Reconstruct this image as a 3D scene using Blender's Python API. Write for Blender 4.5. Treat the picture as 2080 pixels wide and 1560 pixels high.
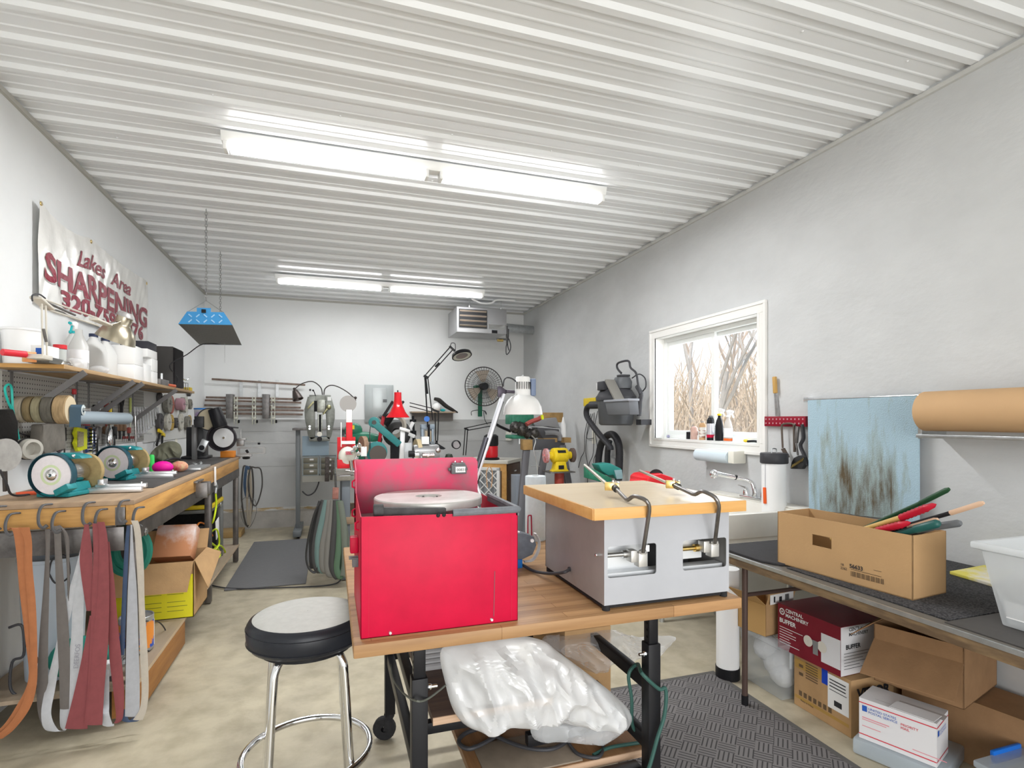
import bpy, bmesh, math, random
from mathutils import Vector, Matrix
for o in list(bpy.data.objects): bpy.data.objects.remove(o)
SC = bpy.context.scene; COL = SC.collection
random.seed(7)
PI = math.pi
# ---------------------------------------------------------------- camera
H = 1.42; F = 1115.0; CX = 1040.0; CY = 852.0; TH = math.radians(18.31)
cam = bpy.data.cameras.new('camera'); camo = bpy.data.objects.new('camera', cam); COL.objects.link(camo)
camo.location = (0, 0, H); camo.rotation_euler = (PI/2, 0, -TH)
cam.sensor_width = 36; cam.lens = F/2080*36; cam.shift_y = (CY-780)/2080; cam.clip_start = .05; cam.clip_end = 300
SC.camera = camo
# ---------------------------------------------------------------- light
SC.view_settings.view_transform = 'Standard'; SC.view_settings.look = 'None'
SC.view_settings.gamma = 1; SC.view_settings.exposure = 0.12; SC.view_settings.use_curve_mapping = False
w = bpy.data.worlds.new('world'); SC.world = w; w.use_nodes = True
nt = w.node_tree; bg = nt.nodes['Background']
tc = nt.nodes.new('ShaderNodeTexCoord'); sx = nt.nodes.new('ShaderNodeSeparateXYZ'); cr = nt.nodes.new('ShaderNodeValToRGB')
nt.links.new(tc.outputs['Generated'], sx.inputs[0]); nt.links.new(sx.outputs['Z'], cr.inputs[0]); nt.links.new(cr.outputs[0], bg.inputs[0])
cr.color_ramp.elements[0].color = (.95, .97, 1, 1); cr.color_ramp.elements[1].color = (.38, .62, 1, 1); cr.color_ramp.elements[1].position = .7
bg.inputs[1].default_value = 1.25
def area(name, loc, rot, sx_, sy_, e, col=(1, 1, 1)):
    l = bpy.data.lights.new(name, 'AREA'); l.shape = 'RECTANGLE'; l.size = sx_; l.size_y = sy_; l.energy = e; l.color = col
    o = bpy.data.objects.new(name, l); COL.objects.link(o); o.location = loc; o.rotation_euler = rot; return o
area('doorway_fill', (.6, -2.35, 1.25), (PI/2, 0, 0), 3.2, 2.1, 120, (1, .997, .99))      # area lamp added as fill for daylight through an assumed door behind the camera
area('window_daylight', (3.05, 3.66, 1.7), (0, PI/2, 0), .9, 1.2, 12, (.93, .97, 1))
sun = bpy.data.lights.new('sun', 'SUN'); sun.energy = 3.0; sun.angle = math.radians(1); sun.color = (1, .95, .86)
so = bpy.data.objects.new('sun', sun); COL.objects.link(so); so.rotation_euler = (math.radians(42), 0, math.radians(-55))
# ---------------------------------------------------------------- helpers
def ray(px, py):
    k = (px-CX)/F; c, s = math.cos(TH), math.sin(TH)
    return Vector((s+c*k, c-s*k, -(py-CY)/F))
def P(px, py, x=None, y=None, z=None):
    r = ray(px, py)
    t = x/r.x if x is not None else (y/r.y if y is not None else (z-H)/r.z)
    return Vector((r.x*t, r.y*t, H+r.z*t))
MATS = {}
def M(name, col=(.5, .5, .5), rough=.5, metal=0, var=0, scale=20, bump=0, bscale=None, col2=None, alpha=1, trans=0, emit=0, coat=0, stretch=None, thr=None, spec=.36, ior=1.45):
    if name in MATS: return MATS[name]
    m = bpy.data.materials.new(name); m.use_nodes = True; n = m.node_tree.nodes; L = m.node_tree.links
    b = n['Principled BSDF']; c4 = (*col, 1)
    b.inputs['Base Color'].default_value = c4; b.inputs['Roughness'].default_value = rough; b.inputs['Metallic'].default_value = metal
    b.inputs['Specular IOR Level'].default_value = spec; b.inputs['IOR'].default_value = ior
    if alpha < 1: b.inputs['Alpha'].default_value = alpha
    if trans: b.inputs['Transmission Weight'].default_value = trans
    if coat: b.inputs['Coat Weight'].default_value = coat
    if emit: b.inputs['Emission Color'].default_value = c4; b.inputs['Emission Strength'].default_value = emit
    if var or col2 or bump:
        t = n.new('ShaderNodeTexCoord'); mp = n.new('ShaderNodeMapping'); L.new(t.outputs['Object'], mp.inputs[0])
        if stretch: mp.inputs['Scale'].default_value = stretch
    if var or col2:
        no = n.new('ShaderNodeTexNoise'); no.inputs['Scale'].default_value = scale; no.inputs['Detail'].default_value = 6; no.inputs['Roughness'].default_value = .6
        L.new(mp.outputs[0], no.inputs['Vector']); r = n.new('ShaderNodeValToRGB'); L.new(no.outputs[0], r.inputs[0])
        lo, hi = thr or (.3, .7); r.color_ramp.elements[0].position = lo; r.color_ramp.elements[1].position = hi
        a = col2 or tuple(max(0, v*(1-var)) for v in col); bb = col if col2 else tuple(min(1, v*(1+var*.6)) for v in col)
        r.color_ramp.elements[0].color = (*a, 1); r.color_ramp.elements[1].color = (*bb, 1); L.new(r.outputs[0], b.inputs['Base Color'])
    if bump:
        n2 = n.new('ShaderNodeTexNoise'); n2.inputs['Scale'].default_value = bscale or scale; n2.inputs['Detail'].default_value = 5
        L.new(mp.outputs[0], n2.inputs['Vector']); bu = n.new('ShaderNodeBump'); bu.inputs['Strength'].default_value = 1; bu.inputs['Distance'].default_value = bump
        L.new(n2.outputs[0], bu.inputs['Height']); L.new(bu.outputs[0], b.inputs['Normal'])
    MATS[name] = m; return m
def V(*a): return Vector(a)
def basis(d):
    d = Vector(d).normalized(); u = d.cross(V(0, 0, 1)) if abs(d.z) < .95 else d.cross(V(0, 1, 0)); u.normalize(); return u, d.cross(u).normalized(), d
class MB:
    """collects shapes given in world metres; build() links them as one mesh object"""
    def __init__(s): s.v = []; s.f = []; s.m = []; s.mi = 0
    def slot(s, i): s.mi = i; return s
    def add(s, vs, fs):
        o = len(s.v); s.v += [Vector(a) for a in vs]; s.f += [tuple(i+o for i in f) for f in fs]; s.m += [s.mi]*len(fs); return s
    def box(s, x0, x1, y0, y1, z0, z1): 
        return s.add([(x, y, z) for z in (z0, z1) for y in (y0, y1) for x in (x0, x1)], [(0, 2, 3, 1), (4, 5, 7, 6), (0, 1, 5, 4), (2, 6, 7, 3), (0, 4, 6, 2), (1, 3, 7, 5)])
    def obox(s, c, sz, rz=0, rx=0, ry=0):
        R = Matrix.Rotation(rz, 3, 'Z') @ Matrix.Rotation(ry, 3, 'Y') @ Matrix.Rotation(rx, 3, 'X'); c = Vector(c)
        return s.add([c+R @ V(x*sz[0]/2, y*sz[1]/2, z*sz[2]/2) for z in (-1, 1) for y in (-1, 1) for x in (-1, 1)], [(0, 2, 3, 1), (4, 5, 7, 6), (0, 1, 5, 4), (2, 6, 7, 3), (0, 4, 6, 2), (1, 3, 7, 5)])
    def bar(s, a, b, w, h, up=(0, 0, 1)):
        a, b = Vector(a), Vector(b); d = (b-a).normalized(); u = d.cross(Vector(up)); 
        if u.length < 1e-3: u = d.cross(V(0, 1, 0))
        u.normalize(); q = u.cross(d); c = []
        for p in (a, b):
            for sy in (-1, 1):
                for sx_ in (-1, 1): c.append(p+u*sx_*w/2+q*sy*h/2)
        return s.add(c, [(0, 2, 3, 1), (4, 5, 7, 6), (0, 1, 5, 4), (2, 6, 7, 3), (0, 4, 6, 2), (1, 3, 7, 5)])
    def cyl(s, a, b, r, r2=None, n=16, cap=True):
        a, b = Vector(a), Vector(b); u, q, d = basis(b-a); r2 = r if r2 is None else r2
        vs = [p+(u*math.cos(2*PI*i/n)+q*math.sin(2*PI*i/n))*rr for p, rr in ((a, r), (b, r2)) for i in range(n)]
        fs = [(i, (i+1) % n, n+(i+1) % n, n+i) for i in range(n)]
        if cap: fs += [tuple(range(n))[::-1], tuple(range(n, 2*n))]
        return s.add(vs, fs)
    def lathe(s, prof, o, d=(0, 0, 1), n=24, a0=0, a1=2*PI, sq=(1, 1)):
        """prof: (radius, height) along d"""
        o = Vector(o); u, q, d = basis(d); full = abs(a1-a0-2*PI) < 1e-6; m = n if full else n+1; vs = []
        for r, h in prof:
            for i in range(m):
                a = a0+(a1-a0)*i/n; vs.append(o+d*h+(u*math.cos(a)*sq[0]+q*math.sin(a)*sq[1])*max(r, 1e-4))
        fs = [(j*m+i, j*m+(i+1) % m, (j+1)*m+(i+1) % m, (j+1)*m+i) for j in range(len(prof)-1) for i in range(n)]
        return s.add(vs, fs)
    def tube(s, pts, r, n=8, smooth=0, closed=False, rs=None, flat=1):
        pts = [Vector(p) for p in pts]
        if smooth: pts, rs = spline(pts, smooth, closed, rs)
        N = len(pts); vs = []; u = None
        for i, p in enumerate(pts):
            d = (pts[(i+1) % N]-pts[i-1]) if (closed or 0 < i < N-1) else ((pts[1]-pts[0]) if i == 0 else (pts[-1]-pts[-2]))
            if d.length < 1e-9: d = V(0, 0, 1)
            d.normalize()
            if u is None: u = basis(d)[0]
            else:
                u = u-d*u.dot(d)
                u = basis(d)[0] if u.length < 1e-4 else u.normalized()
            q = d.cross(u); rr = rs[i] if rs else r
            for k in range(n): vs.append(p+(u*math.cos(2*PI*k/n)+q*math.sin(2*PI*k/n)*flat)*rr)
        fs = [((j*n+i), (j*n+(i+1) % n), (((j+1) % N)*n+(i+1) % n), (((j+1) % N)*n+i)) for j in range(N if closed else N-1) for i in range(n)]
        if not closed: fs += [tuple(range(n))[::-1], tuple(range((N-1)*n, N*n))]
        return s.add(vs, fs)
    def sph(s, c, r, n=12, sc=(1, 1, 1), rot=None):
        c = Vector(c); vs = []; m = n//2
        for j in range(m+1):
            for i in range(n):
                a = PI*j/m; b = 2*PI*i/n; p = V(math.sin(a)*math.cos(b)*sc[0], math.sin(a)*math.sin(b)*sc[1], math.cos(a)*sc[2])*r
                vs.append(c+(rot @ p if rot else p))
        return s.add(vs, [(j*n+i, (j+1)*n+i, (j+1)*n+(i+1) % n, j*n+(i+1) % n) for j in range(m) for i in range(n)])
    def prism(s, poly, ax):
        """poly: world points of a flat outline, ax: extrusion vector"""
        p = [Vector(a) for a in poly]; ax = Vector(ax); n = len(p)
        return s.add(p+[a+ax for a in p], [tuple(range(n))[::-1], tuple(range(n, 2*n))]+[(i, (i+1) % n, n+(i+1) % n, n+i) for i in range(n)])
    def sheet(s, rows, th=0):
        """rows: grid of points; th: thickness along the computed normal"""
        R = len(rows); C = len(rows[0]); vs = [Vector(p) for r in rows for p in r]
        fs = [(j*C+i, j*C+i+1, (j+1)*C+i+1, (j+1)*C+i) for j in range(R-1) for i in range(C-1)]
        if not th: return s.add(vs, fs)
        nn = []
        for j in range(R):
            for i in range(C):
                a = Vector(rows[j][min(i+1, C-1)])-Vector(rows[j][max(i-1, 0)]); b = Vector(rows[min(j+1, R-1)][i])-Vector(rows[max(j-1, 0)][i]); q = a.cross(b)
                nn.append(q.normalized() if q.length > 1e-12 else V(0, 0, 1))
        K = R*C; v2 = [vs[i]-nn[i]*th for i in range(K)]
        f2 = [tuple(i+K for i in f[::-1]) for f in fs]; e = []
        ring = [i for i in range(C)]+[j*C+C-1 for j in range(1, R)]+[(R-1)*C+i for i in range(C-2, -1, -1)]+[j*C for j in range(R-2, 0, -1)]
        for k in range(len(ring)): a, b = ring[k], ring[(k+1) % len(ring)]; e.append((b, a, a+K, b+K))
        return s.add(vs+v2, fs+f2+e)
    def build(s, name, mats, parent=None, bevel=0, seg=2, smooth=True, ang=None, sub=0, fix=True):
        me = bpy.data.meshes.new(name); bm = bmesh.new()
        if parent is not None: inv = pmat(parent).inverted(); org = None
        else:
            xs = [a.x for a in s.v]; ys = [a.y for a in s.v]; zs = [a.z for a in s.v]; org = V((min(xs)+max(xs))/2, (min(ys)+max(ys))/2, min(zs)); inv = Matrix.Translation(-org)
        bv = [bm.verts.new(inv @ a) for a in s.v]
        for f, m in zip(s.f, s.m):
            try: q = bm.faces.new([bv[i] for i in f]); q.material_index = m
            except ValueError: pass

        if fix: bmesh.ops.recalc_face_normals(bm, faces=bm.faces)
        if bevel:
            ed = [e for e in bm.edges if len(e.link_faces) == 2 and e.calc_face_angle(0) > .5]
            bmesh.ops.bevel(bm, geom=ed, offset=bevel, segments=seg, profile=.5, affect='EDGES', clamp_overlap=True)
        bm.to_mesh(me); bm.free()
        if smooth:
            me.polygons.foreach_set('use_smooth', [True]*len(me.polygons)); me.set_sharp_from_angle(angle=math.radians(ang or (26 if bevel else 35)))
        for m in (mats if isinstance(mats, (list, tuple)) else [mats]): me.materials.append(m)
        o = bpy.data.objects.new(name, me); COL.objects.link(o)
        if parent is not None: o.parent = parent
        else: o.location = org
        if sub: md = o.modifiers.new('sub', 'SUBSURF'); md.levels = sub; md.render_levels = sub
        return o
def pmat(o):
    m = o.matrix_basis.copy()
    while o.parent: o = o.parent; m = o.matrix_basis @ m
    return m
def spline(pts, k, closed=False, rs=None):
    out = []; ro = [] if rs else None; N = len(pts)
    for i in range(N if closed else N-1):
        g = (lambda j: pts[j % N]) if closed else (lambda j: pts[max(0, min(N-1, j))])
        p0, p1, p2, p3 = g(i-1), g(i), g(i+1), g(i+2)
        for j in range(k):
            t = j/k; out.append(.5*((2*p1)+(p2-p0)*t+(2*p0-5*p1+4*p2-p3)*t*t+(3*p1-p0-3*p2+p3)*t**3))
            if rs: a = rs[i]; b = rs[(i+1) % N] if closed else rs[min(i+1, N-1)]; ro.append(a+(b-a)*t)
    if not closed:
        out.append(pts[-1]); 
        if rs: ro.append(rs[-1])
    return out, ro
def thing(name, label, cat, loc=(0, 0, 0), rz=0, group=None):
    o = bpy.data.objects.new(name, None); COL.objects.link(o); o.location = loc; o.rotation_euler = (0, 0, rz); o.empty_display_size = .1
    return tag(o, label, cat, group)
def tag(o, label, cat, group=None, kind=None):
    o['label'] = label; o['category'] = cat
    if group: o['group'] = group
    if kind: o['kind'] = kind
    return o
def struct(o): o['kind'] = 'structure'; return o
def dup(r, loc, rz=0, label=None, sc=None, rot=None):
    c = r.copy(); COL.objects.link(c); c.location = loc; c.rotation_euler = rot or (0, 0, rz)
    if sc: c.scale = sc if isinstance(sc, tuple) else (sc, sc, sc)
    if label: c['label'] = label
    def rec(a, b):
        for ch in [x for x in KIDS.get(a.name, [])]: pass
    for ch in [x for x in bpy.data.objects if x.parent == r]:
        d = ch.copy(); COL.objects.link(d); d.parent = c
        for g in [x for x in bpy.data.objects if x.parent == ch]:
            e = g.copy(); COL.objects.link(e); e.parent = d
    return c
KIDS = {}
def text(s, size, o, right, up, m, parent, name='lettering', th=.0006, off=0, align='LEFT', shear=0, warp=None, sub=0, sx=1, body_up=0):
    cu = bpy.data.curves.new('t', 'FONT'); cu.body = s; cu.size = size; cu.offset = off; cu.align_x = align; cu.shear = shear; cu.extrude = 0; cu.resolution_u = 3
    t = bpy.data.objects.new('t', cu); COL.objects.link(t); bpy.context.view_layer.update()
    me = bpy.data.meshes.new_from_object(t); bpy.data.objects.remove(t)
    right = Vector(right).normalized(); up = Vector(up).normalized(); nrm = right.cross(up); o = Vector(o); b = MB()
    if sub:
        bm = bmesh.new(); bm.from_mesh(me); bmesh.ops.triangulate(bm, faces=bm.faces)
        for _ in range(sub):
            ed = [e for e in bm.edges if e.calc_length() > size*.09]
            if ed: bmesh.ops.subdivide_edges(bm, edges=ed, cuts=1); bmesh.ops.triangulate(bm, faces=[f for f in bm.faces if len(f.verts) > 3])
        bm.to_mesh(me); bm.free()
    vs = []
    for v in me.vertices:
        p = o+right*v.co.x*sx+up*v.co.y+nrm*th
        vs.append(warp(p) if warp else p)
    b.add(vs, [tuple(p.vertices) for p in me.polygons])
    return b.build(name, m, parent, smooth=False, fix=False)
# shared materials
black = M('black_paint', (.012, .012, .014), .4, spec=.25); blackm = M('black_matte', (.018, .018, .02), .75, var=.3, scale=60)
chrome = M('chrome', (.85, .86, .88), .09, 1); steel = M('steel', (.62, .62, .62), .32, 1, var=.2, scale=30)
dsteel = M('dark_steel', (.22, .21, .205), .45, .8, var=.35, scale=18); galv = M('galvanised', (.55, .57, .58), .38, .85, var=.15, scale=25)
white = M('white_paint', (.86, .86, .84), .4); whitepl = M('white_plastic', (.88, .88, .88), .45); cream = M('cream_plastic', (.85, .83, .74), .5)
card = M('cardboard', (.50, .31, .15), .85, var=.12, scale=9, bump=.0004, bscale=120)
card2 = M('cardboard_dark', (.33, .19, .095), .85, var=.15, scale=9, bump=.0004, bscale=120)
rubber = M('rubber', (.02, .02, .022), .8); redp = M('red_paint', (.54, .005, .042), .45, var=.1, scale=14, spec=.25)
brass = M('brass', (.78, .56, .20), .3, 1, var=.2, scale=60); iron = M('worn_iron', (.08, .078, .075), .5, .6, var=.4, scale=40)
gpl = M('grey_plastic', (.14, .145, .15), .5); teal = M('teal_paint', (.02, .25, .27), .4, var=.2, scale=30)
paper = M('paper_white', (.87, .87, .86), .7); ink = M('black_ink', (.03, .03, .035), .7); redink = M('red_ink', (.7, .03, .06), .6); blueink = M('blue_ink', (.03, .12, .5), .6)
yel = M('yellow_paint', (.85, .62, .02), .4, var=.12, scale=30); greenp = M('green_paint', (.03, .2, .12), .45, var=.25, scale=30)
# ================================================================ room
XL, XR, YB, YF, ZC = -1.519, 2.783, 7.85, -2.6, 3.05
# floor: stained concrete
def nodes(m): return m.node_tree.nodes, m.node_tree.links, m.node_tree.nodes['Principled BSDF']
mfl = M('concrete_floor', (.56, .50, .37), .42, col2=(.35, .31, .235), scale=1.6, thr=(.3, .62), bump=.001, bscale=60)
n, L, b = nodes(mfl)
src = b.inputs['Base Color'].links[0].from_socket
mx = n.new('ShaderNodeMix'); mx.data_type = 'RGBA'; mx.blend_type = 'MULTIPLY'; mx.inputs[0].default_value = .5
n2 = n.new('ShaderNodeTexNoise'); n2.inputs['Scale'].default_value = 9; n2.inputs['Detail'].default_value = 8; tcx = n.new('ShaderNodeTexCoord'); L.new(tcx.outputs['Object'], n2.inputs[0])
r2 = n.new('ShaderNodeValToRGB'); r2.color_ramp.elements[0].position = .35; r2.color_ramp.elements[1].position = .6; r2.color_ramp.elements[0].color = (.62, .6, .55, 1); r2.color_ramp.elements[1].color = (1, 1, 1, 1)
L.new(n2.outputs[0], r2.inputs[0]); L.new(src, mx.inputs['A']); L.new(r2.outputs[0], mx.inputs['B']); L.new(mx.outputs['Result'], b.inputs['Base Color'])
struct(MB().box(XL-.2, XR+.2, YF-.2, YB+.2, -.12, 0).build('floor', mfl, smooth=False))
# ceiling: ribbed white steel
prof = []; sp = .2375; y = YF-.1; k0 = math.floor((YF-1.70)/sp)
y0 = 1.70+k0*sp; yy = y0
while yy < YB+.1:
    prof += [(yy-.030, 0), (yy-.016, -.019), (yy+.016, -.019), (yy+.030, 0)]
    for q in (.079, .158): prof += [(yy+q-.010, 0), (yy+q-.004, -.0035), (yy+q+.004, -.0035), (yy+q+.010, 0)]
    yy += sp
prof = [p for p in prof if YF-.12 < p[0] < YB+.05]
mceil = M('ceiling_steel', (.80, .815, .825), .28, spec=.5)
cb = MB(); cb.sheet([[(XL-.05, a, ZC+c) for a, c in prof], [(XR+.05, a, ZC+c) for a, c in prof]])
cb.box(XL-.2, XR+.2, YF-.2, YB+.2, ZC+.02, ZC+.1)
for i in range(7):       # screw heads on the panel flats
    for j in range(16):
        cb.lathe([(0, -.006), (.004, -.005), (.006, 0)], (XL+.35+i*.61, y0+.11+(j*3)*sp*.9+1.3, ZC), n=6)
struct(cb.build('ceiling', mceil, smooth=False, fix=False))
# walls
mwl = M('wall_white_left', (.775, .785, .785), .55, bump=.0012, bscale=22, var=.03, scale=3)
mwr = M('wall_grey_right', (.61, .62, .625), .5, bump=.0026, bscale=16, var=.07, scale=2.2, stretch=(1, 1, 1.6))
struct(MB().box(XL-.15, XL, YF-.2, YB+.15, 0, ZC+.03).build('wall_left', mwl, smooth=False))
wy0, wy1, wz0, wz1 = 3.035, 4.285, 1.255, 2.145
wb = MB(); 
e = .011
for a in ((YF-.2, wy0-e, 0, ZC+.03), (wy1+e, YB+.15, 0, ZC+.03), (wy0-e, wy1+e, 0, wz0-e), (wy0-e, wy1+e, wz1+e, ZC+.03)): wb.box(XR, XR+.17, *a)
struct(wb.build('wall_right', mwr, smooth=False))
# back wall: white above, grey boards below
mwb = M('wall_white_back', (.80, .81, .805), .5, bump=.0008, bscale=25, var=.02, scale=3)
mgb = M('wall_grey_lower', (.50, .505, .50), .5, var=.06, scale=5, bump=.0008, bscale=30)
bb = MB(); bb.box(XL-.15, XR+.15, YB, YB+.15, H, ZC+.03).slot(1)
for z0, z1 in ((.26, .80), (.804, 1.10), (1.104, 1.26), (1.264, H)): bb.box(XL-.15, XR+.15, YB-.004, YB+.15, z0, z1)
bb.box(XL-.15, XR+.15, YB+.004, YB+.15, .2, H)
struct(bb.build('wall_back', [mwb, mgb], smooth=False))
mcurb = M('curb_concrete', (.42, .40, .37), .8, var=.15, scale=6, bump=.002, bscale=30)
struct(MB().box(XL, XR, YB-.03, YB+.1, 0, .225).build('baseboard_back', mcurb, smooth=False))
struct(MB().box(XL, XR, YB-.034, YB+.1, .225, .262).build('trim_1', M('sill_wood', (.45, .33, .17), .7, col2=(.6, .6, .58), scale=4, stretch=(1, 1, 6), thr=(.45, .55)), smooth=False))
mjc = M('edge_channel', (.45, .44, .40), .5)
struct(MB().box(XL, XL+.018, YF, YB, ZC-.045, ZC-.02).build('trim_2', mjc, smooth=False))
struct(MB().box(XR-.018, XR, YF, YB, ZC-.045, ZC-.022).build('trim_3', M('edge_channel_right', (.6, .6, .58), .5), smooth=False))
struct(MB().box(XL, XR, YB-.018, YB, ZC-.045, ZC-.02).build('trim_4', mjc, smooth=False))
# front wall with the open overhead doorway
fb = MB(); ox0, ox1, oz = -1.1, 2.3, 2.35
for a in ((XL-.15, ox0, 0, ZC+.03), (ox1, XR+.15, 0, ZC+.03), (ox0, ox1, oz, ZC+.03)): fb.box(a[0], a[1], YF-.15, YF, a[2], a[3])
struct(fb.build('wall_front', mwl, smooth=False))
# window
mv = M('window_vinyl', (.86, .88, .86), .35); mtrim = M('window_trim', (.86, .85, .82), .4)
t = .078; wt = MB(); X = XR
# casing with a stepped profile
for (a0, a1, c0, c1) in ((wy0-t, wy1+t, wz0-t, wz0), (wy0-t, wy1+t, wz1, wz1+t), (wy0-t, wy0, wz0, wz1), (wy1, wy1+t, wz0, wz1)):
    wt.box(X-.014, X, a0, a1, c0, c1)
for (a0, a1, c0, c1) in ((wy0-t-.001, wy1+t+.001, wz0-t-.001, wz0-t+.02), (wy0-t-.001, wy1+t+.001, wz1+t-.02, wz1+t+.001), (wy0-t-.001, wy0-t+.02, wz0-t+.02, wz1+t-.02), (wy1+t-.02, wy1+t+.001, wz0-t+.02, wz1+t-.02)):
    wt.box(X-.022, X, a0, a1, c0, c1)
for (a0, a1, c0, c1) in ((wy0-.02, wy1+.02, wz0-.02, wz0), (wy0-.02, wy1+.02, wz1, wz1+.02), (wy0-.02, wy0, wz0, wz1), (wy1, wy1+.02, wz0, wz1)):
    wt.box(X-.018, X, a0, a1, c0, c1)
for (a0, a1, c0, c1) in ((wy0, wy1, wz0-.01, wz0), (wy0, wy1, wz1, wz1+.01), (wy0-.01, wy0, wz0, wz1), (wy1, wy1+.01, wz0, wz1)):
    wt.box(X-.01, X+.17, a0, a1, c0, c1)          # jamb liner
root = struct(wt.build('window_1', mtrim, bevel=.002, smooth=False))
def wframe(y0, y1, z0, z1, w, x0, x1, name, parent=root):
    q = MB()
    q.box(x0, x1, y0, y1, z0, z0+w); q.box(x0, x1, y0, y1, z1-w, z1); q.box(x0, x1, y0, y0+w, z0+w, z1-w); q.box(x0, x1, y1-w, y1, z0+w, z1-w)
    return q.build(name, mv, parent, bevel=.002, smooth=False)
ym = 3.64
wframe(wy0, wy1, wz0, wz1, .035, X+.085, X+.165, 'window_frame')
wframe(ym-.03, wy1-.03, wz0+.03, wz1-.03, .04, X+.095, X+.12, 'sash')
wframe(wy0+.03, ym+.03, wz0+.03, wz1-.03, .04, X+.125, X+.15, 'sash')
gl = M('window_glass', (1, 1, 1), 0, alpha=.06, spec=.3)
MB().box(X+.105, X+.109, ym, wy1-.06, wz0+.06, wz1-.06).build('glass_pane', gl, root, smooth=False)
MB().box(X+.135, X+.139, wy0+.06, ym, wz0+.06, wz1-.06).build('glass_pane', gl, root, smooth=False)
# shelf ledge inside the window: the sill part
# ---------------------------------------------------------------- outdoors
mgr = M('dry_grass', (.62, .50, .33), .9, col2=(.42, .36, .2), scale=1.3, bump=.03, bscale=9)
struct(MB().box(-30, 60, -25, 70, -.5, -.16).build('ground', mgr, smooth=False))
bark = M('tree_bark', (.50, .44, .38), .85, var=.25, scale=5); bark2 = M('twig_bark', (.62, .48, .38), .9, var=.2, scale=3)
def tree(px, dist, h, r, lab, sd, mat, depth=5):
    rnd = random.Random(sd); d = ray(px, 852); base = V(d.x*dist, d.y*dist, -.2); q = MB()
    def br(p, dr, ln, rr, lv):
        pts = [p]; a = p; dd = dr.copy()
        for i in range(3):
            dd = (dd+V(rnd.uniform(-.2, .2), rnd.uniform(-.2, .2), rnd.uniform(-.03, .12))).normalized(); a = a+dd*ln/3; pts.append(a)
        q.tube(pts, rr, n=5 if lv < 2 else 3, rs=[rr, rr*.9, rr*.78, rr*.62])
        if lv >= depth: return
        for i in range(2 if lv == 0 else rnd.choice((2, 3))):
            nd = (dd+V(rnd.uniform(-.8, .8), rnd.uniform(-.8, .8), rnd.uniform(-.15, .5))).normalized(); s0 = pts[rnd.choice((2, 3, 3))]
            br(s0, nd, ln*rnd.uniform(.55, .85), rr*.58, lv+1)
    br(base, V(rnd.uniform(-.08, .08), rnd.uniform(-.08, .08), 1), h*.38, r, 0)
    return tag(q.build('bare_tree', mat), lab, 'tree', 'bare trees outside the window')
tl = [(1412, 9.5, 6.2, .055, 'forked bare grey tree seen through left half of window'), (1434, 9.6, 6.5, .06, 'bare grey tree with wide fork left of the window mullion'),
      (1500, 13, 6, .035, 'slim bare tree close behind the right window sash'), (1535, 15, 7, .04, 'leaning bare tree near right edge of the right sash'), (1385, 12, 7, .07, 'bare tree at far left of the window view')]
for i, a in enumerate(tl): tree(*a, 11+i, bark, 6)
for i in range(7):
    o = tree(1350+i*34, 14+(i*5) % 9, 8, .07, 'thin bare tree deep in the pale wood, %s from the left' % ('first', 'second', 'third', 'fourth', 'fifth', 'sixth', 'seventh')[i], 60+i, bark2, 6)
br = MB(); rb = random.Random(3)
for i in range(2600):
    px = rb.uniform(1300, 1640); dist = rb.uniform(10, 26); d = ray(px, 852); p = V(d.x*dist, d.y*dist, -.2); hh = rb.uniform(.8, 3.2)
    br.tube([p, p+V(rb.uniform(-.3, .3), rb.uniform(-.3, .3), hh*.5), p+V(rb.uniform(-.8, .8), rb.uniform(-.8, .8), hh)], .02, n=3, rs=[.022, .014, .006])
tag(br.build('brush', M('brush_twigs', (.68, .52, .36), .9, var=.25, scale=1)), 'tan thicket of dry brush and stems filling the woods behind window', 'brush', kind='stuff')
# ---------------------------------------------------------------- fluorescent strips
tubem = M('lit_tube', (1, 1, 1), emit=9)
def fixture(xc, y, z, label, LAMP):
    f = thing('ceiling_light', label, 'light', (xc, y, z), 0, 'fluorescent strip lights on the ceiling'); hl = 1.2
    q = MB().prism([(xc-hl, y-.055, z), (xc-hl, y+.055, z), (xc-hl, y+.035, z-.05), (xc-hl, y-.035, z-.05)], (2*hl, 0, 0)); q.build('housing', white, f, bevel=.002)
    for s in (-1, 1):
        for dy in (-.026, .026):
            xa, xb = xc+s*.06, xc+s*(hl-.04)
            t = MB().cyl((xa, y+dy, z-.078), (xb, y+dy, z-.078), .015, n=14).build('tube', tubem, f)
        for xx in (xc+s*.045, xc+s*(hl-.02)): MB().obox((xx, y, z-.07), (.022, .075, .05)).build('lamp_holder', white, f, bevel=.004)
    l = area('strip_light', (xc, y, z-.10), (0, 0, 0), 2.3, .12, LAMP, (.97, .985, 1)); l.parent = None
fixture(.62, 3.455, ZC-.02, 'nearer long fluorescent strip light on the ribbed ceiling', 60)
fixture(.62, 6.62, ZC-.02, 'farther fluorescent strip light near the back wall', 26)
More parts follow.
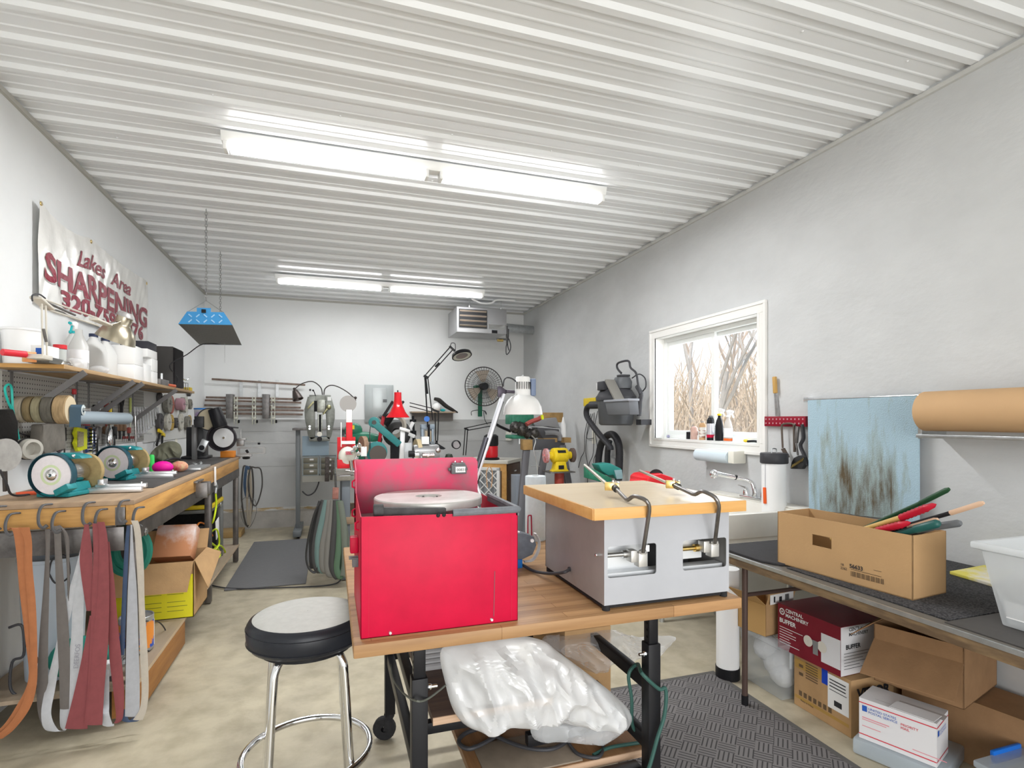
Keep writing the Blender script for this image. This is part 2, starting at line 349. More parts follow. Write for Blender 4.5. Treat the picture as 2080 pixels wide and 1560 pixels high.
# ================================================================ centre table and its machines
def woodmat(name, c1, c2, axis=0, sc=3, rough=.5, k=14, bump=.0003, thr=(.3, .7)):
    st = [k, k, k]; st[axis] = 1
    return M(name, c1, rough, col2=c2, scale=sc, stretch=tuple(st), bump=bump, bscale=sc*2, thr=thr)
butcher = woodmat('butcher_block', (.55, .34, .17), (.33, .18, .085), 0, 1.6, .45, 16)
n, L, b = nodes(butcher)      # glued strips
src = b.inputs['Base Color'].links[0].from_socket; bt = n.new('ShaderNodeTexBrick'); bt.inputs['Color1'].default_value = (1, .96, .9, 1); bt.inputs['Color2'].default_value = (.74, .70, .64, 1); bt.inputs['Mortar'].default_value = (.5, .42, .33, 1)
bt.inputs['Scale'].default_value = 1; bt.inputs['Mortar Size'].default_value = .0012; bt.inputs['Brick Width'].default_value = .55; bt.inputs['Row Height'].default_value = .042; bt.offset = .37
tcx = n.new('ShaderNodeTexCoord'); L.new(tcx.outputs['Object'], bt.inputs[0]); mx = n.new('ShaderNodeMix'); mx.data_type = 'RGBA'; mx.blend_type = 'MULTIPLY'; mx.inputs[0].default_value = .9
L.new(src, mx.inputs['A']); L.new(bt.outputs[0], mx.inputs['B']); L.new(mx.outputs['Result'], b.inputs['Base Color'])
plyedge = woodmat('plywood_edge', (.66, .46, .32), (.5, .32, .2), 0, 4, .6, 20)
lamin = woodmat('walnut_laminate', (.17, .105, .075), (.10, .06, .045), 0, 2, .4, 20)
rustwd = woodmat('oak_floor_board', (.38, .20, .09), (.22, .11, .05), 1, 2, .4, 20)
T = .85
tb = thing('work_table', 'black framed work table with thick butcher block top carrying red and grey machines', 'table', (.65, 2.0, 0))
MB().box(.055, 1.251, 1.437, 2.56, T-.035, T).build('tabletop', butcher, tb, bevel=.004)
def leg(x, y, caster=False, flip=1):
    q = MB().box(x-.0165, x+.0165, y-.0165, y+.0165, .7, T-.035); 
    l = q.build('leg', black, tb, bevel=.002)
    MB().box(x-.022, x+.022, y-.022, y+.022, .12, .70).build('leg_sleeve', black, l, bevel=.002)
    h = MB()
    for i in range(5): h.cyl((x-.017, y-.004, .785-i*.022-.02), (x-.0162, y-.004, .785-i*.022-.02), .0045, n=8)
    h.build('adjusting_holes', M('hole_black', (.002, .002, .002), .9), l)
    MB().cyl((x-flip*.05, y-.01, .67), (x-flip*.02, y-.01, .67), .005).sph((x-flip*.028, y-.01, .67), .009, 8).build('pin', chrome, l)
    c = MB(); c.cyl((x, y, .105), (x, y, .125), .02).prism([(x+.02, y-.008, .11), (x-.02, y-.008, .11), (x-.03, y-.008, .045), (x-.014, y-.008, .045)], (0, .004, 0)).prism([(x+.02, y+.030, .11), (x-.02, y+.030, .11), (x-.03, y+.030, .045), (x-.014, y+.030, .045)], (0, .004, 0))
    c.lathe([(.012, -.016), (.045, -.016), (.05, -.01), (.05, .01), (.045, .016), (.012, .016)], (x-.022, y+.012, .051), (.35, 1, 0), 20); c.build('caster', blackm, l)
for x, y, f in ((.236, 1.545, -1), (.985, 1.545, 1), (.25, 2.48, -1), (.985, 2.48, 1)): leg(x, y, flip=f)
for x in (.25, .985): MB().bar((x, 1.57, .37), (x, 2.46, .37), .03, .045).bar((x, 1.57, .56), (x, 2.46, .56), .03, .04).build('side_rail', black, tb, bevel=.002)
MB().bar((.62, 1.72, P(1310, 1455, y=1.72).z), (.97, 1.72, P(1310, 1455, y=1.72).z), .03, .04).bar((.26, 1.72, .455), (.66, 1.72, .455), .03, .035).build('cross_bar', black, tb, bevel=.002)
MB().box(.24, .985, 1.6, 1.64, .235, .265).build('cross_bar', black, tb, bevel=.002)
MB().box(.24, .985, 2.46, 2.49, .36, .39).build('cross_bar', black, tb, bevel=.002)
up = MB().box(.30, .70, 1.684, 2.4, .476, .5).build('upper_shelf', lamin, tb, smooth=False); MB().box(.30, .70, 1.681, 1.684, .476, .4995).build('shelf_edge', plyedge, up)
lo = MB().box(.43, 1.055, 1.66, 2.35, .255, .28).build('lower_shelf', rustwd, tb, smooth=False); MB().box(.43, 1.055, 1.657, 1.66, .255, .2795).build('shelf_edge', plyedge, lo)
# grey board lying on the lower shelf
tag(MB().box(.47, .80, 1.665, 1.86, .2802, .286).build('board', M('grey_board', (.27, .22, .17), .6, var=.2, scale=12), bevel=.001), 'thin grey brown board lying on front of lower table shelf', 'board')
tag(MB().box(.315, .62, 2.0, 2.33, .5, .79).build('ribbed_case', M('ribbed_white', (.72, .72, .73), .5), bevel=.004), 'white ribbed metal case on the upper shelf behind plastic sheeting', 'case')
rc = bpy.data.objects['ribbed_case']; q = MB()
for i in range(14): q.box(.314, .622, 1.992, 2.0, .52+i*.018, .528+i*.018)
q.build('ribs', M('rib_grey', (.5, .5, .52), .5), rc)
tag(MB().box(.86, 1.06, 1.95, 2.3, .2805, .60).build('cardboard_box', card, bevel=.003), 'closed cardboard box behind the plastic sheeting under the table', 'box')
# ---- crumpled plastic
def crumple(name, outline, plane_y, depth, m, res=34, amp=.03, sd=1, bulge=1.0, th=.0, mid=None):
    """outline: pixel polygon standing in the plane y; a two sided pillow of foil with folds"""
    from mathutils import noise
    pts = [P(a, b_, y=plane_y) for a, b_ in outline]; c = sum(pts, V(0, 0, 0))/len(pts); pts, _ = spline(pts, 6, True)
    N = len(pts); R = res//2; q = MB(); off = V(sd*3.1, sd*1.7, 0)
    for side in (-1, 1):
        rows = []
        for j in range(R+1):
            t = j/R; row = []
            for i in range(N+1):
                p = pts[i % N]; w_ = c+(p-c)*t; prof = math.sqrt(max(0, 1-t**2.6))*bulge
                nz = noise.noise(w_*5+off)*.6+(.5-abs(noise.noise(w_*9+off)))*1.1+(.5-abs(noise.noise(V(w_.x*22+w_.z*9, w_.y*20, w_.z*13)-off)))*.7
                row.append(w_+V(0, side*(depth*prof+amp*nz*min(1, (1-t)*6)), amp*.3*noise.noise(w_*13)*min(1, (1-t)*6)))
            rows.append(row)
        q.sheet(rows)
    return q.build(name, m, ang=24)
foil = M('clear_plastic_film', (.86, .87, .88), .12, alpha=.62, spec=.8, bump=.004, bscale=14, var=.05, scale=8)
foil2 = M('thin_plastic_film', (.88, .9, .92), .08, alpha=.3, spec=.9, bump=.003, bscale=12)
tag(crumple('plastic_sheeting', [(897, 1318), (960, 1300), (1040, 1292), (1100, 1300), (1135, 1325), (1180, 1358), (1215, 1385), (1252, 1415), (1282, 1450), (1270, 1478), (1225, 1478), (1160, 1470), (1090, 1452), (1020, 1465), (960, 1478), (925, 1450), (905, 1390)], 1.63, .06, foil, 110, .05, 1),
    'big crumpled clump of milky plastic sheeting under the butcher block table', 'plastic sheeting')
tag(crumple('plastic_sheet', [(1085, 1455), (1160, 1465), (1240, 1470), (1280, 1462), (1272, 1482), (1225, 1512), (1150, 1508), (1086, 1502)], 1.66, .012, foil2, 50, .03, 2), 'clear plastic flap hanging over front of lower table shelf', 'plastic sheeting')
tag(crumple('plastic_film', [(1100, 1302), (1180, 1288), (1250, 1280), (1312, 1308), (1372, 1294), (1330, 1322), (1240, 1340), (1200, 1362), (1150, 1340)], 1.95, .05, foil2, 60, .05, 3), 'thin clear plastic film sticking out toward right table leg', 'plastic sheeting')
# cords on the lower shelf
cordm = M('black_cable', (.045, .045, .05), .5); gcord = M('green_cable', (.035, .10, .085), .5)
tag(MB().tube([P(a, b_, z=.289) for a, b_ in ((985, 1476), (945, 1490), (932, 1508), (955, 1521), (1000, 1500), (1022, 1478), (1000, 1490), (1060, 1517), (1120, 1522), (1160, 1500))], .0075, smooth=6).build('power_cable', cordm), 'thick black power cord looped on lower shelf beneath plastic', 'cord')
tag(MB().tube([P(1155, 1510, z=.29), P(1175, 1532, z=.29), P(1215, 1538, z=.29), P(1225, 1515, z=.29), P(1215, 1500, z=.29)], .006, smooth=6).build('power_cable', cordm), 'short loop of black cord at right of lower shelf', 'cord')
tag(MB().tube([P(1205, 1534, z=.29), P(1240, 1518, z=.29), P(1312, 1505, z=.29), P(1296, 1490, y=1.63), P(1284, 1470, y=1.62), P(1283, 1420, y=1.6), P(1277, 1370, y=1.6), P(1295, 1349, y=1.6), P(1304, 1368, y=1.5), P(1338, 1399, y=1.50), P(1352, 1400, y=1.50), P(1350, 1450, y=1.50), P(1335, 1500, y=1.50), P(1318, 1560, y=1.50), P(1300, 1600, y=1.5)], .006, smooth=7).build('power_cable', gcord), 'dark green cord wound round the right table leg', 'cord')
tag(MB().tube([P(793, 1337, y=2.42), P(797, 1375, y=2.2), P(812, 1400, y=1.9), P(838, 1421, y=1.52), P(866, 1421, y=1.515), P(905, 1392, y=1.62)], .003, smooth=6).build('thin_cable', M('grey_cable', (.12, .13, .11), .5)), 'thin dark cable sagging from table to left front leg', 'cable')
# ---- red sharpening machine
redm = thing('grinding_machine', 'large red sheet metal wheel grinder with flat steel disc on butcher block', 'machine', (.29, 1.69, T))
x0, x1, ya, yb = .074, .504, 1.47, 1.86
zt_, zr = 1.168, 1.158
q = MB(); th = .003
q.prism([(x0, ya, T+.001), (x1, ya, T+.001), (x1, ya, zr), (x0, ya, zt_)], (0, th, 0))
q.prism([(x0, ya, T+.001), (x0, yb, T+.001), (x0, yb, 1.20), (x0, ya+.03, zt_), (x0, ya, zt_)], (th, 0, 0))
q.prism([(x1, ya, T+.001), (x1, yb, T+.001), (x1, yb, 1.16), (x1, ya, 1.16)], (-th, 0, 0))
q.box(x0, x1, yb-th, yb, T+.001, 1.1); q.box(x0, x1, ya, yb, T+.001, T+.004)
q.build('housing', redp, redm, bevel=.001)
q = MB(); q.box(x0+.003, x1-.003, ya+.003, yb-.003, 1.108, 1.112); dirt = M('dirty_red_tray', (.42, .25, .27), .5, .2, col2=(.30, .29, .30), scale=14, thr=(.35, .65)); q.build('tray', dirt, redm)
# splash guard at back
pk = M('dusty_red_panel', (.74, .07, .16), .55, col2=(.36, .17, .2), scale=11, thr=(.28, .62))
bp = [(x0, 1.09), (x1-.015, 1.09), (x1-.015, 1.272), (x1-.021, 1.284), (x1-.033, 1.289), (x0, 1.289)]
q = MB().prism([(a, yb, c) for a, c in bp], (0, .003, 0)); q.prism([(x0, yb, 1.09), (x0, yb, 1.287), (x0, yb-.1, 1.262), (x0, yb-.1, 1.09)], (.003, 0, 0))
sg = q.build('splash_guard', pk, redm, bevel=.0008)
cn = MB(); cpos = P(931, 953, y=1.845); cn.obox(cpos, (.052, .03, .030)).obox(cpos+V(0, 0, .018), (.045, .02, .008)); cn.cyl(cpos+V(-.035, 0, 0), cpos+V(-.024, 0, 0), .006).cyl(cpos+V(.024, 0, 0), cpos+V(.032, 0, 0), .005)
ctr = cn.build('counter', gpl, redm, bevel=.002); MB().obox(cpos+V(.004, -.0155, 0), (.034, .002, .019)).build('dial', paper, ctr)
text('00831', .013, cpos+V(-.0095, -.0168, -.005), (1, 0, 0), (0, 0, 1), ink, ctr, 'digits')
[MB().sph(cpos+V(d_, -.004, .024), .004, 8).build('screw', chrome, ctr) for d_ in (-.012, .012)]
# disc
dc = V(.285, 1.672, 0); dm = M('ground_disc', (.64, .63, .61), .4, .3, col2=(.48, .465, .44), scale=9, thr=(.35, .7))
q = MB().lathe([(.001, .006), (.016, .006), (.017, .0), (.024, .0), (.025, .006), (.036, .005), (.040, .012), (.16, .012), (.1625, .009), (.1625, -.010), (.16, -.012), (.001, -.012)], (dc.x, dc.y, 1.175), n=72)
disc = q.build('grinding_disc', dm, redm, ang=30)
q = MB()
for i in range(4): a = i*PI/2+.4; q.cyl((dc.x+.03*math.cos(a), dc.y+.03*math.sin(a), 1.180), (dc.x+.03*math.cos(a), dc.y+.03*math.sin(a), 1.184), .003, n=8)
q.build('bolt', dsteel, disc)
MB().cyl((dc.x, dc.y, 1.11), (dc.x, dc.y, 1.165), .02).build('spindle', steel, redm)
# front hold-down arm
a0 = P(768, 1037, y=ya+.03); a1 = P(905, 1036, y=ya+.03)
q = MB().cyl(a0+V(-.012, 0, 0), a0+V(.014, 0, 0), .017, n=24).bar(a0+V(.01, 0, -.002), a1+V(0, 0, -.004), .016, .02); q.build('rest_arm', M('sooty_black', (.06, .058, .06), .7, var=.4, scale=40), redm, bevel=.002)
# grey edge moulding right
gm = M('grey_rubber_edge', (.16, .17, .19), .55, var=.2, scale=50); e0 = P(920, 1043, y=ya-.004)
q = MB().tube([(e0.x, ya-.002, 1.166), (x1+.001, ya-.002, 1.166)], .010, n=8).tube([(x1+.001, ya, 1.166), (x1+.001, ya+.30, 1.166)], .009, n=8); q.box(e0.x, x1+.003, ya-.004, ya+.006, 1.156, 1.172); q.box(x1-.006, x1+.004, ya, ya+.30, 1.148, 1.173)
q.build('edge_trim', gm, redm, bevel=.001)
for px, py, m_ in ((793, 1286, chrome), (999, 1259, chrome), (890, 1047, blackm), (902, 1046, blackm)): MB().lathe([(0, -.003), (.0035, -.003), (.0055, 0)], P(px, py, y=ya-.001), (0, 1, 0), 12).build('screw', m_, redm)
s0 = P(1005, 1160, y=ya-.0006); s1 = P(1003, 1252, y=ya-.0006); MB().bar(s0, s1, .0025, .0006, (0, 1, 0)).build('scratch', M('scratch_grey', (.25, .06, .08), .8), redm)
pn = M('seam_red', (.5, .01, .04), .5); MB().box(.0945, .0953, ya-.0006, ya, T+.004, zt_-.006).box(.485, .4858, ya-.0006, ya, T+.004, 1.15).build('seam', pn, redm)
for pts, yy, sz in (([(716, 1113)], 1.80, .026), ): pass
q = MB(); c = V(x0-.011, 1.60, 1.07); q.obox(c, (.022, .035, .045)); q.build('latch', redp, redm, bevel=.004)
q = MB(); q.obox(V(x0-.01, 1.60, 1.033), (.03, .03, .004)).obox(V(x0-.008, 1.6, 1.02), (.016, .03, .022)); q.build('switch', gpl, redm, bevel=.001)
q = MB(); 
for yy, zz in ((1.56, 1.13), (1.78, 1.13), (1.78, 1.22)): q.tube([(x0, yy, zz+.012), (x0-.009, yy, zz+.006), (x0-.009, yy, zz-.01), (x0, yy, zz-.014)], .003, n=6)
q.build('hook', redp, redm)
q = MB(); c = P(1058, 1186, y=1.56); q.prism([(x1, 1.56, c.z-.022), (x1+.016, 1.56, c.z-.02), (x1+.02, 1.56, c.z), (x1+.016, 1.56, c.z+.02), (x1, 1.56, c.z+.022)], (0, .03, 0)); q.build('latch', M('pale_red', (.8, .12, .22), .5), redm, bevel=.003)
MB().box(x1, x1+.014, 1.62, 1.66, 1.085, 1.12).build('bracket', redp, redm, bevel=.003)
# ---- grey sharpening box
gx0, gx1, gy0, gy1, gz0, gz1 = .77, 1.217, 1.457, 1.925, T+.018, 1.132
lg = M('light_grey_enamel', (.42, .43, .46), .4, .05, var=.07, scale=5); sg_ = M('side_grey_steel', (.40, .39, .385), .42, .3, var=.12, scale=6)
grm = thing('sharpening_machine', 'grey steel sharpener with pale maple board and two bent guide arms', 'machine', ((gx0+gx1)/2, 1.69, T))
q = MB(); hz0, hz1 = .948, 1.042; A = [(.781, .948), (1.043, 1.207)]
xs = [gx0, A[0][0], A[0][1], A[1][0], A[1][1], gx1]
for i in range(5):
    hole = i in (1, 3)
    if hole: q.box(xs[i], xs[i+1], gy0, gy0+.003, gz0, hz0); q.box(xs[i], xs[i+1], gy0, gy0+.003, hz1, gz1)
    else: q.box(xs[i], xs[i+1], gy0, gy0+.003, gz0, gz1)
for a, b_ in A:       # rounded corners
    for cx_, cz_, sx2, sz2 in ((a, hz0, 1, 1), (b_, hz0, -1, 1), (a, hz1, 1, -1), (b_, hz1, -1, -1)):
        q.prism([(cx_, gy0, cz_), (cx_+sx2*.008, gy0, cz_), (cx_+sx2*.0023, gy0, cz_+sz2*.0023), (cx_, gy0, cz_+sz2*.008)], (0, .003, 0))
fp = q.build('front_panel', lg, grm)
q = MB().box(gx0, gx0+.003, gy0+.003, gy1, gz0, gz1).box(gx1-.003, gx1, gy0+.003, gy1, gz0, gz1).box(gx0, gx1, gy1-.003, gy1, gz0, gz1); q.build('side_panels', sg_, grm)
MB().box(gx0+.003, gx1-.003, gy0+.006, gy1-.003, gz0, gz0+.003).build('base_plate', black, grm)
q = MB().box(gx0+.02, .955, gy0+.06, gy0+.064, .90, 1.09).box(1.03, 1.15, gy0+.05, gy0+.056, .97, 1.03).box(gx0+.01, gx1-.01, gy0+.02, gy0+.06, .925, .955)
q.build('inner_tray', M('bright_steel', (.74, .76, .78), .35, .5), grm); MB().box(gx0+.01, gx1-.01, gy0+.2, gy0+.204, .87, 1.12).build('inner_wall', gpl, grm)
MB().cyl((1.135, gy0+.045, 1.0), (1.135, gy0+.051, 1.0), .008).build('bolt', black, grm)
MB().box(.923, .936, gy0+.02, gy0+.022, 1.012, 1.032).build('switch_plate', whitepl, grm)
q = MB().box(gx0+.004, gx1-.004, gy0+.01, gy1-.01, T+.006, gz0); q.build('plinth', blackm, grm)
for x, y in ((gx0+.012, gy0+.012), (gx1-.012, gy0+.012), (gx0+.012, gy1-.012), (gx1-.012, gy1-.012)): MB().cyl((x, y, T+.0005), (x, y, gz0), .012, n=14).build('foot', rubber, grm)
maple = woodmat('maple_board', (.76, .63, .45), (.70, .56, .38), 0, 1.5, .3, 9); pine = woodmat('pine_edge', (.72, .42, .16), (.60, .31, .09), 0, 2, .4, 14)
bx0, bx1, by0, by1 = .712, 1.24, 1.41, 2.0
bd = MB().box(bx0+.001, bx1-.001, by0+.001, by1-.001, 1.134, 1.166).build('maple_top', maple, grm, smooth=False)
q = MB().box(bx0-.001, bx1+.001, by0-.004, by0+.004, 1.132, 1.1655).box(bx0-.004, bx0+.004, by0, by1, 1.132, 1.1655).box(bx1-.004, bx1+.004, by0, by1, 1.132, 1.1655); q.build('wood_edging', pine, bd, bevel=.001)
kn = P(1216, 1127, x=gx0); MB().lathe([(.0, -.012), (.005, -.011), (.006, -.004), (.004, 0)], (gx0, kn.y, kn.z), (1, 0, 0), 10).build('knob', chrome, grm)
cp = P(1158, 1156, x=gx0); MB().cyl(cp+V(-.006, 0, 0), cp, .008, n=12).tube([cp, cp+V(-.03, -.01, -.006), P(1115, 1165, y=1.80), P(1085, 1160, z=T+.008), P(1062, 1148, z=T+.008), P(1053, 1145, z=T+.012)], .0055, smooth=8).build('power_cable', cordm, grm)
rod = M('dull_steel_rod', (.21, .20, .195), .34, .9, var=.3, scale=20)
def garm(px, depth, blk, nm):
    g = MB(); pts = [P(px[i][0], px[i][1], y=depth[i]) for i in range(len(px))]
    # square off bends lightly
    fine = []
    for i, p in enumerate(pts):
        if 0 < i < len(pts)-1: fine += [p+(pts[i-1]-p).normalized()*.014, p+((pts[i-1]-p).normalized()+(pts[i+1]-p).normalized())*.0035, p+(pts[i+1]-p).normalized()*.014]
        else: fine.append(p)
    g.tube(fine, .0062, n=12); r_ = g.build('guide_arm', rod, grm)
    c = P(*blk, y=depth[-1]); d = (pts[-2]-pts[-1]).normalized()
    k = MB(); k.obox(c+V(-.012, .012, .003), (.030, .022, .026), rz=-.5).obox(c+V(.012, .004, .004), (.012, .026, .018), rz=-.5); bk = k.build('clamp_block', brass, r_, bevel=.0015)
    MB().cyl(c+d*.004, c+d*.022, .011, n=16).build('collar', iron, r_); MB().sph(c+V(.02, .01, .012), .007, 8).cyl(c+V(0, .01, .014), c+V(0, .01, .022), .004).build('thumb_screw', chrome, r_)
    return c, r_
c1, r1 = garm([(1306, 1122), (1320, 1030), (1314, 1016), (1287, 1006), (1275, 1017), (1248, 990)], [1.44, 1.39, 1.39, 1.44, 1.47, 1.60], (1248, 990), 'a')
MB().cyl(c1+V(-.014, .012, .004), P(1188, 945, y=1.95), .0058, n=10).build('guide_rod', M('nickel_rod', (.55, .52, .46), .35, .9, var=.2, scale=30), r1)
c2, r2 = garm([(1452, 1103), (1461, 1026), (1453, 1009), (1425, 996), (1412, 1006), (1368, 985)], [1.44, 1.385, 1.385, 1.43, 1.46, 1.60], (1372, 986), 'b')
MB().cyl(c2+V(-.014, .012, .004), P(1300, 956, y=1.95), .0052, n=10).build('guide_rod', MATS['nickel_rod'], r2)
for cxp, (a, b_) in ((.862, A[0]), (1.13, A[1])):
    p = P(1306, 1122, y=1.45) if cxp < 1 else P(1452, 1103, y=1.45); al = M('cast_aluminium', (.55, .54, .52), .45, .7)
    k = MB().obox(p+V(-.002, .01, -.022), (.03, .03, .042)).cyl(p+V(-.002, -.001, -.004), p+V(-.002, -.001, .007), .012, n=16).obox(p+V(-.026, .02, -.012), (.022, .03, .036)); k.build('slide_block', al, grm, bevel=.002)
    MB().cyl((a+.002, gy0+.03, 1.008), (p.x-.03, gy0+.03, 1.008), .007, n=12).cyl((p.x-.05, gy0+.03, 1.008), (p.x-.03, gy0+.03, 1.008), .012, n=16).build('slide_rail', steel if cxp < 1 else brass, grm)
# ---- things behind on the table: paper roll, belt sander drum, papers
ptowel = M('blue_white_paper', (.66, .74, .79), .85, var=.06, scale=60)
pr = thing('paper_roll', 'tall pale blue shop paper roll standing behind the red machine', 'roll', (.925, 2.44, T))
c = V(.925, 2.44, 0); q = MB().lathe([(.017, T), (.047, T), (.049, T+.01), (.049, 1.148), (.047, 1.152), (.017, 1.152), (.017, T)], c, n=32); q.build('paper', ptowel, pr, ang=30)
MB().lathe([(.0172, 1.150), (.0172, T+.02), (.015, T+.02), (.015, 1.150)], c, n=20).build('core', card2, pr)
pc = P(1076, 1066, y=2.39); q = MB().tube([(pc.x-.010, 2.388, T+.01), (pc.x-.010, 2.386, T+.115), (pc.x-.006, 2.386, T+.125), (pc.x+.004, 2.388, T+.125), (pc.x+.008, 2.39, T+.115), (pc.x+.01, 2.39, T+.01)], .003, n=8, smooth=3); q.build('red_clip', M('maroon', (.35, .01, .05), .4), pr)
bs = thing('belt_sander', 'small dark belt sander with blue base half hidden by red machine', 'sander', (.70, 2.05, T))
dcl = V(.665, 2.0, .945); q = MB().prism([(.58, 1.98, .985), (.70, 1.98, .985), (.745, 1.98, .968), (.755, 1.98, .935), (.74, 1.98, .90), (.70, 1.98, .885), (.58, 1.98, .885)], (0, .06, 0)); bo = q.build('belt_guard', M('slate_plastic', (.13, .15, .18), .5, var=.2, scale=30), bs, bevel=.003)
MB().cyl((.735, 1.972, .955), (.735, 1.98, .955), .007).build('screw', whitepl, bo)
MB().tube([(.76, 2.01, .975), (.775, 2.01, .95), (.775, 2.01, .91), (.75, 2.01, .872), (.715, 2.01, .868)], .014, n=8, smooth=4, flat=.25).build('sanding_belt', M('belt_pale', (.7, .7, .7), .7), bs)
MB().box(.58, .70, 1.985, 2.035, T, .884).build('base', M('blue_plastic', (.02, .16, .5), .4), bs, bevel=.003)
MB().prism([(.58, 1.99, .986), (.69, 1.99, .986), (.66, 2.2, .989), (.56, 2.2, .989)], (0, 0, .004)).build('work_rest', paper, bs)
tag(MB().obox((.985, 2.52, T+.008), (.14, .05, .014), rz=.2).build('booklet', M('cream_paper', (.75, .7, .6), .8), bevel=.001), 'cream booklet lying beside the pale blue paper roll', 'booklet')
tag(MB().obox((1.02, 2.44, T+.003), (.12, .06, .006), rz=-.4).build('envelope', M('red_white_card', (.6, .1, .12), .7), bevel=.001), 'red and white card lying near paper roll foot', 'card')
# ---- stool
st = thing('bar_stool', 'round black vinyl bar stool with chrome legs and foot ring', 'stool', (-.073, 1.985, 0))
sxy = V(-.073, 1.985, 0); vin = M('black_vinyl', (.018, .02, .026), .38, var=.2, scale=8); dust = M('dusty_grey_vinyl', (.50, .50, .47), .6, var=.07, scale=40)
MB().lathe([(.001, .672), (.15, .672), (.178, .676), (.188, .690), (.191, .72), (.189, .745), (.183, .756), (.172, .762)], sxy, n=56).build('cushion', vin, st, ang=50)
MB().lathe([(.1722, .7615), (.165, .766), (.13, .770), (.06, .772), (.001, .772)], sxy, n=56).build('seat_top', dust, st, ang=60)
for r_, zz in ((.1905, .735), (.189, .69)): MB().lathe([(r_, zz), (r_+.0022, zz+.0015), (r_, zz+.003)], sxy, n=56).build('piping', vin, st)
for i, an in enumerate((-2.2, -.75, .85, 2.4)):
    d = V(math.cos(an), math.sin(an), 0)
    l = MB().tube([sxy+d*.04+V(0, 0, .662), sxy+d*.12+V(0, 0, .656), sxy+d*.152+V(0, 0, .63), sxy+d*.163+V(0, 0, .57), sxy+d*.185+V(0, 0, .30), sxy+d*.21+V(0, 0, .012)], .0125, n=14, smooth=6).build('leg', chrome, st, ang=60)
    MB().cyl(sxy+d*.211+V(0, 0, 0), sxy+d*.21+V(0, 0, .02), .016, n=14).build('foot_cap', rubber, l)
MB().tube([sxy+V(.205*math.cos(a), .205*math.sin(a), .30) for a in [2*PI*i/64 for i in range(64)]], .0115, n=12, closed=True).build('foot_ring', chrome, st, ang=60)
MB().cyl(sxy+V(0, 0, .655), sxy+V(0, 0, .673), .15, n=32).build('seat_plate', black, st)
# ---- floor mats
mat1 = M('woven_rubber_mat', (.20, .19, .185), .8); n, L, b = nodes(mat1)
wv = []
tcx = n.new('ShaderNodeTexCoord'); mp = n.new('ShaderNodeMapping'); mp.inputs['Rotation'].default_value = (0, 0, PI/4); L.new(tcx.outputs['Object'], mp.inputs[0])
for dr in ('X', 'Y'):
    wn = n.new('ShaderNodeTexWave'); wn.bands_direction = dr; wn.inputs['Scale'].default_value = 17; L.new(mp.outputs[0], wn.inputs[0]); wv.append(wn)
ch = n.new('ShaderNodeTexChecker'); ch.inputs['Scale'].default_value = 14; L.new(mp.outputs[0], ch.inputs[0])
mx = n.new('ShaderNodeMix'); mx.data_type = 'RGBA'; L.new(ch.outputs['Fac'], mx.inputs[0]); L.new(wv[0].outputs[0], mx.inputs['A']); L.new(wv[1].outputs[0], mx.inputs['B'])
rp = n.new('ShaderNodeValToRGB'); rp.color_ramp.elements[0].color = (.05, .048, .05, 1); rp.color_ramp.elements[1].color = (.20, .19, .19, 1); rp.color_ramp.elements[0].position = .05; rp.color_ramp.elements[1].position = .35
L.new(mx.outputs['Result'], rp.inputs[0]); L.new(rp.outputs[0], b.inputs['Base Color']); bu = n.new('ShaderNodeBump'); bu.inputs['Distance'].default_value = .003; L.new(rp.outputs[0], bu.inputs['Height']); L.new(bu.outputs[0], b.inputs['Normal'])
fm = thing('floor_mat', 'dark woven pattern rubber mat between centre table and right counter', 'mat', (1.62, 1.7, 0))
MB().box(1.16, 2.015, .75, 2.55, .0005, .009).build('mat_field', mat1, fm, bevel=.002)
q = MB(); bd_ = [(1.13, 2.045, .72, .75), (1.13, 2.045, 2.55, 2.575), (1.13, 1.16, .75, 2.55), (2.015, 2.045, .75, 2.55)]
for a in bd_: q.box(*a, .0005, .007)
q.build('mat_border', M('mat_edge', (.12, .115, .11), .8), fm)
mat2 = M('anti_fatigue_mat', (.165, .165, .17), .75, var=.12, scale=30, stretch=(1, 8, 1), bump=.001, bscale=70)
tag(MB().box(-.835, -.20, 5.05, 6.93, .0005, .013).build('floor_mat', mat2, bevel=.006), 'plain grey rubber mat on floor beside the long left bench', 'mat')
tag(MB().tube([P(a, b_, z=.012) for a, b_ in ((425, 1188), (456, 1194), (500, 1196), (560, 1194), (640, 1191), (680, 1186), (693, 1176))], .006, smooth=6).build('floor_cable', cordm), 'black cable crossing the floor under the grey mat edge', 'cable')
# ================================================================ left side: long bench
beamw = woodmat('golden_beam', (.66, .36, .11), (.36, .17, .045), 1, 2.2, .45, 10, thr=(.25, .6)); beamx = woodmat('golden_beam_end', (.60, .34, .11), (.34, .17, .05), 0, 2.2, .45, 10, thr=(.25, .6))
plytop = woodmat('bench_plywood', (.46, .32, .20), (.30, .21, .14), 1, 2, .55, 8); steelb = M('bench_steel', (.17, .155, .145), .42, .7, var=.4, scale=7); oldwd = woodmat('old_wood', (.20, .13, .07), (.12, .08, .045), 2, 3, .8, 10)
BX, BY0, BY1, BZ = -.855, 2.94, 6.08, 1.05
wbch = thing('workbench', 'long golden wood workbench with steel legs along the left wall', 'workbench', (-1.18, 4.5, 0))
MB().box(XL+.005, BX, BY0, BY1, BZ-.022, BZ).build('bench_top', plytop, wbch, bevel=.002)
MB().box(BX-.035, BX+.001, BY0+.002, BY1-.12, BZ-.112, BZ-.0225).build('front_beam', beamw, wbch, bevel=.002)
MB().box(XL+.005, BX-.036, BY0-.001, BY0+.035, BZ-.112, BZ-.0225).build('end_beam', beamx, wbch, bevel=.002)
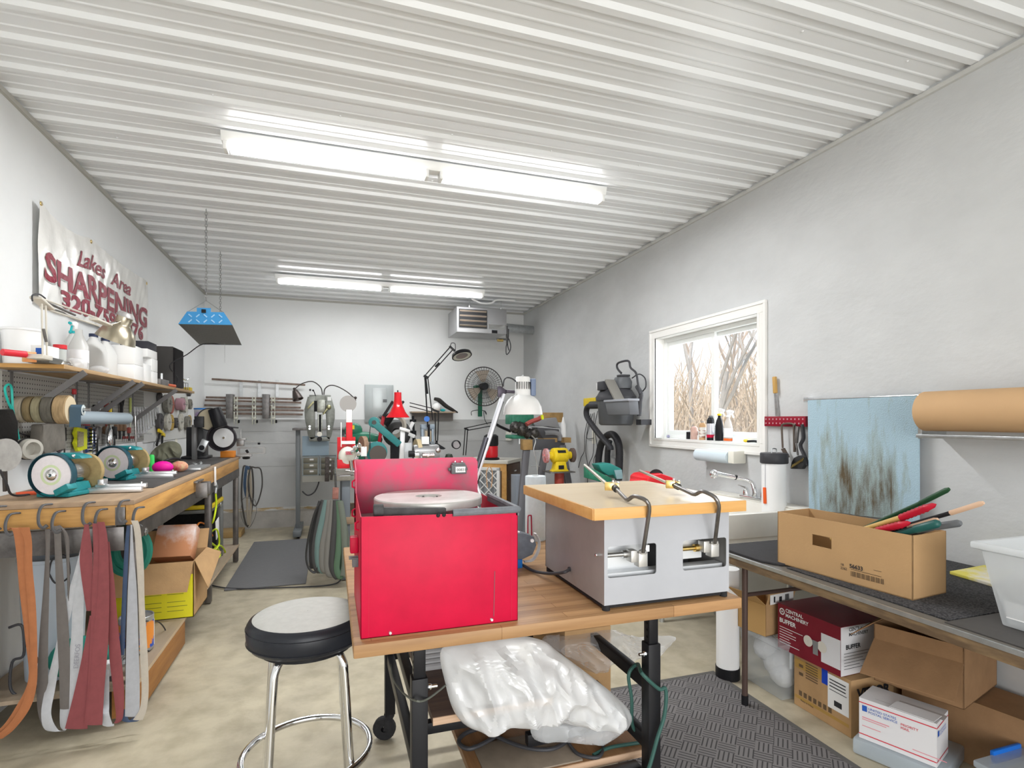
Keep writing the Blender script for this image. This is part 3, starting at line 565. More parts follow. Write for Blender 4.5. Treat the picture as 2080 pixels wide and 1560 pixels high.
MB().box(BX-.075, BX-.036, BY0-.003, BY0+.01, BZ-.112, BZ-.03).build('corner_plate', dsteel, wbch, bevel=.002)
MB().box(XL+.005, BX-.036, BY1-.04, BY1, BZ-.112, BZ-.0225).build('end_beam', beamx, wbch, bevel=.002)
MB().box(BX-.034, BX-.012, BY0+.02, BY1, BZ-.20, BZ-.113).build('steel_rail', steelb, wbch, bevel=.002)
MB().box(XL+.01, BX-.05, BY0+.03, BY0+.045, BZ-.235, BZ-.125).build('steel_rail', M('shiny_end_rail', (.17, .16, .155), .35, .7, var=.5, scale=9), wbch, bevel=.002)
for y in (BY0+.10, 4.75, BY1-.04):
    MB().box(BX-.06, BX-.015, y-.025, y+.025, .01, BZ-.12).build('leg', steelb, wbch, bevel=.004)
    MB().box(XL+.03, XL+.08, y-.025, y+.025, .01, BZ-.12).build('leg', steelb, wbch, bevel=.004)
for p in (P(296, 1080, x=BX-.01), P(448, 1024, x=BX-.01)): MB().cyl(p, p+V(.008, 0, 0), .014, n=6).cyl(p, p+V(.003, 0, 0), .02, n=16).build('bolt', steel, wbch)
MB().box(XL+.02, BX-.01, 2.99, BY1-.02, .162, .18).build('lower_shelf', woodmat('shelf_ply', (.42, .33, .24), (.32, .25, .18), 1, 2, .6, 8), wbch, smooth=False)
MB().box(BX-.0095, BX-.008, 2.99, BY1-.02, .162, .18).build('shelf_edge', M('ply_edge_pale', (.55, .42, .28), .6), wbch)
MB().box(-1.49, -1.41, 2.97, 3.03, .18, .85).build('end_post', oldwd, wbch, bevel=.002)
tag(MB().box(-1.48, BX-.05, 3.42, 6.0, BZ, BZ+.004).build('bench_mat', M('dark_bench_mat', (.085, .08, .078), .6, var=.3, scale=5)), 'dark grey rubber mat covering most of the left bench top', 'mat')
# C-shaped clamp bracket and gun on bench front
tag(MB().obox((BX+.045, 4.10, BZ-.10), (.07, .010, .10)).obox((BX+.04, 4.26, BZ-.10), (.06, .028, .085)).obox((BX+.01, 4.18, BZ-.045), (.03, .19, .012)).cyl((BX+.04, 4.26, BZ-.14), (BX+.04, 4.40, BZ-.14), .010).build('bench_vise', dsteel, bevel=.002), 'grey steel clamp vise bolted to the golden bench front', 'vise')
cg = P(437, 965, x=BX+.012); bg_ = thing('air_blow_gun', 'white handled air gun hanging on bench front with yellow hose', 'tool', cg)
MB().obox(cg, (.014, .014, .13), rx=.06).build('handle', whitepl, bg_, bevel=.003); MB().obox(cg+V(0, .03, -.085), (.02, .07, .03), rx=-.5).cyl(cg+V(0, .03, -.1), cg+V(0, .02, -.145), .01).build('gun_body', galv, bg_, bevel=.002)
yhose = M('lime_hose', (.62, .78, .02), .45); h0 = cg+V(0, .02, -.145)
tag(MB().tube([h0, h0+V(0, .02, -.1), h0+V(-.02, .0, -.22), P(424, 1062, x=BX-.08), P(422, 1085, x=BX-.1), P(440, 1075, x=BX-.03), P(445, 1105, x=BX-.03), P(430, 1125, x=BX-.05)], .007, smooth=7).build('air_hose', yhose), 'lime green air hose dropping from the white air gun', 'hose')
# ---- coil of hoses on lower shelf
def coil(name, c, R_, turns, r, m, label, cat, sd=0, dz=.012):
    rr = random.Random(sd); pts = []
    for i in range(int(turns*14)):
        a = 2*PI*i/14; rad = R_*(1+rr.uniform(-.15, .12)); pts.append(V(c[0]+rad*math.cos(a), c[1]+rad*1.25*math.sin(a), c[2]+dz*i/14+rr.uniform(0, .006)))
    return tag(MB().tube(pts, r, n=8, smooth=3).build(name, m), label, cat)
coil('hose_coil', (-.99, 4.55, .195), .12, 6, .009, M('olive_hose', (.22, .30, .03), .5), 'coiled olive green hose lying on bench lower shelf', 'hose', 1, .02)
tag(MB().tube([P(a, b_, x=-.93) for a, b_ in ((425, 1100), (440, 1112), (447, 1128), (432, 1140), (428, 1125), (445, 1108), (456, 1118), (458, 1132), (450, 1145))], .008, smooth=8).build('air_hose', yhose), 'bright yellow green hose loops above the hose coil', 'hose')
tag(MB().tube([P(a, b_, x=-1.0) for a, b_ in ((396, 1080), (405, 1062), (420, 1068), (430, 1085), (437, 1100), (433, 1112))], .007, smooth=6).build('extension_cable', M('orange_cable', (.85, .25, .03), .5)), 'orange cord looping behind the bench middle leg', 'cord')
# ---- yellow and black charger, metal cabinet under bench
q = thing('battery_charger', 'black and yellow power unit standing under the far end of the bench', 'charger', (-1.12, 5.35, .68))
MB().box(-1.35, -.93, 5.05, 5.55, .72, .9).build('body', black, q, bevel=.01); MB().box(-1.36, -.92, 5.04, 5.56, .685, .72).build('base_band', yel, q, bevel=.006)
q = thing('steel_cart', 'grey steel slatted cart under far end of the bench', 'cart', (-1.12, 5.35, .18))
cm = M('cart_grey', (.20, .205, .20), .5, .3, var=.2, scale=12)
MB().box(-1.40, -.93, 5.02, 5.6, .655, .682).build('top', cm, q, bevel=.004)
for x in (-1.38, -.95):
    for y in (5.04, 5.58): MB().box(x-.02, x+.02, y-.02, y+.02, .181, .655).build('post', cm, q, bevel=.003)
MB().box(-1.38, -.97, 5.5, 5.56, .22, .62).build('back_panel', blackm, q); MB().box(-1.36, -.95, 5.03, 5.045, .22, .55).build('side_panel', M('cart_black', (.06, .06, .065), .5), q)
tag(MB().obox(V(-.926, 5.3, .48), (.006, .13, .16), rx=.15).build('warning_label', paper, bevel=.001), 'white paper tag with print hanging from the grey cart', 'tag')
# ---- open cardboard box, copper sheet box, can, etc
bx = thing('cardboard_box', 'open cardboard box with yellow printed panel on bench lower shelf', 'box', (-1.0, 4.0, .18))
a0, a1, b0, b1, c0, c1 = -1.25, -.815, 3.90, 4.30, .181, .53
q = MB(); t_ = .004
q.box(a0, a1, b0, b0+t_, c0, c1).box(a0, a1, b1-t_, b1, c0, c1).box(a0, a0+t_, b0, b1, c0, c1).box(a1-t_, a1, b0, b1, c0, c1).box(a0, a1, b0, b1, c0, c0+t_)
q.build('carton', card, bx)
MB().prism([(a0, b0, c1), (a1, b0, c1), (a1-.02, b0-.07, c1-.17), (a0, b0-.07, c1-.17)], (0, -.003, 0)).build('flap', card, bx)
MB().prism([(a0, b1, c1), (a1, b1, c1), (a1, b1+.07, c1+.12), (a0, b1+.07, c1+.12)], (0, .004, 0)).build('flap', card, bx)
MB().prism([(a1, b0+.02, c1), (a1, b1, c1), (a1+.09, b1-.03, c1-.03), (a1+.07, b0+.05, c1-.19)], (.003, 0, 0)).build('flap', card, bx)
yp = MB().box(a0+.01, a1-.004, b0-.0015, b0-.0003, c0+.004, c0+.27).build('yellow_panel', M('yellow_print', (.88, .82, .03), .6), bx)
q = MB()
for k in range(7):
    z = c0+.235-.028*k-(.02 if k > 3 else 0)
    for xa, w_ in ((a0+.15, .11), (a0+.29, .09+.01*(k % 3))): q.add([(xa, b0-.002, z), (xa+w_, b0-.002, z), (xa+w_, b0-.002, z+.004), (xa, b0-.002, z+.004)], [(0, 1, 2, 3)])
q.build('print', M('olive_ink', (.35, .33, .04), .7), yp, fix=False, smooth=False)
bx2 = thing('copper_box', 'tilted carton with copper orange and white print in open box', 'box', (-1.05, 3.85, .4))
q = MB().obox((-.97, 4.16, .60), (.23, .10, .22), rx=-.55, rz=-.1).build('carton', M('copper_print', (.62, .28, .14), .35, col2=(.82, .78, .78), scale=3, thr=(.42, .58)), bx2, bevel=.003)
tag(MB().box(-.97, -.862, 3.02, 3.9, .02, .16).build('wooden_crate', woodmat('orange_crate', (.42, .2, .06), (.3, .13, .04), 1, 3, .6, 10), bevel=.003), 'shallow orange wooden crate with black mark on floor under bench', 'crate')
can = thing('metal_can', 'round steel can with blue and orange wrapper on bench lower shelf', 'can', (-1.0, 3.33, .181)); cc = V(-.985, 3.42, 0)
MB().lathe([(.001, .185), (.074, .185), (.078, .19), (.080, .37), (.078, .373), (.073, .372), (.072, .364), (.001, .364)], cc, n=36).build('tin', galv, can, ang=30)
cw = M('can_wrap', (.03, .10, .50), .4, col2=(.85, .30, .05), scale=9, thr=(.47, .5)); MB().lathe([(.0806, .205), (.0806, .345)], cc, n=36, a0=0, a1=PI).build('wrapper', cw, can, fix=False)
MB().lathe([(.0808, .205), (.0808, .345)], cc, n=36, a0=PI, a1=2*PI).build('wrapper', M('can_wrap_white', (.75, .76, .80), .4, col2=(.03, .10, .5), scale=6, thr=(.40, .45)), can, fix=False)
tag(MB().tube([P(a, b_, x=-.92) for a, b_ in ((296, 1262), (320, 1262), (336, 1280), (342, 1310), (325, 1322), (300, 1322))], .0035, smooth=6).build('thin_cable', cordm), 'thin black cord loop at front of bench lower shelf', 'cord')
qq = thing('hand_tool', 'scrap metal tool heap beside the blue and orange can', 'tool', (-.95, 3.15, .181)); 
MB().obox((-.95, 3.16, .25), (.05, .12, .02), rz=.4, rx=.3).obox((-.97, 3.13, .22), (.07, .05, .04), rz=.9).build('jaw', galv, qq, bevel=.002); MB().tube([(-.99, 3.08, .20), (-.96, 3.12, .26), (-.92, 3.2, .27), (-.90, 3.26, .24)], .005, smooth=4).build('lever', dsteel, qq)
q = thing('fire_alarm_bell', 'small white round bell behind the pale belt', 'bell', (-1.0, 3.05, .19)); MB().lathe([(.001, .02), (.03, .018), (.04, .0), (.042, -.01)], (-1.0, 3.06, .24), (.6, -.8, 0), 20).build('dome', whitepl, q); MB().box(-1.03, -.97, 3.065, 3.09, .181, .24).build('base', gpl, q)
# things behind the belts
tag(MB().lathe([(.001, .181), (.11, .181), (.135, .74), (.14, .745), (.14, .76), (.13, .76), (.125, .74), (.105, .19), (.001, .19)], (-1.28, 3.25, 0), n=28).build('plastic_bin', M('pale_blue_plastic', (.55, .62, .70), .5)), 'tall pale blue plastic bin standing behind the hanging belts', 'bin')
tag(MB().sph((-1.13, 3.12, .29), .12, 14, (1.1, .7, .85)).build('green_bag', M('green_bag', (.03, .32, .25), .6, var=.2, scale=12), sub=1), 'teal green bag on lower shelf behind hanging belts', 'bag')
tag(MB().tube([(-1.02+.09*math.cos(a), 3.42, .72+.12*math.sin(a)) for a in [2*PI*i/24 for i in range(24)]], .022, closed=True).tube([(-1.02+.06*math.cos(a), 3.42, .72+.08*math.sin(a)) for a in [2*PI*i/24 for i in range(24)]], .022, closed=True).build('green_reel', M('green_plastic', (.02, .22, .16), .5)), 'round green hose reel behind the maroon belts', 'reel')
tag(MB().tube([P(a, b_, y=3.08) for a, b_ in ((100, 1160), (108, 1135), (135, 1130), (140, 1170), (115, 1185), (102, 1170))], .004, smooth=6, closed=True).build('black_cable', cordm), 'thin black cord ring behind the grey brown belts', 'cord')
tag(MB().tube([P(a, b_, y=3.06) for a, b_ in ((18, 1275), (45, 1272), (48, 1330), (25, 1345), (22, 1400), (50, 1412), (90, 1375), (70, 1330))], .006, smooth=6).build('black_cable', cordm), 'black cable hanging behind the orange belts', 'cord')
# ---- hooks and belts at the bench end
def beltset(pieces, m, name, label, group=None, cat='belt', th=.0012):
    """each piece: list of (x_left, x_right, py, depth y); a strip of flat abrasive cloth"""
    q = MB(); o = None
    for i, pc in enumerate(pieces):
        A_ = [P(a, c_, y=d) for a, b_, c_, d in pc]; B_ = [P(b_, c_, y=d) for a, b_, c_, d in pc]
        A_, _ = spline(A_, 5); B_, _ = spline(B_, 5)
        rows = []
        for u, v in zip(A_, B_):
            m_ = (u+v)/2+V(0, -.004, 0); rows.append([u, (u*3+v)/4+V(0, -.003, 0), m_, (u+v*3)/4+V(0, -.003, 0), v])
        b_ = MB().sheet(rows, th)
        if o is None: o = b_.build(name, m); tag(o, label, cat, group); 
        else:
            ch = b_.build('return_run', m, None); 
            d_ = Vector(ch.location)-Vector(o.location); ch.parent = o; ch.location = d_
    return o
def bm(n, c, c2=None): return M(n, c, .75, var=.1, scale=25, bump=.0003, bscale=300)
Y0, Y1 = 2.86, 2.895
GB = 'sanding belts hanging on the bench end hooks'
org = bm('orange_belt', (.40, .15, .06)); brn = bm('grey_brown_belt', (.15, .135, .125)); mar = bm('maroon_belt', (.25, .065, .07)); gry = bm('printed_grey_belt', (.47, .48, .50)); blu = bm('blue_belt', (.06, .09, .16)); slv = bm('silver_belt', (.42, .43, .46)); crm = bm('cream_belt', (.52, .47, .40))
beltset([[(10, 12, 1078, Y1), (24, 44, 1074, Y0), (32, 50, 1110, Y0), (40, 55, 1200, Y0), (52, 62, 1300, Y0), (58, 72, 1380, Y0), (30, 52, 1440, Y0), (0, 20, 1480, Y0), (-30, -10, 1490, Y0)]], org, 'sanding_belt', 'orange brown sanding belt nearest the left photo edge', GB)
beltset([[(38, 60, 1071, Y0-.02), (50, 65, 1100, Y0-.02), (50, 66, 1150, Y0-.02), (57, 73, 1230, Y0-.02), (62, 76, 1330, Y0-.02), (56, 74, 1395, Y0-.02), (40, 60, 1440, Y0-.02), (10, 30, 1480, Y0-.02), (-20, 5, 1500, Y0-.02)]], org, 'sanding_belt', 'second orange sanding belt lying over the first orange one', GB)
beltset([[(92, 102, 1075, Y1), (93, 101, 1120, Y1), (88, 100, 1200, Y1), (80, 98, 1300, Y1), (75, 98, 1420, Y1), (84, 99, 1470, Y1), (96, 98, 1482, Y1)]], brn, 'sanding_belt', 'grey brown belt hanging straight, left of the pale printed belts', GB)
beltset([[(104, 124, 1068, Y1-.01), (110, 124, 1085, Y1-.01), (112, 126, 1130, Y1-.01), (114, 132, 1200, Y1-.01), (116, 140, 1280, Y1-.01), (120, 142, 1360, Y1-.01), (122, 140, 1440, Y1-.01)], [(117, 122, 1067, Y1), (131, 139, 1090, Y1), (136, 141, 1150, Y1), (138, 143, 1220, Y1)]], brn, 'sanding_belt', 'twisted grey brown belt with an orange edged inner face', GB)
beltset([[(170, 178, 1090, Y1), (152, 164, 1160, Y1), (128, 146, 1240, Y1), (112, 126, 1320, Y1), (92, 112, 1400, Y1), (84, 104, 1450, Y0), (92, 118, 1482, Y0), (122, 134, 1484, Y0)]], gry, 'sanding_belt', 'pale printed belt slanting down left beneath the maroon belts', GB)
g2 = beltset([[(164, 171, 1150, Y1-.005), (149, 170, 1220, Y1-.005), (145, 169, 1290, Y1-.005), (138, 166, 1340, Y1-.005), (124, 152, 1420, Y1-.005), (122, 140, 1470, Y1-.005), (128, 134, 1482, Y1-.005)]], gry, 'sanding_belt', 'pale grey belt with DEERFOS lettering beside the maroon belts', GB)
text('DEERFOS', .026, P(158.5, 1358, y=Y1-.014), P(161.5, 1315, y=Y1-.014)-P(157.5, 1358, y=Y1-.014), V(-1, 0, .08), M('print_grey', (.3, .3, .34), .7), g2, 'print', shear=0)
beltset([[(205, 222, 1360, Y1), (200, 222, 1430, Y1), (197, 222, 1450, Y0), (210, 230, 1474, Y0), (228, 232, 1470, Y0)]], gry, 'sanding_belt', 'short visible stretch of pale printed belt below the maroon ones', GB)
beltset([[(172, 180, 1065, Y0), (163, 187, 1120, Y0), (164, 188, 1160, Y0), (176, 186, 1240, Y0)], [(183, 190, 1250, Y0+.005), (168, 190, 1330, Y0+.005), (150, 180, 1410, Y0+.005), (132, 178, 1480, Y0+.005)]], mar, 'sanding_belt', 'maroon sanding belt twisting down to the left', GB)
beltset([[(188, 200, 1063, Y0-.015), (190, 202, 1120, Y0-.015), (187, 205, 1200, Y0-.015), (184, 210, 1290, Y0-.015), (178, 205, 1400, Y0-.015), (170, 200, 1470, Y0-.015)]], mar, 'sanding_belt', 'narrow maroon belt in the middle of the maroon bunch', GB)
beltset([[(198, 212, 1060, Y0-.025), (202, 219, 1100, Y0-.025), (199, 222, 1200, Y0-.025), (190, 220, 1300, Y0-.025), (182, 212, 1400, Y0-.025), (170, 208, 1472, Y0-.025)]], mar, 'sanding_belt', 'front broad maroon belt hanging from third hook pair', GB)
beltset([[(214, 222, 1100, Y0-.005), (219, 232, 1180, Y0-.005), (220, 238, 1250, Y0-.005), (222, 246, 1330, Y0-.005), (230, 252, 1400, Y0-.005), (236, 250, 1455, Y0-.005), (232, 240, 1468, Y0-.005)]], mar, 'sanding_belt', 'maroon belt swinging out right toward the blue belt', GB)
beltset([[(258, 264, 1068, Y1), (253, 261, 1120, Y1), (248, 257, 1220, Y1), (243, 252, 1330, Y1)], [(252, 256, 1440, Y1), (248, 262, 1462, Y1), (262, 282, 1464, Y1), (292, 296, 1440, Y1)]], blu, 'sanding_belt', 'narrow dark blue sanding belt on the fourth hook pair', GB)
beltset([[(266, 268, 1066, Y0), (264, 272, 1130, Y0), (260, 278, 1200, Y0), (257, 281, 1300, Y0), (255, 284, 1400, Y0), (254, 283, 1455, Y0)]], slv, 'sanding_belt', 'silver grey ribbed belt in front of the blue belt', GB)
beltset([[(266, 280, 1057, Y0-.01), (273, 286, 1080, Y0-.01), (278, 292, 1150, Y0-.01), (282, 294, 1230, Y0-.01), (285, 300, 1330, Y0-.01), (288, 302, 1400, Y0-.01), (284, 298, 1440, Y0-.01), (270, 290, 1462, Y0-.01)]], crm, 'sanding_belt', 'cream sanding belt rightmost at the bench end', GB)
hk = M('hook_grey', (.12, .12, .125), .55, .4)
for i, (a, b_, lab) in enumerate(((2, 30, 'leftmost'), (95, 122, 'second'), (182, 207, 'third'), (252, 282, 'rightmost'))):
    ys = 1042-(i*4); h = thing('belt_hook', 'grey steel double prong hook, %s of four on the bench end' % lab, 'hook', P(a, ys, y=2.93), 0, 'double hooks on bench end')
    for px, dy, L_ in ((a, 0, .085), (b_, 14, .075)):
        p = P(px+10, ys-14+dy, y=2.938)
        MB().tube([p, p+V(-.018, -.035, .0), p+V(-.026, -.05, -.03), p+V(-.024, -.055, -L_+.01), p+V(-.008, -.06, -L_-.008), p+V(.008, -.06, -L_+.002)], .0075, n=8, smooth=5, flat=.6).build('prong', hk, h)
# ---- pegboard, shelf and brackets
pegm = M('pegboard_grey', (.30, .295, .28), .6); n, L, b = nodes(pegm)
tcx = n.new('ShaderNodeTexCoord'); vm = n.new('ShaderNodeVectorMath'); vm.operation = 'SCALE'; vm.inputs['Scale'].default_value = 1/.0254; L.new(tcx.outputs['Object'], vm.inputs[0])
fr = n.new('ShaderNodeVectorMath'); fr.operation = 'FRACTION'; L.new(vm.outputs[0], fr.inputs[0]); sb = n.new('ShaderNodeVectorMath'); sb.operation = 'SUBTRACT'; sb.inputs[1].default_value = (.5, .5, .5); L.new(fr.outputs[0], sb.inputs[0])
sp_ = n.new('ShaderNodeSeparateXYZ'); L.new(sb.outputs[0], sp_.inputs[0]); cx_ = n.new('ShaderNodeCombineXYZ'); L.new(sp_.outputs[1], cx_.inputs[1]); L.new(sp_.outputs[2], cx_.inputs[2]); ln = n.new('ShaderNodeVectorMath'); ln.operation = 'LENGTH'; L.new(cx_.outputs[0], ln.inputs[0])
gt = n.new('ShaderNodeMath'); gt.operation = 'LESS_THAN'; gt.inputs[1].default_value = .17; L.new(ln.outputs['Value'], gt.inputs[0]); mx = n.new('ShaderNodeMix'); mx.data_type = 'RGBA'; L.new(gt.outputs[0], mx.inputs[0]); mx.inputs['A'].default_value = (.37, .36, .335, 1); mx.inputs['B'].default_value = (.03, .03, .03, 1); L.new(mx.outputs['Result'], b.inputs['Base Color'])
tag(MB().box(XL+.002, XL+.010, 3.30, 5.42, 1.24, 1.655).build('pegboard', pegm), 'grey perforated pegboard on the left wall beneath the shelf', 'pegboard')
tag(MB().box(XL+.002, XL+.010, 5.43, 6.95, 1.22, 1.70).build('pegboard', M('white_board', (.62, .62, .60), .6)), 'pale board carrying small grinding wheels at the shelf far end', 'board')
SX, SY0, SY1, SZ = -1.22, 3.19, 5.87, 1.685
sh = thing('shelf', 'long wooden shelf on grey brackets above the pegboard', 'shelf', (-1.37, 4.5, SZ-.02))
MB().box(XL+.002, SX, SY0, SY1, SZ-.02, SZ).build('board', woodmat('shelf_wood', (.50, .34, .18), (.30, .19, .10), 1, 2.5, .6, 8), sh, bevel=.001)
MB().box(XL+.002, SX+.002, SY0-.004, SY0, SZ-.02, SZ-.001).build('end_edge', beamx, sh)
brk = M('bracket_grey', (.17, .165, .165), .5, .3)
for y in (3.38, 4.12, 4.30, 5.15):
    MB().bar((XL+.02, y, SZ-.27), (SX+.02, y, SZ-.022), .03, .01, (0, 1, 0)).box(XL+.002, XL+.012, y-.015, y+.015, SZ-.3, SZ-.02).box(XL+.01, SX-.01, y-.015, y+.015, SZ-.026, SZ-.0205).build('bracket', brk, sh)
SHX = -1.36
def onshelf(px, x=SHX): v = P(px, 760, x=x); v.z = SZ; return v
# ---- banner
bn = thing('banner', 'white vinyl banner reading Lakes Area SHARPENING with a phone number', 'banner', (XL+.02, 4.5, 2.05))
from mathutils import noise
def wr(p):
    f = noise.noise(V(p.y*7+p.z*4, p.z*1.2, 3))*.016+noise.noise(V(p.y*15-p.z*7, p.z*2, 9))*.008+abs(noise.noise(V(p.y*26+p.z*9, 0, 5)))*.006
    pin = max(0, (p.z-2.05)/.55); y = (p.y-3.6)/1.86
    sag = -.05*math.sin(PI*min(1, max(0, y/.36)))*pin if y < .36 else -.02*math.sin(PI*(y-.36)/.64)*pin
    return V(XL+.03+f*(1-.5*pin), p.y, p.z+sag)
NY, NZ = 90, 30
rows = [[wr(V(0, 3.603+1.86*i/NY, 2.05+(.555)*j/NZ)) for i in range(NY+1)] for j in range(NZ+1)]
MB().sheet(rows, .0008).build('vinyl', M('banner_vinyl', (.74, .73, .70), .22, bump=.002, bscale=20, spec=.6), bn, ang=60)
mared = M('banner_maroon', (.24, .02, .04), .4); shad = M('banner_shadow_grey', (.42, .42, .40), .35)
def btxt(s, size, y, z, width, off, shear=0, sh_=True):
    cu = bpy.data.curves.new('t', 'FONT'); cu.body = s; cu.size = size; o_ = bpy.data.objects.new('t', cu); COL.objects.link(o_); bpy.context.view_layer.update(); sx = width/o_.dimensions.x; bpy.data.objects.remove(o_)
    w_ = lambda d: (lambda p: wr(p)+V(d, 0, 0))
    if sh_: text(s, size, (XL, y+.010, z-.009), (0, 1, 0), (0, 0, 1), shad, bn, 'letter_shadow', off=off, sx=sx, shear=shear, warp=w_(.0025), sub=2)
    text(s, size, (XL, y, z), (0, 1, 0), (0, 0, 1), mared, bn, 'lettering', off=off, sx=sx, shear=shear, warp=w_(.004), sub=2)
btxt('Lakes  Area', .15, 4.05, 2.40, .95, .003, .35, sh_=False)
btxt('SHARPENING', .22, 3.66, 2.205, 1.75, .008)
btxt('320-759-5276', .15, 3.86, 2.085, 1.45, .006, sh_=False)
for y, z in ((3.615, 2.59), (4.28, 2.585), (5.445, 2.585), (5.445, 2.075)):
    p = wr(V(0, y, z)); MB().lathe([(.006, .003), (.011, .003), (.012, 0)], p+V(.002, 0, 0), (1, 0, 0), 12).build('grommet', brass, bn)
# ---- architect lamp with brushed steel shade
lx = -1.22; al = thing('desk_lamp', 'cream spring arm lamp with brushed steel shade over the shelf', 'lamp', (lx, P(78, 745, x=lx).y, SZ))
lw = M('lamp_cream', (.66, .62, .54), .4, .2); e1 = P(78, 612, x=lx); e2 = P(200, 655, x=lx); bs_ = P(80, 745, x=lx); bs_.z = SZ
q = MB()
for d in (-.0, .04): q.cyl(bs_+V(.012, d, .01), V(e1.x+.012, e1.y+d*.9, e1.z-.01), .004, n=6)
q.build('lower_arm', lw, al)
q = MB()
for d in (.012, -.028): q.cyl(e1+V(0, .02, d+.005), e2+V(0, 0, d+.01), .0045, n=6)
q.build('upper_arm', lw, al)
MB().bar(P(72, 604, x=lx), P(100, 628, x=lx), .012, .045, (1, 0, 0)).build('elbow', lw, al, bevel=.003); MB().bar(P(190, 648, x=lx), P(220, 660, x=lx), .012, .045, (1, 0, 0)).build('head_plate', lw, al, bevel=.003)
MB().cyl(P(96, 615, x=lx+.006), P(152, 640, x=lx+.006), .006, n=8).build('spring', dsteel, al); MB().cyl(P(88, 668, x=lx+.02), P(94, 694, x=lx+.02), .006, n=8).build('spring', dsteel, al)
MB().tube([P(a, b_, x=lx) for a, b_ in ((66, 612), (66, 600), (80, 598), (92, 606))], .0035, smooth=5).build('cord', cordm, al)
MB().box(bs_.x-.03, bs_.x+.03, bs_.y-.04, bs_.y+.05, SZ, SZ+.02).build('clamp_base', lw, al, bevel=.003)
sh0 = P(256, 640, x=lx+.04); dr = V(-.36, .10, -.92).normalized()
bsh = M('brushed_steel_warm', (.46, .41, .31), .32, 1)
MB().lathe([(.001, -.018), (.03, -.016), (.046, .0), (.05, .012)], sh0, dr, 32).build('cap', M('cap_grey', (.35, .34, .33), .4, .3), al)
sd_ = MB().lathe([(.043, .012), (.043, .06), (.047, .064), (.06, .075), (.085, .105), (.10, .14), (.106, .165), (.107, .168), (.104, .165), (.097, .14), (.082, .107), (.055, .078)], sh0, dr, 40).build('lamp_shade', bsh, al, ang=50)
MB().sph(sh0+dr*.12, .03, 12).build('bulb', white, al)
MB().cyl(P(218, 660, x=lx), sh0+dr*.035, .006).build('pivot', chrome, al)
# ================================================================ things on the left bench, pegboard and shelf
# bench grinders
def grinder(loc, rz, label):
    g = thing('bench_grinder', label, 'grinder', (0, 0, 0), 0, 'teal bench grinders on the left bench')
    grit = M('white_stone', (.80, .76, .78), .85, var=.05, scale=80); tan = M('tan_stone', (.40, .30, .14), .85, var=.15, scale=50)
    q = MB().box(-.075, .075, -.06, .17, 0, .02).prism([(-.06, -.02, .02), (.06, -.02, .02), (.045, -.02, .06), (-.045, -.02, .06)], (0, .13, 0)); q.build('base', teal, g, bevel=.004)
    MB().lathe([(.001, -.01), (.035, -.008), (.046, .01), (.048, .03), (.048, .10), (.044, .118), (.001, .12)], (0, 0, .105), (0, 1, 0), 32).build('motor', M('polished_motor', (.62, .60, .58), .22, 1), g, ang=50)
    gd = MB().lathe([(.1, -.075), (.104, -.073), (.104, -.045), (.098, -.043)], (0, 0, .105), (0, 1, 0), 40).lathe([(.03, -.042), (.103, -.042)], (0, 0, .105), (0, 1, 0), 40); gd.build('wheel_guard', M('dark_teal', (.03, .09, .12), .4, .2), g, ang=40)
    wl = MB().lathe([(.012, -.068), (.090, -.068), (.092, -.066), (.092, -.05), (.012, -.05)], (0, 0, .105), (0, 1, 0), 48).build('wheel', grit, g, ang=40)
    MB().lathe([(.036, -.0686), (.048, -.0686)], (0, 0, .105), (0, 1, 0), 32).build('label_ring', M('pale_green', (.62, .72, .45), .7), wl, fix=False)
    MB().lathe([(.001, -.092), (.008, -.09), (.012, -.08), (.022, -.076), (.027, -.069)], (0, 0, .105), (0, 1, 0), 24).build('arbor_nut', chrome, wl)
    MB().lathe([(.012, .135), (.088, .135), (.090, .137), (.090, .155), (.012, .155)], (0, 0, .105), (0, 1, 0), 40).build('wheel', tan, g, ang=40)
    MB().prism([(-.02, -.04, .205), (.06, -.04, .205), (.11, -.04, .195), (.125, -.04, .18), (.06, -.04, .178)], (0, .07, 0)).build('spark_arm', teal, g, bevel=.003)
    MB().sph((.085, -.042, .193), .009, 10).build('bolt', chrome, g)
    MB().bar((.03, -.06, .02), (.10, -.07, .055), .05, .03).build('rest_bracket', teal, g, bevel=.004)
    g.location = loc; g.rotation_euler = (0, 0, rz); return g
g1 = grinder((-1.225, 3.19, BZ+.004), -.30, 'nearer teal bench grinder with big white wheel on bench')
g2 = dup(g1, (-1.22, 3.93, BZ+.0045), -.26, 'second teal bench grinder farther along the bench behind the first')
alu = M('bright_aluminium', (.72, .73, .74), .3, .8)
for i, (y, lab, x0, x1) in enumerate(((3.27, 'long bright aluminium rest bar in front of nearer grinder', -1.12, -.90), (3.98, 'aluminium rest bar in front of the second grinder', -1.13, -.93))):
    r_ = thing('tool_rest', lab, 'rest', (x0, y, BZ+.004)); 
    MB().box(x0, x1, y, y+.03, BZ+.02, BZ+.042).box(x0-.02, x1-.01, y-.035, y-.005, BZ+.004, BZ+.03).build('rail', alu, r_, bevel=.002)
    MB().box(x0+.02, x0+.045, y-.03, y+.03, BZ+.042, BZ+.07).build('stop_block', alu, r_, bevel=.002); MB().cyl((x1-.015, y-.012, BZ+.042), (x1-.015, y-.012, BZ+.052), .007).build('knob', chrome, r_)
tag(MB().box(-1.02, -.885, 4.45, 4.80, BZ+.004, BZ+.022).build('jointer_plate', galv, bevel=.002), 'flat grey steel plate lying on the bench mat', 'plate')
tag(MB().box(-1.12, -.97, 4.02, 4.06, BZ+.0485, BZ+.064).build('square_bar', alu, bevel=.002), 'short pale metal bar beside the pink object', 'bar') if False else None
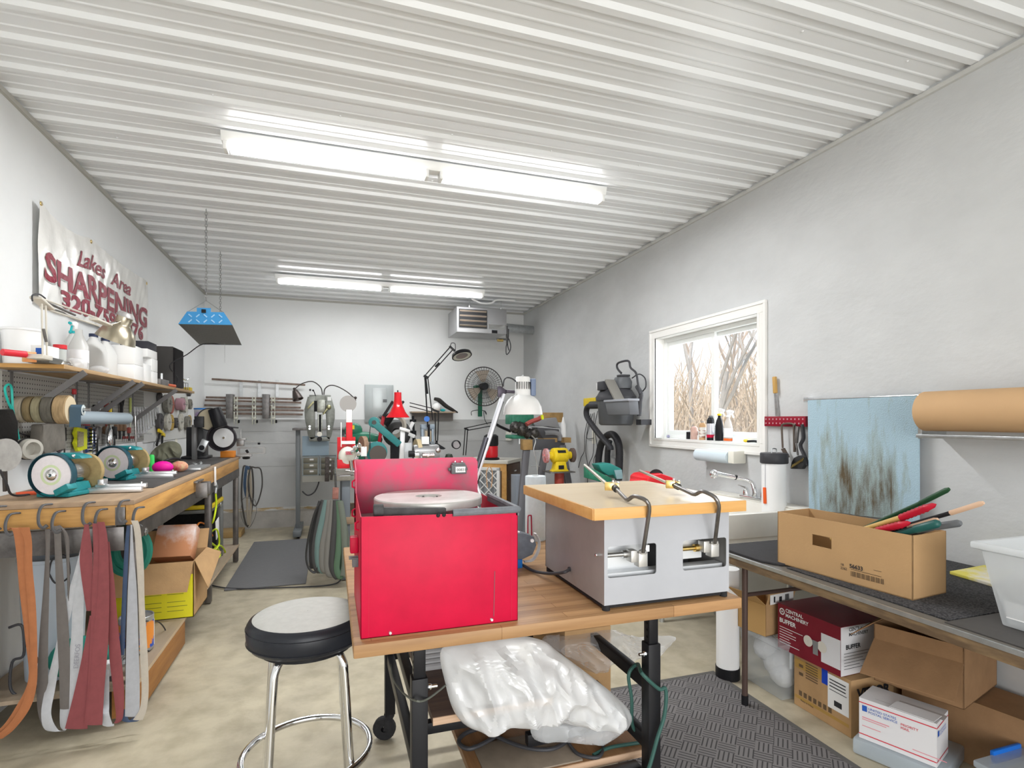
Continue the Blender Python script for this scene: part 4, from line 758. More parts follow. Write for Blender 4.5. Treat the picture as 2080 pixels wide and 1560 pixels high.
EM = V(-1.06, 4.28, BZ+.004); ear = thing('ear_muffs', 'hot pink safety ear muffs on the bench beyond second grinder', 'ear muffs', (-1.1, 4.75, BZ+.004)); pink = M('hot_pink', (.85, .01, .35), .45)
MB().sph(EM+V(-.02, 0, .042), .062, 16, (1.05, .7, .68)).build('ear_cup', pink, ear); MB().sph(EM+V(.06, .09, .038), .055, 16, (1, .7, .7)).build('ear_cup', M('ear_cup_print', (.7, .55, .3), .5, col2=(.6, .08, .1), scale=30), ear); MB().tube([EM+V(-.03, .03, .07), EM+V(.0, .05, .09), EM+V(.05, .1, .09), EM+V(.09, .12, .05)], .008, smooth=5).build('headband', black, ear)
tag(MB().lathe([(.001, 0), (.018, 0), (.017, .11), (.012, .118), (.001, .12)], (-1.19, 4.45, BZ+.004), n=18).build('green_bottle', M('bright_green', (.05, .65, .12), .4)), 'small bright green bottle beside the pink ear muffs', 'bottle')
tag(crumple('draped_cloth', [(300, 941), (312, 915), (330, 900), (350, 896), (364, 902), (369, 918), (362, 934), (340, 941)], 5.05, .08, M('olive_cloth', (.17, .17, .12), .9, var=.35, scale=9), 40, .05, 21), 'olive grey cloth draped over a tool by the left wall', 'cloth')
tag(MB().tube([(-1.30+.05*math.cos(a), 3.6+.09*math.sin(a), BZ+.03+.02*math.sin(3*a)) for a in [i*.5 for i in range(28)]], .007, smooth=3).build('red_cable', M('red_cable', (.55, .02, .03), .5)), 'bundle of red cord between the two grinders', 'cord')
tag(MB().tube([P(a, b_, x=-1.40) for a, b_ in ((0, 955), (14, 985), (28, 1006))]+[(-1.36, 3.3, BZ+.008), (-1.3, 3.5, BZ+.008)], .005, smooth=6).build('power_cable', cordm), 'black grinder cord running up the wall at photo left edge', 'cord')
scr_ = thing('screwdriver', 'red and yellow handled screwdriver behind nearer grinder', 'screwdriver', (-1.40, 3.25, BZ+.004)); MB().cyl((-1.42, 3.22, BZ+.014), (-1.34, 3.27, BZ+.014), .01, n=10).build('handle', M('red_yellow', (.75, .12, .05), .4), scr_); MB().cyl((-1.34, 3.27, BZ+.014), (-1.27, 3.31, BZ+.014), .003, n=8).build('shaft', chrome, scr_)
tag(MB().tube([(-1.03+.03*math.cos(a), 5.0+.06*math.sin(a)+.004*i, BZ+.012+.012*math.sin(2*a)) for i, a in enumerate([k*.6 for k in range(22)])], .0025, smooth=3).build('wire_scraps', galv), 'thin bright wire tangle on the bench mat', 'wire')
tag(MB().box(XL, XL+.006, 3.72, 3.80, 1.10, 1.215).build('outlet_plate', cream, bevel=.002), 'cream electrical outlet plate on left wall behind nearer grinder', 'outlet')
op = bpy.data.objects['outlet_plate']; MB().box(XL+.006, XL+.03, 3.745, 3.785, 1.12, 1.16).build('plug', cream, op, bevel=.004)
tag(MB().box(XL, XL+.006, 6.45, 6.53, 1.06, 1.33).build('power_strip', cream, bevel=.002), 'cream vertical power strip on left wall near the corner', 'power strip')
# black disc sander machine at the bench far end
ms = thing('disc_sander', 'black sharpening machine with polished disc at far end of bench', 'machine', (-1.15, 5.85, BZ+.004))
X0 = -1.15; yy = 5.75
q = MB().box(-1.27, -1.13, 5.78, 6.02, BZ+.004, BZ+.30).box(-1.30, -1.08, 5.72, 5.95, BZ+.004, BZ+.03); q.build('housing', M('satin_black', (.025, .025, .028), .4), ms, bevel=.006)
MB().box(-1.20, -1.165, 5.66, 5.72, BZ+.004, BZ+.32).build('column', M('machine_grey', (.2, .2, .2), .5, .4), ms, bevel=.003)
dcn = P(456, 889, y=5.66); q = MB().lathe([(.001, -.03), (.088, -.03), (.09, -.02), (.09, 0)], dcn, (.15, 1, 0), 40).build('polished_disc', M('lathe_aluminium', (.85, .85, .86), .3, .35), ms, ang=30)
MB().lathe([(.125, .004), (.125, -.035), (.112, -.035), (.112, .0), (.001, .0)], dcn+V(-.02, .012, 0), (.15, 1, 0), 40).lathe([(.001, .005), (.12, .004)], dcn+V(-.02, .014, 0), (.15, 1, 0), 40).build('disc_guard', M('guard_black', (.03, .025, .03), .35), ms, ang=40)
MB().cyl(dcn+V(0, -.03, 0), dcn+V(0, -.045, 0), .01).build('nut', chrome, ms)
lc = P(442, 849, y=5.56); MB().lathe([(.001, -.09), (.055, -.088), (.061, -.07), (.055, .08), (.05, .09), (.001, .091)], lc, (-.32, 0, 1), 28).build('lamp_shade', black, ms, ang=50)
lr = P(426, 852, y=5.74); MB().lathe([(.10, -.012), (.108, -.008), (.108, .012), (.098, .012), (.098, -.006)], lr, (.25, -1, 0), 36).build('ring', black, ms, ang=40); MB().lathe([(.001, .0), (.098, .0)], lr, (.25, -1, 0), 36).build('mirror', M('brassy_mirror', (.20, .17, .11), .3, .3), ms, fix=False)
nz = P(413, 905, y=5.6); MB().obox(nz, (.06, .05, .11), ry=.4).build('nozzle', galv, ms, bevel=.004); MB().cyl(nz+V(-.008, -.027, -.018), nz+V(-.008, -.022, -.018), .023).build('nozzle_hole', black, ms)
MB().obox(P(472, 868, y=5.66), (.10, .05, .012), ry=.1).obox(P(405, 857, y=5.6), (.07, .05, .1)).build('bracket', MATS['satin_black'], ms, bevel=.002)
tag(MB().box(-1.0, -.88, 5.86, 5.97, BZ+.0045, BZ+.065).build('orange_bin', M('orange_bin', (.85, .28, .03), .5), bevel=.003), 'small orange parts bin under the polished disc', 'bin')
tag(MB().obox(P(401, 922, y=5.72)+V(0, 0, 0), (.07, .06, .10)).build('blue_can', M('blue_can', (.03, .12, .35), .4, var=.4, scale=30), bevel=.01), 'dark blue container on bench below black machine', 'container') if False else None
# pivoting slide fixture overhanging the bench end
fx = thing('slide_fixture', 'grey steel slide fixture with black knob jutting past bench end', 'fixture', (-.9, 5.98, BZ)); fm_ = M('fixture_steel', (.30, .295, .29), .4, .8, var=.2, scale=14)
def PB(a, b_): return P(a, b_, y=6.02)
MB().bar(PB(448, 927), PB(512, 925), .03, .018).build('arm', fm_, fx, bevel=.001)
q = MB()
for a, b_ in (((484, 910), (538, 909)), ((484, 922), (538, 921)), ((485, 910), (485, 923)), ((537, 909), (537, 922))): q.bar(PB(*a), PB(*b_), .025, .012)
q.build('slotted_frame', fm_, fx); MB().bar(PB(481, 899), PB(496, 899), .04, .07).build('block', fm_, fx, bevel=.002); MB().bar(PB(478, 892), PB(500, 892), .05, .018).build('cap_plate', fm_, fx, bevel=.001)
MB().cyl(PB(489, 892), PB(489, 872), .006).build('post', steel, fx); MB().cyl(PB(495, 896), PB(537, 897), .004).build('rod', steel, fx)
MB().lathe([(.001, -.025), (.03, -.02), (.038, -.008), (.03, 0), (.001, .002)], PB(500, 928), (0, 0, 1), 20).cyl(PB(504, 920), PB(500, 914), .012).cyl(PB(526, 903), PB(526, 899), .012).build('knob', black, fx)
# jar with blue lid on top of machine box
jr = thing('storage_jar', 'clear jar with blue lid and purple contents on black machine', 'jar', (-1.36, 5.85, BZ+.35)); jc = P(412, 842, y=5.8); jz = jc.z
MB().lathe([(.001, -.045), (.07, -.045), (.072, .045), (.001, .046)], (jc.x, 5.8, jz), n=24).build('jar', M('jar_clear', (.75, .75, .78), .15, alpha=.45), jr); MB().lathe([(.001, .047), (.075, .047), (.075, .06), (.001, .061)], (jc.x, 5.8, jz), n=24).build('lid', M('lid_blue', (.03, .22, .65), .4), jr, bevel=.001)
MB().sph((jc.x-.03, 5.78, jz-.005), .035, 12).build('contents', M('purple', (.28, .03, .45), .5), jr); MB().box(jc.x-.07, jc.x+.07, 5.77, 5.86, BZ+.30, jz-.046).build('stand', MATS['satin_black'], jr)
# wheels on the wall board (faces toward +X)
rw = random.Random(5); wm = [M('wheel_grey', (.23, .22, .19), .8, var=.3, scale=40), M('wheel_brown', (.30, .10, .075), .8), M('wheel_pink', (.42, .24, .28), .8), M('wheel_ochre', (.42, .28, .07), .8), M('wheel_pale', (.50, .48, .42), .8, var=.25, scale=40), M('wheel_dark', (.08, .075, .075), .7)]
wl_ = [(327, 808, 17, 5, .03, 'dark grinding wheel at top left of wheel board'), (341, 820, 33, 0, .045, 'mottled green grey wheel left of the brown disc'), (351, 822, 33, 1, .02, 'large red brown flat disc on the wheel board'), (364, 821, 21, 2, .07, 'pink cup wheel on the wheel board'), (373, 822, 26, 0, .03, 'grey wheel right of the pink cup wheel'), (380, 822, 27, 4, .02, 'pale spoked wheel in upper row'), (388, 821, 18, 0, .03, 'small upper row wheel nearest the corner'),
       (386, 800, 9, 5, .03, 'small dark wheel just under the shelf tip'), (327, 857, 30, 5, .03, 'dark wheel leftmost in the lower row'), (343, 857, 30, 4, .03, 'pale grey wheel second in the lower row'), (351, 858, 28, 3, .02, 'ochre disc in the lower wheel row'), (359, 859, 18, 5, .03, 'small dark wheel right of the ochre disc'), (371, 857, 29, 4, .02, 'pale round wheel with hub in lower row'), (382, 859, 24, 0, .04, 'grey wheel in lower row near corner'), (388, 855, 20, 3, .02, 'small ochre wheel rightmost in lower row')]
for px, py, rp, mi, th_, lab in wl_:
    c = P(px, py, x=XL+.04); r_ = rp/2*c.length/1115*1.0; r_ = rp*.5*(ray(px, py)*1).length*(c.x/ray(px, py).x)/1115*1.9/2*1.05
    if r_ > .09: r_ = .09
    w_ = thing('grinding_disc', lab, 'wheel', (XL+.02, c.y, c.z), 0, 'small grinding wheels on the far wall board')
    MB().lathe([(.012, -th_/2), (r_*.96, -th_/2), (r_, -th_/2+.003), (r_, th_/2-.003), (r_*.96, th_/2), (r_*.4, th_/2), (r_*.38, th_/2-.004), (.012, th_/2-.004)], (XL+.015+th_/2, c.y, c.z), (1, 0, 0), 24).build('disc', wm[mi], w_, ang=40)
    MB().cyl((XL, c.y, c.z), (XL+.03+th_, c.y, c.z), .005, n=8).build('peg', steel, w_)
# near stack of felt wheels on a rod
cy_, cz_ = 3.41, P(100, 832, x=-1.38).z
fw = [(0.00, .040, .066, 'cream', (.42, .38, .30)), (.045, .03, .066, 'brown', (.25, .19, .10)), (.08, .035, .068, 'olive', (.30, .27, .17)), (.12, .045, .072, 'dark', (.13, .12, .10)), (.17, .055, .074, 'tan', (.40, .28, .15))]
nm_ = ['pale wheel nearest the wall in the big felt wheel stack', 'brown felt wheel second in the stack', 'olive rimmed felt wheel in middle of the stack', 'dark felt wheel with orange paper hub label', 'outermost cream faced felt wheel of the stack']
for i, (dx, w_, r_, nn, cc_) in enumerate(fw):
    x = XL+.02+dx; o = thing('felt_disc', nm_[i], 'wheel', (x, cy_, cz_), 0, 'stack of felt wheels on the rod'); 
    MB().lathe([(.011, 0), (r_*.95, 0), (r_, .004), (r_, w_-.004), (r_*.95, w_), (.011, w_)], (x, cy_, cz_), (1, 0, 0), 40).build('body', M('felt_'+nn, cc_, .9, var=.3, scale=18, stretch=(6, 1, 1)), o, ang=40)
    if i in (3, 4): MB().lathe([(.011, w_+.0005), (r_*(.33 if i == 3 else .93), w_+.0005)], (x, cy_, cz_), (1, 0, 0), 32).build('face', M('hub_orange', (.72, .42, .25), .7) if i == 3 else M('felt_cream_face', (.68, .56, .38), .8), o, fix=False)
tag(MB().cyl((XL, cy_, cz_), (XL+.33, cy_, cz_), .0085, n=10).build('hanging_rod', steel), 'thin steel rod through the stack of felt wheels', 'rod')
o = thing('sandpaper_roll', 'dark blue sandpaper roll hanging in front of felt wheels', 'roll', (XL+.28, cy_, cz_-.1)); q = MB().lathe([(.012, 0), (.028, 0), (.028, .05), (.012, .05), (.012, 0)], (XL+.25, cy_, cz_-.002), (1, 0, 0), 28); q.build('roll', M('blue_grit', (.07, .12, .17), .8), o)
MB().sheet([[V(x, cy_-.030, cz_+.01-.012*i*.0-(.0 if i == 0 else .02*i)) for x in (XL+.25, XL+.30)] for i in range(6)], .001).build('loose_end', MATS['blue_grit'], o); MB().lathe([(.0125, .0505), (.0275, .0505)], (XL+.25, cy_, cz_-.002), (1, 0, 0), 24).build('end_face', M('paper_blue_white', (.6, .66, .66), .8), o, fix=False)
tt = thing('cardboard_tube', 'pale blue grey paper tube pointing along the pegboard', 'tube', (XL+.12, 4.2, 1.42)); MB().lathe([(.036, 0), (.04, 0), (.04, .86), (.036, .86), (.036, 0)], (-1.38, 3.72, 1.432), (.0, 1, -.006), 28).build('tube', M('blue_grey_tube', (.36, .43, .48), .6), tt)
# brush and discs at the far left
tb_ = thing('bench_brush', 'black bristle brush with looped turquoise handle at left edge', 'brush', P(15, 780, x=-1.42)); tq = M('turquoise', (.02, .45, .38), .4)
MB().tube([P(a, b_, x=-1.42) for a, b_ in ((24, 832), (15, 812), (10, 790), (16, 781), (23, 786), (25, 812), (26, 832), (33, 865), (38, 892))], .005, smooth=6).build('handle', tq, tb_)
MB().tube([P(a, b_, x=-1.42) for a, b_ in ((10, 832), (12, 860), (16, 890), (22, 908))], .035, n=12, smooth=4, rs=[.03, .045, .04, .02], flat=.6).build('bristles', M('bristles', (.015, .014, .013), .95, bump=.004, bscale=90), tb_)
tag(MB().lathe([(.001, -.02), (.02, -.02), (.055, -.012), (.072, -.004), (.074, .01), (.001, .012)], P(8, 924, x=-1.40), (.9, -.4, 0), 36).build('buffing_cup', M('buff_grey', (.36, .35, .33), .8, var=.2, scale=20)), 'round grey buffing disc at left photo edge', 'disc')
o = thing('tape_roll', 'pale tape spool with black end hanging beside the brush', 'roll', P(55, 910, x=-1.42)); MB().lathe([(.001, 0), (.05, 0), (.052, .02), (.048, .06), (.034, .062), (.03, .03), (.001, .03)], P(48, 912, x=-1.42), (.8, -.5, .0), 30).build('spool', M('spool_grey', (.45, .43, .38), .6), o, ang=40); MB().lathe([(.0525, .015), (.0525, .035)], P(48, 912, x=-1.42), (.8, -.5, .0), 30).build('band', blackm, o)
tag(MB().bar(P(9, 940, x=-1.42), P(11, 998, x=-1.42), .022, .012, (1, 0, 0)).build('flat_lever', M('brown_strap', (.06, .05, .045), .6), bevel=.002), 'dark flat handle hanging below the grey buffing disc', 'handle')
tag(MB().prism([P(a, b_, x=-1.47) for a, b_ in ((62, 862), (112, 860), (113, 912), (70, 924), (58, 905))], (.05, 0, 0)).build('leather_pouch', M('leather_grey', (.19, .175, .15), .7, var=.35, scale=10), bevel=.008), 'worn grey tool pouch hanging below the felt wheels', 'pouch')
# pegboard tools
def hang(name, px, py0, py1, w_, m, label, cat, x=XL+.02, hm=None, hl=.45, grp=None, tilt=0):
    a, b_ = P(px, py0, x=x), P(px+tilt, py1, x=x); o = thing(name, label, cat, a, 0, grp); mid = a+(b_-a)*hl
    MB().bar(a, mid, w_, w_*.8, (1, 0, 0)).build('handle', hm or m, o, bevel=w_*.2); MB().bar(mid, b_, w_*.45, w_*.3, (1, 0, 0)).build('blade', m, o, bevel=w_*.05); return o
pos_ = ['leftmost', 'second', 'third', 'fourth', 'fifth', 'sixth', 'seventh', 'eighth', 'ninth', 'shortest, rightmost']
for i in range(10):
    px = 274+i*5.2; a = P(px, 833, x=XL+.022); b_ = P(px+2.6, 886-i*3.9, x=XL+.022); q = MB(); q.bar(a, b_, .017, .006, (1, 0, 0)); d = (b_-a).normalized()
    q.lathe([(.009, -.004), (.017, -.004), (.017, .004), (.009, .004), (.009, -.004)], b_+d*.012, (1, 0, 0), 14); q.obox(a-d*.012+V(0, .011, 0), (.008, .008, .03)).obox(a-d*.012+V(0, -.011, 0), (.008, .008, .03)).cyl((XL+.008, a.y, a.z-.01), (XL+.03, a.y, a.z-.01), .003)
    tag(q.build('wrench', M('wrench_chrome', (.86, .87, .9), .25, .55)), 'chrome wrench on the pegboard, %s of the row of ten' % pos_[i], 'wrench', 'row of chrome wrenches on pegboard')
tag(MB().cyl(P(275, 845, x=XL+.05), P(276, 907, x=XL+.05), .006).cyl(P(277, 881, x=XL+.05), P(308, 881, x=XL+.05), .006).build('t_handle', chrome), 'long chrome T shaped handle below the wrenches', 'tool')
hang('screwdriver', 203, 815, 842, .025, chrome, 'silver shafted screwdriver hanging above the blue grey tube', 'screwdriver', hm=M('clear_handle', (.55, .55, .6), .3))
hang('rasp', 265, 808, 872, .018, M('pale_green_tool', (.55, .62, .45), .5), 'pale green and yellow handled tool left of the wrenches', 'tool', hm=M('green_yellow', (.45, .5, .15), .5))
hang('hacksaw', 222, 827, 905, .035, dsteel, 'yellow handled tool hanging behind the tube', 'tool', hm=yel)
hang('pliers', 216, 812, 870, .03, M('rust_red', (.25, .05, .04), .6), 'rust red handled pliers on pegboard', 'pliers')
for i, px in enumerate((236, 244, 252)): hang('dark_pliers', px, 862, 892, .035, blackm, ('left', 'middle', 'right')[i]+' one of three black tools hanging below the tube end', 'tool', hm=M('brown_grip', (.16, .09, .05), .6), grp='black tools below the tube')
q = MB(); a = P(247, 822, x=XL+.03); q.bar(a, a+V(0, 0, -.1), .03, .015, (1, 0, 0)).obox(a+V(0, -.02, .02), (.012, .025, .06), rx=.6).obox(a+V(0, .025, .015), (.012, .025, .06), rx=-.5); tag(q.build('adjustable_wrench', blackm, bevel=.003), 'black adjustable wrench above the tube end', 'wrench')
hang('chisel', 120, 770, 800, .02, chrome, 'thin chrome tool high on pegboard', 'tool') if False else hang('putty_knife', 151, 790, 815, .025, steel, 'red handled tool high on the pegboard above the tube', 'tool', hm=M('red_handle', (.6, .05, .06), .4))
o = thing('file_card', 'bright yellow framed wire file card hanging on pegboard', 'brush', P(160, 890, x=XL+.03)); MB().prism([P(a, b_, x=XL+.02) for a, b_ in ((150, 868), (170, 872), (170, 912), (152, 917), (146, 900), (150, 890), (146, 880))], (.02, 0, 0)).build('frame', M('neon_yellow', (.82, .85, .03), .4), o, bevel=.002)
MB().prism([P(a, b_, x=XL+.042) for a, b_ in ((157, 876), (168, 878), (168, 906), (157, 908))], (.006, 0, 0)).build('wire_face', M('wire_tan', (.4, .35, .2), .7, var=.5, scale=120), o)
for i, px in enumerate((177, 184)):
    o = thing('socket_rail', ('navy blue rail holding chrome sockets beside yellow file card', 'dark rail of silver sockets right of the blue rail')[i], 'sockets', P(px, 880, x=XL+.02)); MB().bar(P(px, 866, x=XL+.018), P(px, 922, x=XL+.018), .03, .012, (1, 0, 0)).build('rail', M('navy', (.03, .06, .2), .5) if i == 0 else blackm, o)
    for k in range(8): c = P(px, 870+k*7, x=XL+.02); MB().cyl(c, c+V(.03, 0, 0), .009, n=10).build('socket', chrome, o)
tag(MB().bar(P(160, 858, x=XL+.03), P(180, 862, x=XL+.03), .02, .02).build('red_tool', M('red_tool', (.65, .03, .06), .4), bevel=.004), 'small red tool just under the blue grey tube', 'tool')
cl = thing('calipers', 'steel funnel shaped tool hanging below the tube', 'tool', P(220, 880, x=XL+.04)); MB().lathe([(.006, 0), (.02, -.03), (.028, -.12), (.012, -.19), (.001, -.2)], P(221, 864, x=XL+.05), n=18).build('body', chrome, cl); MB().tube([P(a, b_, x=XL+.04) for a, b_ in ((205, 938), (210, 915), (222, 910), (226, 935))], .006, smooth=5).build('legs', dsteel, cl)
tag(MB().tube([P(a, b_, x=XL+.02) for a, b_ in ((190, 862), (198, 890), (193, 915), (203, 940), (212, 950))], .004, smooth=5).build('black_cable', cordm), 'black cable hanging on pegboard behind the grinders', 'cable')
tag(MB().tube([P(a, b_, x=XL+.03) for a, b_ in ((40, 880), (70, 890), (105, 900), (122, 892), (128, 910), (118, 918), (110, 905))], .004, smooth=5).build('black_cable', cordm), 'black cable looping between tool pouch and file card', 'cable')
tag(MB().tube([P(a, b_, x=XL+.02) for a, b_ in ((122, 862), (121, 900), (118, 940), (112, 960))], .006, smooth=5).build('dark_cable', M('red_black_cable', (.15, .02, .03), .5)), 'dark vertical cable dropping behind the nearer grinder', 'cable')
o = thing('tin_snips', 'yellow and black handled snips hanging low beside white board', 'snips', P(325, 880, x=XL+.03))
MB().bar(P(327, 874, x=XL+.03), P(318, 905, x=XL+.03), .02, .015, (1, 0, 0)).bar(P(330, 884, x=XL+.03), P(329, 903, x=XL+.03), .02, .015, (1, 0, 0)).build('handles', blackm, o, bevel=.003); MB().bar(P(322, 874, x=XL+.035), P(329, 879, x=XL+.035), .03, .02, (1, 0, 0)).bar(P(330, 881, x=XL+.035), P(334, 885, x=XL+.035), .03, .02, (1, 0, 0)).build('yellow_grip', yel, o, bevel=.003)
hang('pry_bar', 192, 822, 850, .022, blackm, 'short black pry bar above the tube near the roll', 'tool')
hang('hex_key', 228, 815, 838, .014, iron, 'dark hooked tool between yellow handle and black wrench', 'tool', hm=black)
hang('black_hammer', 196, 866, 925, .05, blackm, 'large black tool hanging right of the socket rails', 'tool', hm=dsteel)
hang('snap_ring_pliers', 232, 866, 905, .04, iron, 'dark steel pliers hanging just right of the funnel tool', 'pliers', hm=M('black_grip', (.02, .02, .02), .6))
hang('long_punch', 131, 868, 930, .02, iron, 'dark punch hanging left of yellow file card', 'tool', hm=blackm)
hang('side_cutter', 262, 868, 895, .03, iron, 'small red gripped cutter left of the T handle', 'pliers', hm=M('rust_red', (.25, .05, .04)))
hang('wire_stripper', 213, 866, 900, .03, chrome, 'chrome stripper hanging behind the funnel tool', 'tool', hm=M('brown_grip', (.16, .09, .05)))
for i in range(6): hang('small_screwdriver', 251+i*4, 886, 898, .012, steel, 'tiny screwdriver in low pegboard row, %s' % ('first', 'second', 'third', 'fourth', 'fifth', 'sixth')[i]+' from left', 'screwdriver', hm=M('dark_red_grip', (.2, .03, .03), .5), grp='tiny screwdrivers low on pegboard')
# ---- things on the shelf
def base(px, x=SHX): v = P(px, 760, x=x); return V(v.x, v.y, SZ)
b_ = base(45, -1.42); tag(MB().lathe([(.001, .001), (.07, .001), (.078, .16), (.083, .163), (.083, .173), (.075, .173), (.07, .16), (.001, .14)], b_, n=32).build('white_bucket', whitepl), 'white plastic bucket at the near end of the shelf', 'bucket')
tag(crumple('plastic_bag', [(12, 738), (22, 715), (45, 695), (68, 692), (78, 705), (66, 722), (50, 740)], 3.36, .035, foil, 20, .02, 7), 'crumpled clear plastic bag on near end of shelf', 'bag')
b_ = base(22, -1.28); tag(MB().cyl(b_+V(-.02, -.02, .016), b_+V(.03, .05, .016), .014).build('red_marker', M('red_plastic', (.7, .03, .05), .4)), 'small red plastic object at the shelf near corner', 'object')
b_ = base(55, -1.30); tag(MB().obox(b_+V(0, .02, .02), (.05, .09, .035), rz=.4, rx=.25).build('orange_packet', M('orange_packet', (.75, .2, .05), .5, col2=(.7, .6, .3), scale=20), bevel=.003), 'orange and yellow packet under the plastic bag', 'packet')
b_ = base(92, -1.29); ps = thing('letter_box', 'small white carton with blue lettering on the shelf', 'box', b_); MB().obox(b_+V(0, 0, .055), (.055, .11, .055), rz=-.15).build('carton', paper, ps, bevel=.001); MB().obox(b_+V(.0, -.056, .055), (.03, .002, .028), rz=-.15).build('blue_print', blueink, ps)
MB().obox(b_+V(0, 0, .0135), (.09, .15, .027)).build('tray_under', M('tray_dark', (.1, .1, .09), .5), ps)
for i in range(2): b2 = base(108, -1.30); tag(MB().lathe([(.001, .001+i*.012), (.075-i*.006, .001+i*.012), (.077-i*.006, .006+i*.012), (.073-i*.006, .0118+i*.012), (.001, .0118+i*.012)], b2, n=36).build('steel_disc', chrome, ang=40), ('lower', 'upper')[i]+' of two shiny steel discs stacked on the shelf', 'disc', 'shiny discs on shelf')
b_ = base(122, -1.32); jr2 = thing('small_jar', 'small grey jar with red lid on the shelf', 'jar', b_+V(0, 0, .025)); MB().lathe([(.001, .026), (.026, .026), (.026, .095), (.001, .096)], b_, n=20).build('jar', M('jar_grey', (.5, .52, .5), .3), jr2); MB().lathe([(.001, .097), (.029, .097), (.029, .118), (.001, .12)], b_, n=20).build('lid', M('red_lid', (.65, .03, .04), .4), jr2)
def spray(px, x, h, label, cap, lbl, sc=1):
    b_ = base(px, x); s_ = thing('spray_bottle', label, 'bottle', b_)
    MB().lathe([(.001, .001), (.042*sc, .001), (.045*sc, .01), (.045*sc, h*.55), (.036*sc, h*.68), (.018*sc, h*.78), (.014*sc, h*.84), (.001, h*.84)], b_, n=28).build('bottle', M('bottle_translucent', (.72, .72, .70), .2, alpha=.75), s_, ang=60)
    MB().lathe([(.0455*sc, h*.15), (.0455*sc, h*.5)], b_, n=28).build('label', lbl, s_, fix=False); q = MB().cyl(b_+V(0, 0, h*.84), b_+V(0, 0, h*.89), .017*sc).build('collar', cap, s_)
    MB().prism([b_+V(0, a*sc, c*sc+h*.89) for a, c in ((-.05, .045), (-.045, .028), (-.02, .025), (-.015, 0), (.015, 0), (.018, .03), (.03, .05), (0, .055))], (.02*sc, 0, 0)).build('head', whitepl, s_, bevel=.002); MB().bar(b_+V(.01, -.03*sc, h*.89+.026*sc), b_+V(.01, -.055*sc, h*.89-.02*sc), .012, .008, (1, 0, 0)).build('trigger', cap, s_, bevel=.002); MB().cyl(b_+V(.01, -.05*sc, h*.89+.037*sc), b_+V(.01, -.062*sc, h*.89+.037*sc), .008).build('nozzle', cap, s_)
    return s_
tq2 = M('teal_plastic', (.02, .42, .45), .4); lblm = M('white_red_label', (.82, .82, .84), .5, col2=(.7, .1, .15), scale=5, thr=(.2, .26))
spray(147, -1.40, .27, 'tall clear spray bottle with turquoise trigger on the shelf', tq2, lblm)
b_ = base(160, -1.33); tag(MB().lathe([(.001, .001), (.045, .001), (.046, .14), (.03, .18), (.018, .21), (.017, .235), (.001, .236)], b_, n=26).build('clear_bottle', M('bottle_translucent', (.7, .7, .7), .2), ang=60), 'squat clear bottle with white label beside the spray bottle', 'bottle')
cb_ = bpy.data.objects['clear_bottle']; l_ = MB().lathe([(.0465, .05), (.0465, .12)], b_, n=26).build('label', lblm, cb_, fix=False); l_.location = -Vector(cb_.location) if False else l_.location
jugm = M('jug_white', (.74, .74, .72), .4, alpha=.93)
for i, (px, x, h_, w_, lab) in enumerate(((190, -1.42, .255, .085, 'white plastic jug with dark cap behind the spray bottles'), (214, -1.38, .24, .07, 'second plain white plastic jug behind the lamp shade'))):
    b_ = base(px, x); j = thing('plastic_jug', lab, 'jug', b_, 0, 'white jugs on shelf'); MB().lathe([(.001, .001), (w_*1.05, .001), (w_*1.1, .012), (w_*1.1, h_*.62), (w_*.8, h_*.8), (.03, h_*.93), (.022, h_), (.001, h_)], b_, n=24, sq=(.8, 1.1)).build('jug', jugm, j, ang=60); MB().cyl(b_+V(0, 0, h_), b_+V(0, 0, h_+.02), .024).build('cap', M('dark_cap', (.03, .04, .09), .4), j)
tag(crumple('plastic_bag', [(133, 752), (128, 736), (145, 728), (172, 730), (178, 742), (172, 754), (150, 757)], 3.5, .03, foil, 16, .015, 9), 'small clear bag in front of the spray bottles', 'bag')
tag(crumple('water_bottle', [(178, 755), (182, 745), (205, 742), (222, 750), (215, 760), (195, 762)], 3.9, .025, foil, 14, .006, 12), 'clear plastic bottle lying on its side on the shelf', 'bottle')
for i, (a, b_, c_, d_, y, lab) in enumerate(((232, 262, 744, 768, 4.3, 'large low white carton of the white box cluster'), (235, 262, 716, 743, 4.35, 'upper white carton above the large low one'), (263, 278, 748, 773, 4.55, 'narrow white carton in middle of the cluster'), (279, 298, 756, 776, 4.65, 'front right white carton of the cluster'), (279, 298, 734, 755, 4.75, 'white carton stacked over the right one'), (266, 294, 719, 733, 4.8, 'long white carton near top of cluster'), (267, 294, 706, 718, 4.8, 'small black topped box highest in the cluster'))):
    m_ = blackm if i == 6 else paper
    z0 = [SZ+.001, SZ+.105, SZ+.001, SZ+.001, SZ+.092, SZ+.185, SZ+.245][i]; z1 = [SZ+.104, SZ+.23, SZ+.13, SZ+.09, SZ+.184, SZ+.244, SZ+.30][i]
    xa = P(a, 750, y=y).x; xb = P(b_, 750, y=y).x; xb = min(xb, SX-.01); xa = max(xa, XL+.02)
    if xb-xa < .08: xa = xb-.09
    ya_ = [4.28, 4.28, 4.50, 4.66, 4.66, 4.56, 4.58][i]; yb_ = [4.47, 4.46, 4.64, 4.80, 4.80, 4.79, 4.78][i]
    tag(MB().box(-1.42, -1.245, ya_, yb_, z0, z1).build('small_carton', m_ if i != 6 else M('black_white_box', (.03, .03, .04), .5), bevel=.002), lab, 'box', 'white cartons on the shelf')
